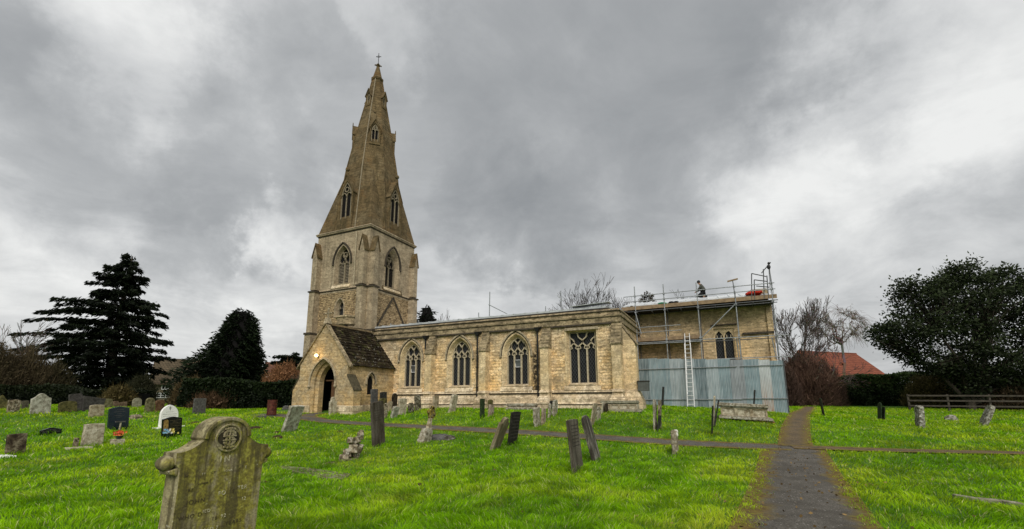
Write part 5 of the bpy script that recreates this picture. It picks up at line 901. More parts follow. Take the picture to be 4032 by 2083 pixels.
# ruined rubble cross
x,y=RUBBLE; z=gz(x,y); t=thing('ruined_cross','crumbling rubble cross leaning right, left of the tall brown slate','ruined cross',(x,y,z)); rr=random.Random(4); mb=MB()
for (dy,dz,s) in ((-.32,.02,.2),(-.22,.14,.2),(-.12,.26,.19),(-.02,.36,.17),(.1,.28,.16),(.18,.18,.12),(.0,.5,.15),(-.18,.5,.13),(.1,.6,.14),(.13,.68,.12),(.02,.12,.16),(-.42,-.04,.14)):
    c=Vector((x+rr.uniform(-.08,.08),y+dy,z+dz)); m=Euler((rr.uniform(-.5,.5),rr.uniform(-.5,.5),rr.uniform(0,3))).to_matrix(); b=[c+m@Vector((a*s*.62,b_*s*.5,c_*s*.6)) for c_ in (-1,1) for a,b_ in ((-1,-1),(1,-1),(1,1),(-1,1))]; mb.hexa(b[:4],b[4:])
mb.build('rubble',SM['pitted'],t,bevel=.02)
mb=MB()
for k in range(7): 
    yy=y-1.0+k*.16; mb.ball((x+.1,yy,gz(x+.1,yy)+.0),.09,6,5,(1,1.2,.5))
mb.build('kerb_rubble',SM['brownstain'],t)
# celtic cross, broken and leaning
x,y=CELTIC; z=gz(x,y); t=thing('celtic_cross','small broken ringed cross with yellow lichen, leaning right beside the cross path','cross',(x,y,z)); ln=.3
def tl(p): p=Vector(p); q=Vector((p.x,p.y*math.cos(ln)+p.z*math.sin(ln),-p.y*math.sin(ln)+p.z*math.cos(ln))); return q+Vector((x,y,z))
mb=MB(); mb.hexa([tl((-.16,-.36,-.25)),tl((.16,-.36,-.25)),tl((.16,.2,-.25)),tl((-.16,.2,-.25))],[tl((-.12,-.22,.42)),tl((.12,-.22,.42)),tl((.12,.16,.56)),tl((-.12,.16,.56))]); mb.build('base',SM['lichen'],t,bevel=.03)
mb=MB(); mb.hexa([tl((-.07,-.06,.45)),tl((.07,-.06,.45)),tl((.07,.12,.5)),tl((-.07,.12,.5))],[tl((-.055,-.03,.86)),tl((.055,-.03,.86)),tl((.055,.09,.88)),tl((-.055,.09,.88))]); mb.build('shaft',SM['buff'],t,bevel=.015)
mb=MB(); rc=(0,.04,1.05); ring=[]
for k in range(16):
    a=2*PI*k/16; ring.append([tl((sx*.05,rc[1]+r*math.sin(a)*.8,rc[2]+r*1.15*math.cos(a))) for sx,r in ((-1,.13),(1,.13),(1,.2),(-1,.2))])
for k in range(16): a,b=ring[k],ring[(k+1)%16]; mb.add(a+b,[(0,1,5,4),(1,2,6,5),(2,3,7,6),(3,0,4,7)])
mb.hexa([tl((-.05,-.02,.82)),tl((.05,-.02,.82)),tl((.05,.1,.82)),tl((-.05,.1,.82))],[tl((-.05,-.02,1.3)),tl((.05,-.02,1.3)),tl((.05,.1,1.3)),tl((-.05,.1,1.3))]); mb.hexa([tl((-.048,-.2,.99)),tl((.048,-.2,.99)),tl((.048,.25,.99)),tl((-.048,.25,.99))],[tl((-.048,-.2,1.1)),tl((.048,-.2,1.1)),tl((.048,.25,1.1)),tl((-.048,.25,1.1))])
mb.build('ringed_head',stonemat('yellow_lichen_stone',[(.02,.014,.006),(.14,.1,.025),(.4,.29,.04)],12,(.3,.28,.2),.5,bump=.8),t)
# ledger slab, flush with the lawn
mb=MB(); q=[Vector((p[0],p[1],gz(*p)-.02)) for p in LEDGER]; mb.prism(q,(0,0,.05)); tag(mb.build('ledger_slab',stonemat('ledger_stone',[(.06,.05,.025),(.16,.14,.08),(.33,.31,.24)],8,(.07,.09,.03),.6),None,bevel=.01),'flat mossy grave slab sunk in the grass right of the big carved headstone','grave slab')
mb=MB()
for a,b in zip(KERB[:-1],KERB[1:]):
    a=Vector((a[0],a[1],gz(*a)));b=Vector((b[0],b[1],gz(*b))); n_=Vector((0,.13,0)); mb.hexa([a,b,b+n_,a+n_],[p+Vector((0,0,.07)) for p in (a,b,b+n_,a+n_)])
tag(mb.build('grave_edging',SM['palegrey2'],None,bevel=.015),'long low pale stone edging in the grass right of the main path','grave edging')
# chest tombs
def chest(x0,x1,y0,y1,z0,h,label,tilt=0,mats=('lichen','palebuff','brownstain'),panels=3,brick=False,over=.12):
    t=thing('chest_tomb',label,'chest tomb',((x0+x1)/2,(y0+y1)/2,z0)); cx=(x0+x1)/2
    T_=lambda p:(p[0],p[1],p[2]-(p[0]-cx)*math.tan(tilt))
    def bx(a,b,c,d,e,f,mb): mb.hexa([T_(p) for p in ((a,c,e),(b,c,e),(b,d,e),(a,d,e))],[T_(p) for p in ((a,c,f),(b,c,f),(b,d,f),(a,d,f))])
    mb=MB(); bx(x0-over-.04,x1+over-.04,y0-over,y1+over,z0+h-.1,z0+h-.02,mb); bx(x0-over+.03,x1+over-.07,y0-over+.05,y1+over-.05,z0+h-.15,z0+h-.1,mb); bx(x0-over,x1+over-.06,y0-over+.03,y1+over-.03,z0+h-.02,z0+h+.03,mb); mb.build('top_slab',SM[mats[0]],t,bevel=.02)
    mb=MB(); bx(x0,x1,y0,y1,z0+.2,z0+h-.15,mb); bd=mb.build('body',SM[mats[1]],t)
    mb=MB(); w=(x1-x0)/panels
    for k in range(panels+1): xx=x0+k*w; bx(max(x0-.01,xx-.06),min(x1+.01,xx+.06),y0-.03,y0,z0+.2,z0+h-.15,mb)
    bx(x0,x1,y0-.028,y0,z0+h-.21,z0+h-.15,mb); bx(x0,x1,y0-.028,y0,z0+.2,z0+.25,mb); mb.build('panel_frame',SM['buff'],bd,bevel=.008)
    mb=MB(); bx(x0-.1,x1+.2,y0-.14,y1+.1,z0+.1,z0+.2,mb); bx(x0-.06,x1+.1,y0-.08,y1+.05,z0+.2,z0+.24,mb); mb.build('base_slab',SM[mats[0]],t,bevel=.02)
    mb=MB(); bx(x0+.0,x1-.3,y0-.02,y1,z0-.2,z0+.1,mb); mb.build('footing',SM[mats[2]],t)
    if brick:
        mb=MB()
        for k in range(5): bx(x1-.34+.13*k-.02,x1-.34+.13*k+.09,y0-.06,y0+.2,z0-.15,z0+.0,mb); bx(x1-.3+.11*k,x1-.3+.11*k+.09,y0-.05,y0+.2,z0+.005,z0+.09,mb)
        mb.build('brick_footing',simple('red_brick',(.32,.13,.07),(.2,.085,.05),9,.9),t,bevel=.006)
    return t
x,y=CHEST; chest(x-.85,x+.85,y-.3,y+.55,gz(x,y)-.05,.72,'weathered chest tomb with tilted slabs on brick footing, in front of the hoarding',R(3.2),brick=True)
chest(-2.2,-.55,-1.5,-.75,gz(-1.4,-1.2)-.12,.62,'panelled chest tomb against the corner buttress of the aisle',0,('parapet' if False else 'palegrey2','palebuff','brownstain'),4,over=.06)
chest(-7.5,-5.85,-1.25,-.62,gz(-6.7,-1)-.14,.42,'low lichened tomb against the plinth under the third window',0,('lichen','reddish','brownstain'),2,over=.03)
# rusty barrel on a slab
x,y=BARREL; z=gz(x,y); t=thing('oil_drum','rusty dark red oil drum on a paving slab near the porch','oil drum',(x,y,z+.05)); mb=MB(); prof_=[(h_*.95,r_*.84) for h_,r_ in [(.0,.28),(.02,.3),(.3,.29),(.31,.305),(.33,.305),(.34,.29),(.58,.29),(.59,.305),(.61,.305),(.62,.29),(.86,.3),(.88,.3),(.88,.27),(.7,.26)]]
mb.loft([[(x+r*math.cos(a),y+r*math.sin(a),z+.06+h) for a in np.linspace(0,2*PI,21)[:-1]] for h,r in prof_],False); mb.build('drum_body',stonemat('rusty_red_paint',[(.03,.012,.009),(.1,.022,.016),(.15,.055,.03)],7,(.045,.028,.018),.7,rough=.6),t,smooth=False)
mb=MB(); mb.loft([[(x+.22*math.cos(a),y+.22*math.sin(a),z+.76) for a in np.linspace(0,2*PI,21)[:-1]],[(x+.22*math.cos(a),y+.22*math.sin(a),z+.77) for a in np.linspace(0,2*PI,21)[:-1]]]); mb.build('contents',M['dark'],t)
mb=MB(); mb.box(x-.5,x+.5,y-.75,y+.6,z-.1,z+.05); tag(mb.build('paving_slab',SM['slate'],None,bevel=.01),'grey paving slab under the rusty oil drum','paving slab')
# ------------------------------------------------------------------ the big foreground headstone
FX,FY=-.9,-21.175; fz=gz(FX,FY); F=thing('headstone','large carved headstone with arched head, monogram roundel and scrolled knobs, nearest the viewer','headstone',(FX,FY,fz),'old headstones in the churchyard')
def fg_mat():
    t=NT('mossy_carved_stone'); P=t.obj(); x,y,z=t.sep(P); n=t.noise(P,5,7,.68,.4).outputs[0]; st=t.noise(t.vmul(P,(3,3,.45)),2.4,5,.6).outputs[0]
    gx_=t.sep(t.n('NewGeometry').outputs['Normal'])[0]
    a=t.ramp(n,[(.34,(.24,.2,.115)),(.5,(.4,.35,.22)),(.66,(.54,.49,.34))]); mo=t.ramp(t.noise(P,11,6,.7).outputs[0],[(.36,(.09,.072,.012)),(.5,(.25,.22,.022)),(.64,(.42,.4,.06))])
    k=t.math('MULTIPLY',t.rng(t.math('ADD',st,t.math('MULTIPLY',t.math('SUBTRACT',n,.5),1.0)),.32,.5),t.rng(gx_,.3,.9,.25,.92)); c=t.mix(k,a,mo)
    c=t.mix(t.math('MULTIPLY',t.rng(t.noise(t.vmul(P,(3,3,.3)),3.6,6,.65).outputs[0],.48,.58),.75),c,(.075,.062,.03)); c=t.mix(t.math('MULTIPLY',t.rng(t.noise(P,45,5,.75).outputs[0],.42,.66),.6),c,(.055,.045,.025))
    c=t.mix(t.math('MULTIPLY',t.rng(t.noise(P,22,4,.6).outputs[0],.66,.72),.6),c,(.5,.48,.38)); t.col(c); t.bump(t.math('ADD',t.math('MULTIPLY',n,.6),t.noise(P,38,6,.75).outputs[0]),.7,.012); t.b.inputs['Roughness'].default_value=.95; return t.m
FM=fg_mat(); T=.19
def fy(u,v,x=0): return (FX+x,FY+u+.02*v,-1.03+v)
def ol(e=0):
    p=[(-.385-e,-.3),(-.385-e,1.02),(-.40-e,1.05),(-.425-e,1.08),(-.43-e,1.175+e)]
    p+=[(-.43-e+(.215)*(k/6),1.175+e+.085*(k/6)**2.2) for k in range(1,7)]
    p+=[(-.235-e*.3,1.285+e)]
    p+=[(-.225*math.cos(k*PI/16)*(1+e*2),1.275+.185*math.sin(k*PI/16)*(1+e*2)+e*.3) for k in range(1,16)]
    return p
half=ol(); right=[(-u,v) for u,v in half[:11]][::-1]
pts=half[:12]+[(-.225*math.cos(k*PI/18),1.275+.185*math.sin(k*PI/18)) for k in range(0,19)]+[(.235,1.285)]+right
mb=MB(); n=len(pts); mb.add([fy(u,v,0) for u,v in pts]+[fy(u,v,-T) for u,v in pts],[tuple(range(n)),tuple(range(n,2*n))[::-1]]+[(i,n+i,n+(i+1)%n,(i+1)%n) for i in range(n)])
slab=mb.build('slab',FM,F,bevel=.018)
mb=MB(); P2_=[(-.17*math.cos(k*PI/18)*1.0,1.27+.135*math.sin(k*PI/18)) for k in range(19)]   # raised arch band round the head
bars(mb,fy(0,0,.018),Y_,Z_,E_,[[(u+.02*v,v) for u,v in [(-.205*math.cos(k*PI/18),1.27+.17*math.sin(k*PI/18)) for k in range(19)]]],.035,.05); mb.build('head_moulding',FM,F,bevel=.008)
for s in (-1,1):
    mb=MB(); c=fy(s*.455,1.09,-T*.5); mb.ball(c,.068,12,9,(1.25,1,.95)); kn=mb.build('knob',FM,F,smooth=True)
    mb=MB(); q=[(s*.385,.98),(s*.45,1.0),(s*.465,1.03),(s*.385,1.05)]; mb.prism([fy(u,v,-.02) for u,v in q],(-T+.04,0,0)); mb.build('corbel',FM,kn,bevel=.01)
# roundel: sunk quatrefoil and interlaced monogram in relief
em=1.268; dk=simple('sunk_ground',(.05,.043,.025),(.022,.018,.01),25,1)
mb=MB(); mb.prism([fy(.125*math.cos(2*PI*k/28),em+.125*math.sin(2*PI*k/28),.001) for k in range(28)],(.008,0,0)); rd_=mb.build('roundel',FM,F)
mb=MB()
for k in range(4): 
    a=PI/4*0+k*PI/2; mb.prism([fy(.045*math.cos(a)+.058*math.cos(2*PI*j/14),em+.045*math.sin(a)+.058*math.sin(2*PI*j/14),.0095+.0004*k) for j in range(14)],(.0012,0,0))
mb.build('sunk_quatrefoil',dk,rd_)
mb=MB(); o_=fy(0,em,.028)
Sx=[(.052*math.cos(a)*(1),.034+.03*math.sin(a)) for a in np.linspace(-.1,PI+.6,9)]+[(.052*math.cos(a),-.028+.034*math.sin(a)) for a in np.linspace(PI/2-.3,-PI+.2,9)]
bars(mb,o_,Y_,Z_,E_,[Sx],.017,.017); bars(mb,Vector(o_)+Vector((-.003,0,0)),Y_,Z_,E_,[[(-.028,-.08),(-.028,.08)],[(.03,-.08),(.03,.08)],[(-.05,-.08),(-.008,-.08)],[(-.05,.08),(-.008,.08)],[(.012,-.08),(.052,-.08)],[(.012,.08),(.052,.08)]],.017,.014); bars(mb,Vector(o_)+Vector((.002,0,0)),Y_,Z_,E_,[[(-.06,.018),(.062,.018)],[(-.06,-.02),(.062,-.02)],[(0,-.088),(0,.088)],[(-.022,-.088),(.022,-.088)],[(-.022,.088),(.022,.088)]],.014,.016)
mb.build('monogram',FM,rd_,bevel=.003)
mb=MB(); bars(mb,fy(0,em,.02),Y_,Z_,E_,[[(.118*math.cos(2*PI*k/28),.118*math.sin(2*PI*k/28)) for k in range(29)]],.016,.018); mb.build('roundel_rim',FM,rd_,bevel=.004)
lead_l=simple('lead_lettering',(.72,.68,.5),(.2,.165,.05),26,.7,bumpst=0); cut_l=simple('empty_letter_cuts',(.075,.06,.03),(.05,.04,.02),30,.95,bumpst=0)
def line(txt,u,v,h,m,x=.0025,sp=1.0):
    c=bpy.data.curves.new('inscription','FONT'); c.body=txt; h*=.78; c.size=h; c.extrude=.001; c.space_character=sp; o=bpy.data.objects.new('inscription',c); C.objects.link(o); o.parent=F
    p=fy(u,v,x); o.location=(p[0]-FX,p[1]-FY,p[2]-fz); o.rotation_euler=(PI/2,0,PI/2); c.materials.append(m)
    me=bpy.data.meshes.new_from_object(o.evaluated_get(bpy.context.evaluated_depsgraph_get())); o2=bpy.data.objects.new('lettering',me); C.objects.link(o2); o2.parent=F; o2.location=o.location; o2.rotation_euler=o.rotation_euler; bpy.data.objects.remove(o); return o2
for txt,u,v,h,m,sp in (('IN',-.055,1.055,.1,lead_l,1.5),('AF',-.34,.965,.03,cut_l,1.3),('EF',-.2,.965,.034,lead_l,1.5),('CT',-.12,.965,.034,cut_l,1.4),('IONA',.0,.965,.034,lead_l,1.3),('T',.145,.965,.034,cut_l,1.),('E',.2,.97,.045,lead_l,1),('REMEM',-.22,.885,.03,cut_l,1.25),('R',.03,.885,.03,lead_l,1),('RE',-.3,.84,.05,cut_l,1.2),('JOHN',-.3,.735,.065,cut_l,1.35),('FO',-.03,.765,.065,lead_l,1.2),('S',.1,.765,.06,cut_l,1.2),('TER',.15,.785,.062,lead_l,1.25),('WHO D',-.35,.62,.06,cut_l,1.3),('IED',-.15,.64,.05,lead_l,1.25),('12',.2,.68,.055,lead_l,1.2),('18',-.06,.56,.055,cut_l,1.25),('92',.02,.565,.055,lead_l,1.25),('AGED 7',-.16,.475,.055,lead_l,1.2),('YEARS',.07,.49,.06,cut_l,1.25)):
    line(txt,u,v,h,m,sp=sp)
# ================================================================== works: scaffold, hoarding, ladder, roofer
SY=5.0
scf=thing('scaffolding','galvanised tube scaffolding with timber boards along the chancel wall','scaffolding',(2.4,SY,gz(2.4,SY)))
def tube(name,p,q,r=.03,m='steel',n=7,par=scf): 
    mb=MB(); mb.tube(p,q,r,n); return mb.build(name,M[m],par)
SX=[-1.42,.345,2.26,4.31,6.2]; ST=[7.72,7.68,7.56,6.75,8.25]
for i,(x,zt) in enumerate(zip(SX,ST)):
    mb=MB(); mb.tube((x,SY,gz(x,SY)-.1),(x,SY,zt),.032,8)
    for z in (2.41,4.06,4.2,6.05,6.74,7.08): mb.box(x-.06,x+.06,SY-.075,SY+.05,z-.05,z+.05)
    mb.build('standard',M['steel'],scf)
    mb=MB(); mb.tube((x+.05,SY+.85,gz(x,SY+.8)-.1),(x+.05,SY+.85,6.1),.03,7); mb.build('standard',M['steel_dark'],scf)
for z,xa,xb in ((7.08,-2.12,6.36),(6.73,-2.1,6.38)): tube('guard_rail',(xa,SY-.06,z),(xb,SY-.06,z),.027,'steel')
for y,z,xa,xb in ((SY-.06,6.08,-1.9,6.45),(SY-.06,5.95,2.2,6.4),(SY+.85,6.02,-1.8,6.3),(SY-.06,4.06,-1.5,2.35),(SY-.06,3.98,-1.5,2.3),(SY-.09,4.07,2.2,6.75),(SY+.75,4.03,2.2,6.5),(SY-.06,2.885,3.0,6.85),(SY+.3,2.83,3.0,4.4)): tube('ledger',(xa,y,z),(xb,y,z),.027,'steel' if y<SY and z<5 else 'steel_dark')
for y,z,xa,xb in ((SY-.05,5.04,-1.45,1.2),(SY-.05,4.72,-1.72,1.25)): tube('guard_rail',(xa,y,z),(xb,y,z),.024)
for x in (-1.3,-.4,.5,1.3,2.2,3.2,4.2,5.2,6.1): tube('transom',(x,SY-.15,6.0),(x,SY+1.1,6.0),.027,'steel_dark')
for x in (-1.3,-.4,.5,1.3,2.1): tube('transom',(x,SY-.15,4.12),(x,SY+1.1,4.12),.027,'steel_dark')
tube('brace',(2.33,SY-.1,4.18),(4.3,SY-.1,6.05)); tube('brace',(-1.42,SY-.1,6.0),(-1.14,SY-.1,4.62)); tube('brace',(4.18,SY+.1,4.05),(4.2,SY+.1,2.9)); tube('brace',(5.95,SY+.1,4.0),(6.08,SY+.1,2.75))
mb=MB(); mb.box(-2.3,6.42,SY-.02,SY+.03,6.2,6.43); mb.build('toe_board',M['board'],scf)
mb=MB(); mb.box(-1.5,2.3,SY+.0,SY+.04,4.16,4.38); mb.build('toe_board',M['board'],scf)
for k in range(5): 
    mb=MB(); mb.box(-2.2,6.3,SY+.06+k*.235,SY+.285+k*.235,6.1,6.14); mb.build('deck_board',M['boarddark'],scf)
    mb=MB(); mb.box(-1.5,2.3,SY+.06+k*.235,SY+.285+k*.235,4.15,4.19); mb.build('deck_board',M['boarddark'],scf)
# hoist frame at the gable end
hz=thing('hoist_frame','dark steel tube hoist frame with pulley and rope at the gable end of the scaffolding','hoist',(5.7,SY,6.2))
mb=MB()
for p,q in (((5.15,SY,6.2),(5.28,SY,7.77)),((5.3,SY,6.2),(5.38,SY,7.38)),((5.28,SY,7.77),(6.0,SY,7.5)),((5.38,SY,7.38),(6.05,SY,7.2)),((5.45,SY,7.0),(6.1,SY,6.86)),((5.78,SY,6.2),(5.9,SY,7.95)),((6.0,SY,6.2),(6.04,SY,7.55))): mb.tube(p,q,.028,6)
mb.build('frame',M['steel_dark'],hz); mb=MB(); mb.tube((5.78,SY-.04,7.72),(6.3,SY-.04,8.3),.03,6); mb.build('jib',M['steel_dark'],hz)
mb=MB(); mb.ball((6.17,SY-.1,8.02),.1,8,6,(1,.6,1.5)); mb.ball((6.2,SY-.04,8.25),.08,7,6); pb=mb.build('pulley',M['iron'],hz); mb=MB(); mb.tube((6.16,SY-.1,7.9),(6.1,SY-.1,6.5),.012,4); mb.tube((6.2,SY-.1,7.9),(6.28,SY-.1,6.3),.012,4); mb.build('rope',M['boarddark'],pb)
b=thing('broom','wide headed broom standing upright head uppermost against the scaffolding guard rails','broom',(4.31,SY,6.75)); mb=MB(); mb.tube((4.31,SY-.07,6.4),(4.26,SY-.07,7.42),.024,6); mb.build('handle',M['steel_dark'],b); mb=MB(); mb.hexa([(3.97,SY-.12,7.38),(4.54,SY-.12,7.48),(4.54,SY-.02,7.48),(3.97,SY-.02,7.38)],[(3.97,SY-.12,7.46),(4.54,SY-.12,7.56),(4.54,SY-.02,7.56),(3.97,SY-.02,7.46)]); mb.build('head',M['board'],b)
def bundle(name,c,sz,m,label,cat,seed):
    rr=random.Random(seed); mb=MB()
    for k in range(6): mb.ball((c[0]+rr.uniform(-.5,.5)*sz[0],c[1]+rr.uniform(-.3,.3)*sz[1],c[2]+rr.uniform(-.25,.25)*sz[2]),1,9,6,(sz[0]*.38,sz[1]*.4,sz[2]*.4))
    return tag(mb.build(name,m,None,smooth=True),label,cat)
bundle('tarpaulin',(5.38,5.5,6.7),(.62,.4,.26),simple('red_tarpaulin',(.75,.05,.02),(.5,.03,.015),6,.6),'bright red rolled tarpaulin on the chancel roof edge','tarpaulin',1)
bundle('green_sheet',(.16,5.45,6.53),(.34,.3,.22),simple('green_sheet',(.06,.3,.16),(.03,.15,.08),6,.6),'crumpled green sheet on the scaffold boards','sheet',2)
bundle('tool_bag',(.86,5.45,6.56),(.42,.3,.16),M['iron'],'flat black tool bag lying on the scaffold boards','tool bag',3)
bundle('stone_rubble',(-1.85,5.3,6.4),(.3,.3,.3),M['boarddark'],'small brown heap at the left end of the scaffold boards','heap',4)
# hoarding of corrugated sheets
ho_=thing('hoarding','weathered corrugated iron hoarding fixed along the foot of the scaffolding','hoarding',(2.4,4.86,gz(2.4,4.86)))
def corr_mat(name,base,white,rust=0,rz=(0,1)):
    t=NT(name); P=t.obj(); x,y,z=t.sep(P); s=t.noise(t.vmul(P,(11,1,.45)),1.5,6,.72).outputs[0]; s2=t.noise(t.vmul(P,(30,1,1.2)),1.2,4).outputs[0]
    c=t.ramp(t.noise(P,1.3,4).outputs[0],[(.3,tuple(v*.75 for v in base)),(.7,tuple(v*1.15 for v in base))]); c=t.mix(t.math('MULTIPLY',t.rng(t.math('ADD',t.math('MULTIPLY',s,.7),t.math('MULTIPLY',s2,.3)),.5-.1*white,.66),min(1,white)),c,(.54,.575,.59))
    c=t.mix(t.math('MULTIPLY',t.rng(t.noise(t.vmul(P,(9,1,.8)),2,4).outputs[0],.58,.72),.4),c,(.09,.085,.075))
    if rust: c=t.mix(t.math('MULTIPLY',t.math('MULTIPLY',t.rng(s,.4,.6),t.rng(z,rz[0],rz[1],1,0)),rust),c,(.3,.14,.06))
    t.col(c); t.b.inputs['Roughness'].default_value=.6; t.b.inputs['Metallic'].default_value=.15; return t.m
CM=[corr_mat('corrugated_teal',(.2,.275,.305),.5),corr_mat('corrugated_pale',(.27,.33,.355),.75),corr_mat('corrugated_grey',(.24,.265,.285),.5),corr_mat('corrugated_rust',(.42,.45,.45),1.0,.9,(.1,1.7)),corr_mat('corrugated_dark',(.13,.18,.2),.5)]
seams=[-1.45,-.85,-.32,.36,1.05,1.77,2.42,3.02,3.69,4.35,5.15,5.65,6.34]; ci=[4,0,0,1,1,4,1,0,2,0,3,1]; ci=[4,0,0,1,1,4,1,0,2,0,3,0]
HT=lambda x: 3.12-.055*(x+1.45)
for k in range(12):
    a,b=seams[k],seams[k+1]+.05; n=int((b-a)/.0127); mb=MB(); y0=4.86+(.012 if k%2 else 0); dz=random.uniform(-.04,.03)
    vs=[];fs=[]
    for i in range(n+1):
        x=a+(b-a)*i/n; y=y0+.010*math.sin(2*PI*(x)/.076); vs+=[(x,y,gz(x,4.86)-.06),(x,y,HT((a+b)/2)+dz)]
    for i in range(n): fs.append((2*i,2*i+2,2*i+3,2*i+1))
    mb.add(vs,fs); mb.build('corrugated_sheet',CM[ci[k]],ho_,smooth=True)
for z,xa,xb in ((2.41,-1.5,4.05),(2.42,4.2,6.32),(.58,-1.4,4.2),(.62,4.15,6.36)): tube('clamp_rail',(xa,4.81,z),(xb,4.81,z),.024,'steel',6,ho_)
mb=MB(); mb.tube((6.36,4.86,gz(6.36,4.86)-.1),(6.36,4.86,2.72),.03,6); mb.build('end_post',M['steel_dark'],ho_)
mb=MB(); mb.add([(6.36,4.86,-.4),(6.36,6.2,-.4),(6.36,6.2,2.6),(6.36,4.86,2.6)],[(0,1,2,3)]); mb.build('end_sheet',CM[2],ho_)
# ladder
la=thing('ladder','white aluminium two section extension ladder leaning on the scaffolding','ladder',(1.5,4.3,gz(1.5,4.3)))
z0=gz(1.5,4.25)-.02; A=lambda t,s,o=0:(1.5+s*(.185-.03*t)+.03*t,4.25+.66*t-o,z0+(4.5-z0)*t)
for s in (-1,1):
    mb=MB(); a,b=A(0,s),A(.86,s); e=.022
    def stile(a,b,w,d,mb): mb.hexa([(a[0]-w,a[1]-d,a[2]),(a[0]+w,a[1]-d,a[2]),(a[0]+w,a[1]+d,a[2]),(a[0]-w,a[1]+d,a[2])],[(b[0]-w,b[1]-d,b[2]),(b[0]+w,b[1]-d,b[2]),(b[0]+w,b[1]+d,b[2]),(b[0]-w,b[1]+d,b[2])])
    stile(a,b,.02,.035,mb); mb.build('stile',M['alu'],la)
    mb=MB(); a,b=A(.18,s*.86,-.05),A(1,s*.86,-.05); stile(a,b,.018,.03,mb); mb.build('upper_stile',M['alu'],la)
for k in range(17):
    t=.045+k*.0565; o=-.05 if k>13 else 0; s=.86 if k>13 else 1; tube('rung',A(t,-s,o),A(t,s,o),.016,'alu',6,la)
# the roofer
def skin(name,js,edges,m,parent,sub=1,root=0):
    me=bpy.data.meshes.new(name); me.from_pydata([j[0] for j in js],edges,[]); o=bpy.data.objects.new(name,me); C.objects.link(o); o.parent=parent
    s=o.modifiers.new('skin','SKIN'); s.use_smooth_shade=True
    for i,v in enumerate(me.skin_vertices[0].data): v.radius=(js[i][1],js[i][2] if len(js[i])>2 else js[i][1]); v.use_root=(i==root)
    b=o.modifiers.new('sub','SUBSURF'); b.levels=b.render_levels=sub; me.materials.append(m); return o
pz=6.9
pe=thing('person','person in a dark beanie, grey green jacket and black trousers kneeling on the chancel roof','person',(2.5,6.35,pz))
skinm=simple('skin_tone',(.38,.23,.16),(.3,.17,.12),12,.6,bumpst=0)
J=[((.1,0,.33),.12),((.07,0,.5),.11),((.02,0,.68),.12,.15),((-.05,0,.8),.08),((-.09,0,.86),.052),((-.13,0,.95),.085,.078),((-.15,0,1.02),.07),
((.0,-.18,.77),.058),((-.12,-.22,.55),.045),((-.28,-.12,.42),.032),((-.35,-.08,.38),.032,.02),((.0,.18,.77),.058),((-.12,.22,.55),.045),((-.28,.12,.42),.032),((-.35,.08,.38),.032,.02),
((.08,-.1,.28),.1),((-.26,-.13,.1),.065),((.1,-.12,.05),.05),((.24,-.12,.03),.04),((.08,.1,.28),.1),((-.26,.13,.1),.065),((.1,.12,.05),.05),((.24,.12,.03),.04)]
E_d=[(0,1),(1,2),(2,3),(3,4),(4,5),(5,6),(2,7),(7,8),(8,9),(9,10),(2,11),(11,12),(12,13),(13,14),(0,15),(15,16),(16,17),(17,18),(0,19),(19,20),(20,21),(21,22)]
for base,sy in ((10,-1),(14,1)):
    for f in range(4):
        p=(-.385,J[base][0][1]+(f-1.5)*.02,.365); J.append((p,.009)); E_d.append((base,len(J)-1)); J.append(((-.42-.006*(f in(1,2)),p[1],.335),.008)); E_d.append((len(J)-2,len(J)-1))
    J.append(((-.36,J[base][0][1]-sy*.045,.36),.01)); E_d.append((base,len(J)-1))
J.append(((-.225,0,.95),.016)); E_d.append((5,len(J)-1))
skin('body',J,E_d,skinm,pe,1,0)
Jj=[((.1,0,.36),.155,.19),((.08,0,.5),.15,.19),((.02,0,.68),.15,.19),((-.05,0,.81),.09,.1),((.01,-.19,.76),.08),((-.12,-.23,.55),.065),((-.27,-.125,.43),.048),((.01,.19,.76),.08),((-.12,.23,.55),.065),((-.27,.125,.43),.048)]
skin('jacket',Jj,[(0,1),(1,2),(2,3),(2,4),(4,5),(5,6),(2,7),(7,8),(8,9)],simple('grey_green_cloth',(.085,.09,.075),(.05,.052,.042),9,.9),pe)
Jt=[((.1,0,.32),.15,.17),((.08,-.1,.28),.12),((-.27,-.13,.1),.085),((.1,-.12,.06),.07),((.08,.1,.28),.12),((-.27,.13,.1),.085),((.1,.12,.06),.07)]
skin('trousers',Jt,[(0,1),(1,2),(2,3),(0,4),(4,5),(5,6)],simple('black_cloth',(.02,.02,.022),(.012,.012,.013),9,.9),pe)
mb=MB(); mb.loft([[(2.5-.14+r*math.cos(a),6.35+r*.95*math.sin(a),pz+z) for a in np.linspace(0,2*PI,13)[:-1]] for r,z in ((.1,.97),(.105,1.0),(.1,1.05),(.075,1.1),(.03,1.125))]); mb.build('beanie',M['iron'],pe,smooth=True)
for s in (-1,1):
    mb=MB(); mb.ball((2.5+.2,6.35+s*.12,pz+.045),.06,8,6,(1.9,.85,.8)); mb.build('boot',M['iron'],pe,smooth=True)
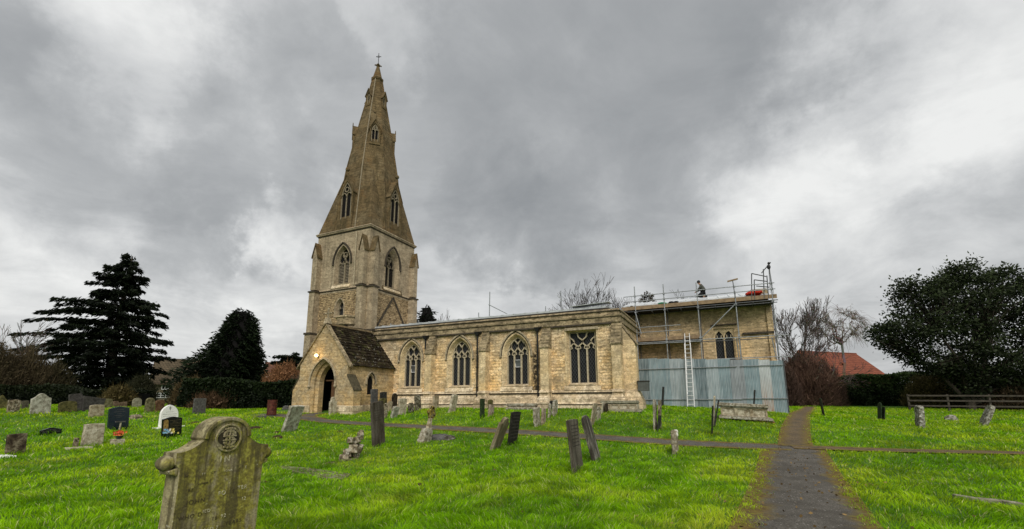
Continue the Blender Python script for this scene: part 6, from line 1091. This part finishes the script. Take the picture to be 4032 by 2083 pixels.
# loose tubes above the aisle roof
for i,(p,q,lab) in enumerate((((-9.6,.6,5.5),(-9.57,.6,7.28),'tall scaffold pole rising above the middle of the aisle roof'),((-4.9,.6,5.6),(-4.9,.6,6.85),'scaffold pole above the aisle roof before the bare tree'),((-10.35,.6,5.5),(-10.36,.6,6.02),'short pole stub left of the tall pole on the aisle roof'),((-5.87,.6,5.5),(-5.86,.6,6.02),'short pole stub above the third downpipe'),((-17.3,.6,5.55),(-17.3,.6,5.85),'tiny pole stub near the tower end of the aisle roof'))):
    mb=MB(); mb.tube(p,q,.03,6); tag(mb.build('roof_pole',M['steel'],None),lab,'pole','poles on the aisle roof')
for p,q,lab in (((-9.62,.55,6.46),(-8.35,.55,5.76),'sloping tube running down from the tall pole on the aisle roof'),((-5.1,.55,6.58),(-4.72,.55,6.2),'short sloping tube clamped to the pole by the bare tree')):
    mb=MB(); mb.tube(p,q,.026,6); tag(mb.build('roof_tube',M['steel'],None),lab,'tube')
# ================================================================== trees, hedges, houses
RT=Vector((math.cos(R(YAW)),math.sin(R(YAW)),0)); FW=Vector((-math.sin(R(YAW)),math.cos(R(YAW)),0))
def leafmat(name,trans=.2,rough=.6):
    t=NT(name); ca=t.n('VertexColor',layer_name='Col'); t.col(ca.outputs[0]); t.b.inputs['Roughness'].default_value=rough; t.b.inputs['Specular IOR Level'].default_value=.15
    tr=t.n('BsdfTranslucent'); t.l(ca.outputs[0],tr.inputs[0]); mx=t.n('MixShader'); mx.inputs[0].default_value=trans; t.l(t.b.outputs[0],mx.inputs[1]); t.l(tr.outputs[0],mx.inputs[2]); t.l(mx.outputs[0],t.out.inputs[0]); return t.m
LM=leafmat('leaf'); TM=simple('bark',(.055,.045,.034),(.025,.02,.016),8,.95); TWM=leafmat('twig',0,.9)
def leaves(name,cen,dr,Ln,Wd,col,parent,mat=None,rng=RNG):
    cen=np.asarray(cen,float); n=len(cen); dr=np.asarray(dr,float); dr/=np.linalg.norm(dr,axis=1)[:,None]+1e-9
    rv=rng.normal(size=(n,3)); sd=np.cross(dr,rv); sd/=np.linalg.norm(sd,axis=1)[:,None]+1e-9
    Ln=np.broadcast_to(np.asarray(Ln,float),(n,))[:,None]; Wd=np.broadcast_to(np.asarray(Wd,float),(n,))[:,None]
    V=np.empty((n,4,3)); V[:,0]=cen-dr*Ln*.5-sd*Wd*.2; V[:,1]=cen+sd*Wd*.5-dr*Ln*.05; V[:,2]=cen+dr*Ln*.5; V[:,3]=cen-sd*Wd*.5+dr*Ln*.05
    me=bpy.data.meshes.new(name); me.vertices.add(4*n); me.vertices.foreach_set('co',V.ravel()); me.loops.add(4*n); me.loops.foreach_set('vertex_index',np.arange(4*n,dtype=np.int32)); me.polygons.add(n); me.polygons.foreach_set('loop_start',np.arange(n,dtype=np.int32)*4); me.polygons.foreach_set('loop_total',np.full(n,4,np.int32)); me.update()
    cc=np.ones((n,4,4)); cc[:,:,:3]=np.asarray(col)[:,None]; at=me.color_attributes.new('Col','FLOAT_COLOR','POINT'); at.data.foreach_set('color',cc.ravel())
    me.materials.append(mat or LM); o=bpy.data.objects.new(name,me); C.objects.link(o)
    if parent is not None: o.parent=parent
    return o
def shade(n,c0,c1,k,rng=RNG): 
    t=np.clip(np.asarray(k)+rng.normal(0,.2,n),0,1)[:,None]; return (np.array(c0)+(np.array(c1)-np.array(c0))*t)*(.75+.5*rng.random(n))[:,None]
def tree(name,label,cat,base,group=None): return thing(name,label,cat,base,group)
def cedar(base,tiers,top,label,name='cedar_tree',c0=(.004,.007,.003),c1=(.022,.035,.013),dense=1.,trunk_r=.55):
    t=tree(name,label,'tree',base,'trees around the churchyard'); mb=MB(); rng=np.random.default_rng(len(label))
    zs=[z for z,_,_ in tiers]; mb.tube((0,0,-.3),(0,0,top*.5),trunk_r,10,trunk_r*.55); mb.tube((0,0,top*.5),(top*.03*RT.x,top*.03*RT.y,top),trunk_r*.55,8,.05)
    cs=[];ds=[];ks=[]
    for z,l,r in tiers:
        nb=int(13*dense)
        for b in range(nb):
            a=2*PI*(b+rng.random()*.9)/nb; ca,sa=math.cos(a),math.sin(a); side=r if ca>0 else l; mean=(l+r)/2*.85
            L=(side*abs(ca)+mean*(1-abs(ca)))*rng.choice([.55,.7,.85,.95,1.0,1.04]); zz=z+rng.uniform(-.6,.55); up=rng.uniform(.0,.12); d=RT*ca+FW*sa
            pts=[]
            for k in range(7):
                s=k/6; pts.append(d*(L*s)+Vector((0,0,zz+L*(up*s-.13*s**2.5))))
            for k in range(6): mb.tube(pts[k],pts[k+1],max(.015,.09*(1-k/6)*L/6),4,max(.01,.09*(1-(k+1)/6)*L/6),cap=False)
            m=int((30+L*42)*dense); s=rng.random(m)**.75*.85+.17; s=np.minimum(s,1.03); sp=(.12*L+.22)*np.clip(1.03-s,0.03,1)+.03
            lat=rng.normal(0,1,m)*sp; P=np.array([[*(d*(L*q)),zz+L*(up*q-.13*q**2.5)] for q in s]); P=P[:,:3] if P.shape[1]==3 else np.c_[P[:,0],P[:,1],P[:,3]]
            pr=np.array([-d.y,d.x,0]); P=P+pr*lat[:,None]; P[:,2]+=rng.normal(0,.1,m)-np.abs(lat)*.12; cs.append(P)
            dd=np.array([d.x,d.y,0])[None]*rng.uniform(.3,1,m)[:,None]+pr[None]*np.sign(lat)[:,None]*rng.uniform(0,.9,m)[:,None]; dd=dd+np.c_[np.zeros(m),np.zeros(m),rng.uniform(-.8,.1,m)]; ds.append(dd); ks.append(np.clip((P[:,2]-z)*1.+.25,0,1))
    mb.build('trunk',TM,t,local=True); cs=np.concatenate(cs); ds=np.concatenate(ds); ks=np.concatenate(ks); n=len(cs)
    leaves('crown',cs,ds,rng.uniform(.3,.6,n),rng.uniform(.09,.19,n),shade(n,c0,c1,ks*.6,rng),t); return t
def dense_conifer(base,prof,label,name='conifer_tree',c0=(.004,.007,.003),c1=(.02,.035,.012),n=26000,leaf=(.3,.6,.16)):
    t=tree(name,label,'tree',base,'trees around the churchyard'); rng=np.random.default_rng(n+len(label)); zz=np.array([p[0] for p in prof]); LL=np.array([p[1] for p in prof]); RR=np.array([p[2] for p in prof]); H=zz.max()
    z=H*(1-np.sqrt(rng.random(n)))**1.0; z=np.clip(z,.2,H); a=rng.random(n)*2*PI; l=np.interp(z,zz,LL); r=np.interp(z,zz,RR); ca=np.cos(a); rad=np.where(ca>0,r,l)*np.abs(ca)+(l+r)/2*(1-np.abs(ca))
    tuft=.78+.3*np.sin(a*7+z*2.3)*np.sin(z*3.1+a*3); q=np.minimum(rng.random(n)**.35,1)*tuft*np.where(rng.random(n)<.06,1.15,1)
    X=np.outer(ca*rad*q,np.array(RT))+np.outer(np.sin(a)*rad*q,np.array(FW)); X[:,2]=z+rng.normal(0,.12,n)
    dd=np.outer(ca,np.array(RT))+np.outer(np.sin(a),np.array(FW)); dd[:,2]=rng.uniform(-.7,.5,n); dd+=rng.normal(0,.3,(n,3))
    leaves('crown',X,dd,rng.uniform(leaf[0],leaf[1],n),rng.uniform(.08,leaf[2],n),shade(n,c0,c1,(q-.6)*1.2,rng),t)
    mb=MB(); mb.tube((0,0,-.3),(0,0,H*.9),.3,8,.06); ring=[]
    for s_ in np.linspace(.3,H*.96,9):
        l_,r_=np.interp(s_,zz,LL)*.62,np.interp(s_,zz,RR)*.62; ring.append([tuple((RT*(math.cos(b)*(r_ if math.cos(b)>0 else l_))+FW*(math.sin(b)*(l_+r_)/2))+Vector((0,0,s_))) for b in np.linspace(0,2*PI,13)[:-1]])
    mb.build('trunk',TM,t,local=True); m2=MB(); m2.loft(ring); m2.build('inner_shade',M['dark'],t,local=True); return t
def grow(mb,p,d,L,r,depth,rng,spread=.55,curl=0,up=.15,shrink=.74,kids=(2,4),minr=.011,col=(.05,.04,.032),droop=0):
    n=4 if depth>2 else 3; q=Vector(p); dd=Vector(d).normalized(); r0=r
    for k in range(n):
        dd=(dd+Vector(rng.normal(0,.1+curl,3))+Vector((0,0,up*.25-droop*(3-depth if depth<3 else 0)*.25))).normalized(); q2=q+dd*L/n; r1=max(minr,r0*(1-.28/n*1.2)); mb.tube(q,q2,r0,5 if r0>.05 else 3,r1,cap=False,col=tuple(c*rng.uniform(.7,1.3) for c in col)); q=q2; r0=r1
        if depth>0 and k>=1 and rng.random()<.55: 
            ax=dd.orthogonal().normalized(); ax.rotate(__import__('mathutils').Quaternion(dd,rng.random()*2*PI)); grow(mb,q,dd+ax*rng.uniform(.5,1.0)*spread*1.6,L*shrink*rng.uniform(.6,.95),max(minr,r0*.5),depth-1,rng,spread,curl,up,shrink,kids,minr,col,droop)
    if depth>0:
        for k in range(int(rng.integers(*kids))):
            ax=dd.orthogonal().normalized(); ax.rotate(__import__('mathutils').Quaternion(dd,rng.random()*2*PI)); grow(mb,q,dd+ax*rng.uniform(.35,1)*spread,L*shrink*rng.uniform(.8,1.1),max(minr,r0*.68),depth-1,rng,spread,curl,up,shrink,kids,minr,col,droop)
def bare(base,H,label,seed,name='bare_tree',depth=5,spread=.55,curl=0.,droop=0,col=(.05,.04,.032),lean=(0,0),minr=.012,trunk=.3,up=.15,r=.11,stems=1,cat='tree',group='trees around the churchyard'):
    t=tree(name,label,cat,base,group); rng=np.random.default_rng(seed); mb=MB()
    for s in range(stems):
        o=Vector((rng.normal(0,.25*(stems>1)),rng.normal(0,.25*(stems>1)),-.2)); d=Vector((lean[0]*RT.x+(rng.normal(0,.25) if stems>1 else 0),lean[0]*RT.y+(rng.normal(0,.25) if stems>1 else 0),1)); grow(mb,o,d,H*trunk,r,depth,rng,spread,curl,up,.74,(2,4),minr,col,droop)
    zmax=max(v[2] for v in mb.v); k=H/zmax; mb.v=[(v[0]*k,v[1]*k,v[2]*k) for v in mb.v]; mb.build('branches',TWM,t,local=True); return t
def broadleaf(base,blobs,label,name='evergreen_oak',c0=(.004,.007,.003),c1=(.032,.045,.018),per=1500,leaf=(.16,.3),trunk=.35,twigs=True,fill=.35,wl=.6,clump=.09,seed=None,cat='tree',group='trees around the churchyard'):
    t=tree(name,label,cat,base,group); rng=np.random.default_rng(seed or len(label)); cs=[];ds=[];ks=[]; mb=MB()
    for (u,f,z,ru,rz) in blobs:
        c=np.array(RT)*u+np.array(FW)*f+np.array([0,0,z]); n=int(per*ru*rz/1.5); 
        cl=int(max(10,n/34)); v=rng.normal(size=(cl,3)); v/=np.linalg.norm(v,axis=1)[:,None]; rad=rng.random(cl)**fill*np.where(rng.random(cl)<.18,1.18,1); cc=v*rad[:,None]; 
        idx=rng.integers(0,cl,n); P=cc[idx]+rng.normal(0,clump,(n,3)); W_=np.outer(P[:,0]*ru,np.array(RT))+np.outer(P[:,1]*ru*.9,np.array(FW)); W_[:,2]=P[:,2]*rz; cs.append(c+W_); ds.append(v[idx]*.7+rng.normal(0,.7,(n,3))); ks.append(np.clip(.25+.45*P[:,2]+.25*(rad[idx]-.5),0,1))
        if twigs:
            for k in range(0,cl,3):
                e=c+np.array(RT)*cc[k,0]*ru+np.array(FW)*cc[k,1]*ru*.9+np.array([0,0,cc[k,2]*rz]); mb.tube(tuple(c),tuple(e),.03,3,.012,cap=False)
            q=Vector(tuple(c)); p=Vector((q.x*.45+rng.normal(0,.3),q.y*.45+rng.normal(0,.3),max(.8,q.z*.5+rng.normal(0,.4)))); mb.tube((q.x*.08,q.y*.08,max(.3,q.z*.15)),p,trunk*.3,5,.07,cap=False); mb.tube(p,q,.07,4,.025,cap=False)
    if twigs: mb.tube((0,0,-.3),(0,0,1.5),trunk,8,trunk*.8); mb.build('trunk',TM,t,local=True)
    cs=np.concatenate(cs);ds=np.concatenate(ds);ks=np.concatenate(ks); n=len(cs); leaves('crown',cs,ds,rng.uniform(leaf[0],leaf[1],n),rng.uniform(leaf[0],leaf[1],n)*wl,shade(n,c0,c1,ks,rng),t); return t
def polycrown(base,poly,hole,label,n=900,per=34,sd=.3,leaf=(.16,.32),c0=(.006,.01,.004),c1=(.055,.075,.03),seed=5,name='evergreen_oak',thr=.42):
    t=tree(name,label,'tree',base,'trees around the churchyard'); rng=np.random.default_rng(seed); P_=np.array(poly); u0,z0=P_.min(0); u1,z1=P_.max(0); mb=MB()
    def ins(u,z):
        c=np.zeros(len(u),bool)
        for (x1,y1),(x2,y2) in zip(poly,poly[1:]+poly[:1]):
            if y1!=y2: c^=((y1>z)!=(y2>z))&(u<(x2-x1)*(z-y1)/(y2-y1)+x1)
        return c
    def edge(u,z):
        d=np.full(len(u),99.)
        for a,b in zip(poly,poly[1:]+poly[:1]):
            a=np.array(a);b=np.array(b); e=b-a; q=np.clip(((u-a[0])*e[0]+(z-a[1])*e[1])/(e@e),0,1); d=np.minimum(d,np.hypot(u-a[0]-q*e[0],z-a[1]-q*e[1]))
        return d
    m=n*9; u=rng.uniform(u0,u1,m); z=rng.uniform(max(z0,.3),z1,m); ed=edge(u,z); f=rng.uniform(-1,1,m)*np.minimum(2.4,.4+ed*.9)
    nz=vnoise(u+f*.7+50,z+f*.4+50,1.15,seed)*.65+vnoise(u-f*.5+90,z+f*.6+20,.5,seed+1)*.35
    ok=ins(u,z)&(nz>thr+.05*(ed<.7)-.16*(z<3.5))&~((((u-hole[0])/hole[2])**2+((z-hole[1])/hole[3])**2<1)&(rng.random(m)<.93)); u,z,f,ed=u[ok][:n],z[ok][:n],f[ok][:n],ed[ok][:n]
    k=len(u); cen=np.outer(u,np.array(RT))+np.outer(f,np.array(FW)); cen[:,2]=z
    L=[]
    for i in range(13): 
        j=int(rng.integers(0,k)); q=cen[j]*np.array([.62,.62,.72]); q[2]=max(q[2],1.2); L.append(q); mid=q*np.array([.45,.45,.62])+rng.normal(0,.25,3); mb.tube((0,0,.4),tuple(mid),.16,6,.11,cap=False); mb.tube(tuple(mid),tuple(q),.11,5,.06,cap=False)
    L=np.array(L)
    for i in range(0,k,2):
        j=int(np.argmin(((L-cen[i])**2).sum(1))); md=(L[j]+cen[i])/2+rng.normal(0,.15,3); mb.tube(tuple(L[j]),tuple(md),.04,3,.028,cap=False); mb.tube(tuple(md),tuple(cen[i]),.028,3,.014,cap=False)
    mb.tube((0,0,-.3),(0,0,1.0),.34,8,.26); mb.build('trunk',TM,t,local=True)
    idx=np.repeat(np.arange(k),per); N=len(idx); off=rng.normal(0,1,(N,3))*sd*np.array([1,1,.75]); X=cen[idx]+off; hl=np.clip(.35+off[:,2]/sd*.28+(X[:,2]/z1-.5)*.25,0,1)
    leaves('crown',X,off+rng.normal(0,.25,(N,3)),rng.uniform(leaf[0],leaf[1],N),rng.uniform(leaf[0],leaf[1],N)*.55,shade(N,c0,c1,hl,rng),t); return t
def contorted(base,fork,cc,ru,rz,label,n=120,seed=4,col=(.17,.14,.115),name='contorted_willow'):
    t=tree(name,label,'tree',base,'trees around the churchyard'); rng=np.random.default_rng(seed); mb=MB(); V=lambda u,f,z: Vector(tuple(RT*u+FW*f))+Vector((0,0,z))
    def wig(p,q,r0,r1,amp,k=7,drop=0):
        pr=p; o=Vector((0,0,0)); 
        for i in range(1,k+1):
            s=i/k; o=o*.5+Vector(rng.normal(0,amp,3)); c=p.lerp(q,s)+(o if i<k else Vector((0,0,0)))+Vector((0,0,-drop*s*s+drop*.35*math.sin(PI*s))); mb.tube(pr,c,r0+(r1-r0)*(i-1)/k,4,r0+(r1-r0)*s,cap=False,col=tuple(v*rng.uniform(.7,1.25) for v in col)); pr=c
        return pr
    F=wig(V(-.3,0,-.2),V(fork[0],0,fork[1]),.19,.15,.09); Ls=[]
    for i in range(11):
        a=rng.random()*2*PI; b=rng.uniform(-.2,1); q=V(cc[0]+ru*.55*math.cos(a)*math.sqrt(max(0,1-b*b*.8)),ru*.5*math.sin(a),cc[1]+rz*.6*b); Ls.append(wig(F,q,.1,.045,.16,8))
    for i in range(n):
        v=rng.normal(0,1,3); v/=np.linalg.norm(v); v[2]=abs(v[2])*rng.choice([1,1,1,-.35]); q=V(cc[0]+ru*v[0],ru*.8*v[1],cc[1]+rz*v[2]); p=min(Ls,key=lambda l:(l-q).length); m=p.lerp(q,.55)+Vector((0,0,.2)); e=wig(p,m,.035,.02,.09,5)
        for j in range(6): wig(e,q+Vector(rng.normal(0,.42,3)),.016,.009,.07,5,.3+.35*rng.random())
    mb.build('branches',TWM,t,local=True); return t
def hedge(p0,p1,th,H,label,c0=(.006,.011,.004),c1=(.03,.05,.014),n=16000,name='hedge',leaf=(.14,.3),wob=.25,cat='hedge',seed=1):
    a=Vector((*p0,gzf(*p0)));b=Vector((*p1,gzf(*p1))); L=(b-a).length; d=(b-a).normalized(); nn=Vector((-d.y,d.x,0)); nn.z=0; rng=np.random.default_rng(seed)
    t=thing(name,label,cat,(a+b)/2,'hedges round the churchyard'); s=rng.random(n)*L; o=rng.uniform(-1,1,n); h0=H*(1+wob*(.6*np.sin(s*.45+seed)+.4*np.sin(s*1.3+2*seed))*.5); v=rng.random(n)
    top=rng.random(n)<.3; z=np.where(top,h0*(1-.25*rng.random(n)**2),h0*v); q=np.where(top,o,np.sign(o)*(1-.35*rng.random(n)**2)*(1-.35*(v**3)))*th/2*(1+.15*np.sin(s*2.1+z*2))
    P=np.array(a)[None]+np.outer(s,np.array(d))+np.outer(q,np.array(nn)); P[:,2]+=z+rng.normal(0,.06,n); P-=np.array(t.location)
    dd=rng.normal(0,.7,(n,3))+np.outer(np.sign(q),np.array(nn))*.5; dd[:,2]+=.35
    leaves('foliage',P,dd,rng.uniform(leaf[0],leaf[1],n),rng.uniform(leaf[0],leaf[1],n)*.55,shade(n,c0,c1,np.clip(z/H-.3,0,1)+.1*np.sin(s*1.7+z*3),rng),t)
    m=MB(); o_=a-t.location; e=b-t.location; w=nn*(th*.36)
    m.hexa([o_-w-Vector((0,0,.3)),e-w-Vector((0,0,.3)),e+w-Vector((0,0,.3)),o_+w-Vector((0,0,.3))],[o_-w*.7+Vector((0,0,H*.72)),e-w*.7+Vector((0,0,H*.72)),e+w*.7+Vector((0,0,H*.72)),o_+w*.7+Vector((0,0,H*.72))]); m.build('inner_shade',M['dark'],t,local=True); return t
def twigbush(base,ru,H,label,c0=(.03,.02,.012),c1=(.11,.075,.04),n=9000,name='bare_bush',seed=3,cat='bush',leafy=0.,up=.9,LW=(.5,1.4,.03)):
    t=thing(name,label,cat,base,'winter bushes round the churchyard'); rng=np.random.default_rng(seed); v=rng.normal(size=(n,3)); v/=np.linalg.norm(v,axis=1)[:,None]; v[:,2]=np.abs(v[:,2]); q=rng.random(n)**.45*(1+.14*np.sin(v[:,0]*9)*np.sin(v[:,1]*7+v[:,2]*8))
    P=np.outer(v[:,0]*ru*q,np.array(RT))+np.outer(v[:,1]*ru*q*.8,np.array(FW)); P[:,2]=v[:,2]*H*q*.95; d=P/np.array([ru,ru,H])+rng.normal(0,.5,(n,3)); d[:,2]+=up
    leaves('twigs',P,d,rng.uniform(LW[0],LW[1],n),LW[2]*rng.uniform(.6,1.4,n),shade(n,c0,c1,q*.6+.1*np.sin(P[:,2]*3),rng),t,TWM)
    if leafy:
        m=int(n*leafy); i=rng.integers(0,n,m); leaves('foliage',P[i]+rng.normal(0,.12,(m,3)),rng.normal(size=(m,3)),rng.uniform(.12,.26,m),rng.uniform(.08,.16,m),shade(m,c0,c1,q[i]*.8,rng),t)
    return t
for f_,a_ in TREES: globals()[f_](**a_)
# ---- fallen leaves on the path margins and lawn
rg=np.random.default_rng(77); c_,hw_,ml_,mr_=PL[0]; i_=rg.integers(0,len(c_),520); o_=rg.normal(0,.75,520); xx=c_[i_,0]+o_; yy=c_[i_,1]+rg.normal(0,.3,520); m_=rg.random(900); xx=np.r_[xx,rg.uniform(-14,16,420)]; yy=np.r_[yy,rg.uniform(-19,-9,420)]; P_=np.c_[xx,yy,gzf(xx,yy)+.03+.02*rg.random(len(xx))]
d_=rg.normal(0,1,(len(xx),3)); d_[:,2]*=.15; lf=leaves('fallen_leaves',P_,d_,rg.uniform(.03,.07,len(xx)),rg.uniform(.02,.05,len(xx)),shade(len(xx),(.05,.03,.012),(.3,.2,.08),rg.random(len(xx)),rg),None); tag(lf,'scattered brown fallen leaves along the path and lawn','leaves',kind='stuff')
# ---- houses
def tiles(name,c1,c2,sx,sy):
    t=NT(name); P=t.obj(); x,y,z=t.sep(P); br=t.n('TexBrick'); t.put(br.inputs['Vector'],t.comb(t.math('ADD',x,y),z,0.0)); br.inputs['Scale'].default_value=1; br.inputs['Brick Width'].default_value=sx; br.inputs['Row Height'].default_value=sy; br.inputs['Mortar Size'].default_value=.03; br.inputs['Color1'].default_value=(*c1,1); br.inputs['Color2'].default_value=(*c2,1); br.inputs['Mortar'].default_value=(*[v*.5 for v in c2],1)
    t.col(t.mix(t.math('MULTIPLY',t.rng(t.noise(P,1.2,5).outputs[0],.4,.7),.5),br.outputs['Color'],tuple(v*.45 for v in c2))); t.b.inputs['Roughness'].default_value=.9; t.bump(br.outputs['Fac'],.5,.03); return t.m
def house(base,rz,w,dp,eh,rh,label,wallm,roofm,wins,dormer=None,chimney=None,name='house'):
    t=thing(name,label,'house',base,None,rz); m=MB(); m.box(-w/2,w/2,0,dp,-1,eh); m.add([(-w/2,0,eh),(-w/2,dp,eh),(-w/2,dp/2,eh+rh*.97)],[(0,1,2)]); m.add([(w/2,0,eh),(w/2,dp,eh),(w/2,dp/2,eh+rh*.97)],[(2,1,0)]); m.build('wall',wallm,t,local=True)
    m=MB(); e=.35
    for s,y0 in ((1,-e),(-1,dp+e)):
        ze=eh-e*rh/(dp/2); m.hexa([(-w/2-e,y0,ze),(w/2+e,y0,ze),(w/2+e,dp/2,eh+rh),(-w/2-e,dp/2,eh+rh)],[(-w/2-e,y0,ze+.14),(w/2+e,y0,ze+.14),(w/2+e,dp/2,eh+rh+.14),(-w/2-e,dp/2,eh+rh+.14)])
    m.tube((-w/2-e,dp/2,eh+rh+.12),(w/2+e,dp/2,eh+rh+.12),.13,6); rf=m.build('roof',roofm,t,local=True)
    if chimney:
        m=MB(); m.box(chimney-.45,chimney+.45,dp/2-.35,dp/2+.35,eh+rh-.6,eh+rh+1.2); m.box(chimney-.52,chimney+.52,dp/2-.42,dp/2+.42,eh+rh+1.05,eh+rh+1.18)
        for k in(-.2,.2): m.tube((chimney+k,dp/2,eh+rh+1.18),(chimney+k,dp/2,eh+rh+1.5),.11,8,.09)
        m.build('chimney',wallm,rf,local=True)
    for x0,x1,z0,z1 in wins:
        m=MB(); f=.09
        for a,b,c,d in ((x0,x1,z0,z0+f),(x0,x1,z1-f,z1),(x0,x0+f,z0+f,z1-f),(x1-f,x1,z0+f,z1-f)): m.box(a,b,-.06,.05,c,d)
        k=max(1,round((x1-x0)/.5))
        for i in range(1,k): xx=x0+(x1-x0)*i/k; m.box(xx-.04,xx+.04,-.05,.04,z0+f,z1-f)
        m.box(x0+f,x1-f,-.045,.03,(z0+z1)/2-.03,(z0+z1)/2+.03); wn=m.build('window',WHT,t,local=True)
        m=MB(); m.add([(x0+f,-.012,z0+f),(x1-f,-.012,z0+f),(x1-f,-.012,z1-f),(x0+f,-.012,z1-f)],[(0,1,2,3)]); m.build('pane',M['glass2'],wn,local=True)
    if dormer:
        x0,x1,zb=dormer; yd=dp/2*.45; m=MB(); m.prism([(x0,yd,zb),(x1,yd,zb),(x1,yd,zb+.9),((x0+x1)/2,yd,zb+1.7),(x0,yd,zb+.9)],(0,2.4,0)); dm=m.build('dormer',wallm,t,local=True)
        m=MB(); c=(x0+x1)/2
        for xx in (x0-.2,x1+.2): m.hexa([(xx,yd-.2,zb+.72),(c,yd-.2,zb+1.72),(c,yd+2.6,zb+1.72),(xx,yd+2.6,zb+.72)],[(xx,yd-.2,zb+.84),(c,yd-.2,zb+1.84),(c,yd+2.6,zb+1.84),(xx,yd+2.6,zb+.84)])
        m.build('dormer_roof',roofm,dm,local=True); m=MB(); m.box(c-.35,c+.35,yd-.03,yd+.02,zb+.1,zb+.95); m.build('dormer_window',M['glass2'],dm,local=True)
    return t
WHT=simple('white_paint',(.8,.8,.78),(.7,.7,.68),5,.5,bumpst=0)
for a_ in HOUSES:
    a_=dict(a_); a_['wallm']=simple(a_['wallm'][0],a_['wallm'][1],a_['wallm'][2],2.5,.9); a_['roofm']=tiles(*a_['roofm']); house(**a_)
# ---- post and rail fence
ft=thing('rail_fence','dark weathered three rail timber fence at the foot of the big evergreen','fence',(*FENCE[0],gzf(*FENCE[0]))); fm=simple('fence_timber',(.075,.064,.05),(.035,.03,.024),6,.9)
a=Vector((*FENCE[0],gzf(*FENCE[0])));b=Vector((*FENCE[1],gzf(*FENCE[1]))); n=max(2,int((b-a).length/2.2)); d=(b-a)/n
for k in range(n+1):
    p=a+d*k; m=MB(); m.box(p.x-.06,p.x+.06,p.y-.06,p.y+.06,p.z-.2,p.z+1.2); m.build('post',fm,ft,bevel=.01)
nn=Vector((-d.y,d.x,0)).normalized()*-.08
for h in (.3,.68,1.05):
    m=MB(); q=nn*.4; m.hexa([a+nn-q+Vector((0,0,h)),b+nn-q+Vector((0,0,h)),b+nn+q+Vector((0,0,h)),a+nn+q+Vector((0,0,h))],[p+Vector((0,0,h+.11)) for p in (a+nn-q,b+nn-q,b+nn+q,a+nn+q)]); m.build('rail',fm,ft)
# ================================================================== camera, light, sky
cd=bpy.data.cameras.new('camera'); cd.sensor_width=36; cd.lens=LENS; cd.shift_y=SHIFT; cd.clip_start=.05; cd.clip_end=3000
co=bpy.data.objects.new('camera',cd); C.objects.link(co); co.matrix_world=Matrix.Translation(CAM)@Matrix.Rotation(R(YAW),4,'Z')@Matrix.Rotation(R(90+PITCH),4,'X')@Matrix.Rotation(R(ROLL),4,'Z'); sc.camera=co
SUN_AZ,SUN_EL=R(SUN[0]),R(SUN[1])       # azimuth clockwise from +Y (north)
sd=bpy.data.lights.new('sun','SUN'); sd.energy=SUN[2]; sd.angle=R(SUN[3]); sd.color=(1,.955,.88); so=bpy.data.objects.new('sun',sd); C.objects.link(so)
dv=Vector((math.sin(SUN_AZ)*math.cos(SUN_EL),math.cos(SUN_AZ)*math.cos(SUN_EL),math.sin(SUN_EL))); so.rotation_euler=dv.to_track_quat('Z','Y').to_euler(); so.location=dv*60
w=bpy.data.worlds.new('World'); sc.world=w; w.use_nodes=True; t=object.__new__(NT); t.t=w.node_tree; t.t.nodes.clear(); bg=t.n('Background'); wo=t.n('OutputWorld'); t.l(bg.outputs[0],wo.inputs[0]); bg.inputs[1].default_value=.1
sk=t.n('TexSky'); sk.sky_type='NISHITA'; sk.sun_disc=False; sk.sun_elevation=SUN_EL; sk.sun_rotation=SUN_AZ; sk.air_density=1.5; sk.dust_density=4
g=t.n('TexCoord').outputs['Generated']; x,y,z=t.sep(g); zc_=t.math('ADD',t.math('MAXIMUM',z,0.0),.22); pl=t.comb(t.math('DIVIDE',x,zc_),t.math('DIVIDE',y,zc_),0.0)
n1=t.noise(pl,.8,12,.6,.3); n2=t.noise(pl,2.3,12,.62,.55); wob=t.n('VectorMath',operation='SCALE'); sub=t.n('VectorMath',operation='SUBTRACT'); nw=t.noise(g,3.2,10,.62); t.l(nw.outputs['Color'],sub.inputs[0]); sub.inputs[1].default_value=(.5,.5,.5); t.l(sub.outputs[0],wob.inputs[0]); wob.inputs['Scale'].default_value=.5
gv=t.n('VectorMath',operation='NORMALIZE'); t.l(t.vadd(g,wob.outputs[0]),gv.inputs[0]); acc=t.math('ADD',t.math('MULTIPLY',t.math('SUBTRACT',n1.outputs[0],.5),1.5),t.math('MULTIPLY',t.math('SUBTRACT',n2.outputs[0],.5),1.25))
for d_,size,amp in CLOUDS:
    dp=t.n('VectorMath',operation='DOT_PRODUCT'); t.l(gv.outputs[0],dp.inputs[0]); dp.inputs[1].default_value=d_
    mr=t.n('MapRange',interpolation_type='SMOOTHERSTEP'); t.l(dp.outputs['Value'],mr.inputs[0]); mr.inputs[1].default_value=math.cos(size); mr.inputs[2].default_value=1; mr.inputs[3].default_value=0; mr.inputs[4].default_value=amp; acc=t.math('ADD',acc,mr.outputs[0])
hz_=t.rng(z,0.,.32,1,0); acc=t.math('ADD',acc,t.math('MULTIPLY',hz_,.22))
cl=t.ramp(t.rng(acc,-.85,.85),[(0,(.262,.275,.287)),(.3,(.345,.357,.367)),(.5,(.43,.442,.45)),(.66,(.545,.555,.56)),(1,(.78,.785,.775))])
sc10=t.n('VectorMath',operation='SCALE'); t.l(cl,sc10.inputs[0]); sc10.inputs['Scale'].default_value=10*SKYGAIN
t.l(t.mix(.04,sc10.outputs[0],sk.outputs[0]),bg.inputs[0])
sc.view_settings.view_transform='Standard'; sc.view_settings.look='None'; sc.view_settings.exposure=0; sc.view_settings.gamma=1
sc.cycles.use_denoising=True; sc.cycles.max_bounces=6; sc.cycles.transparent_max_bounces=8
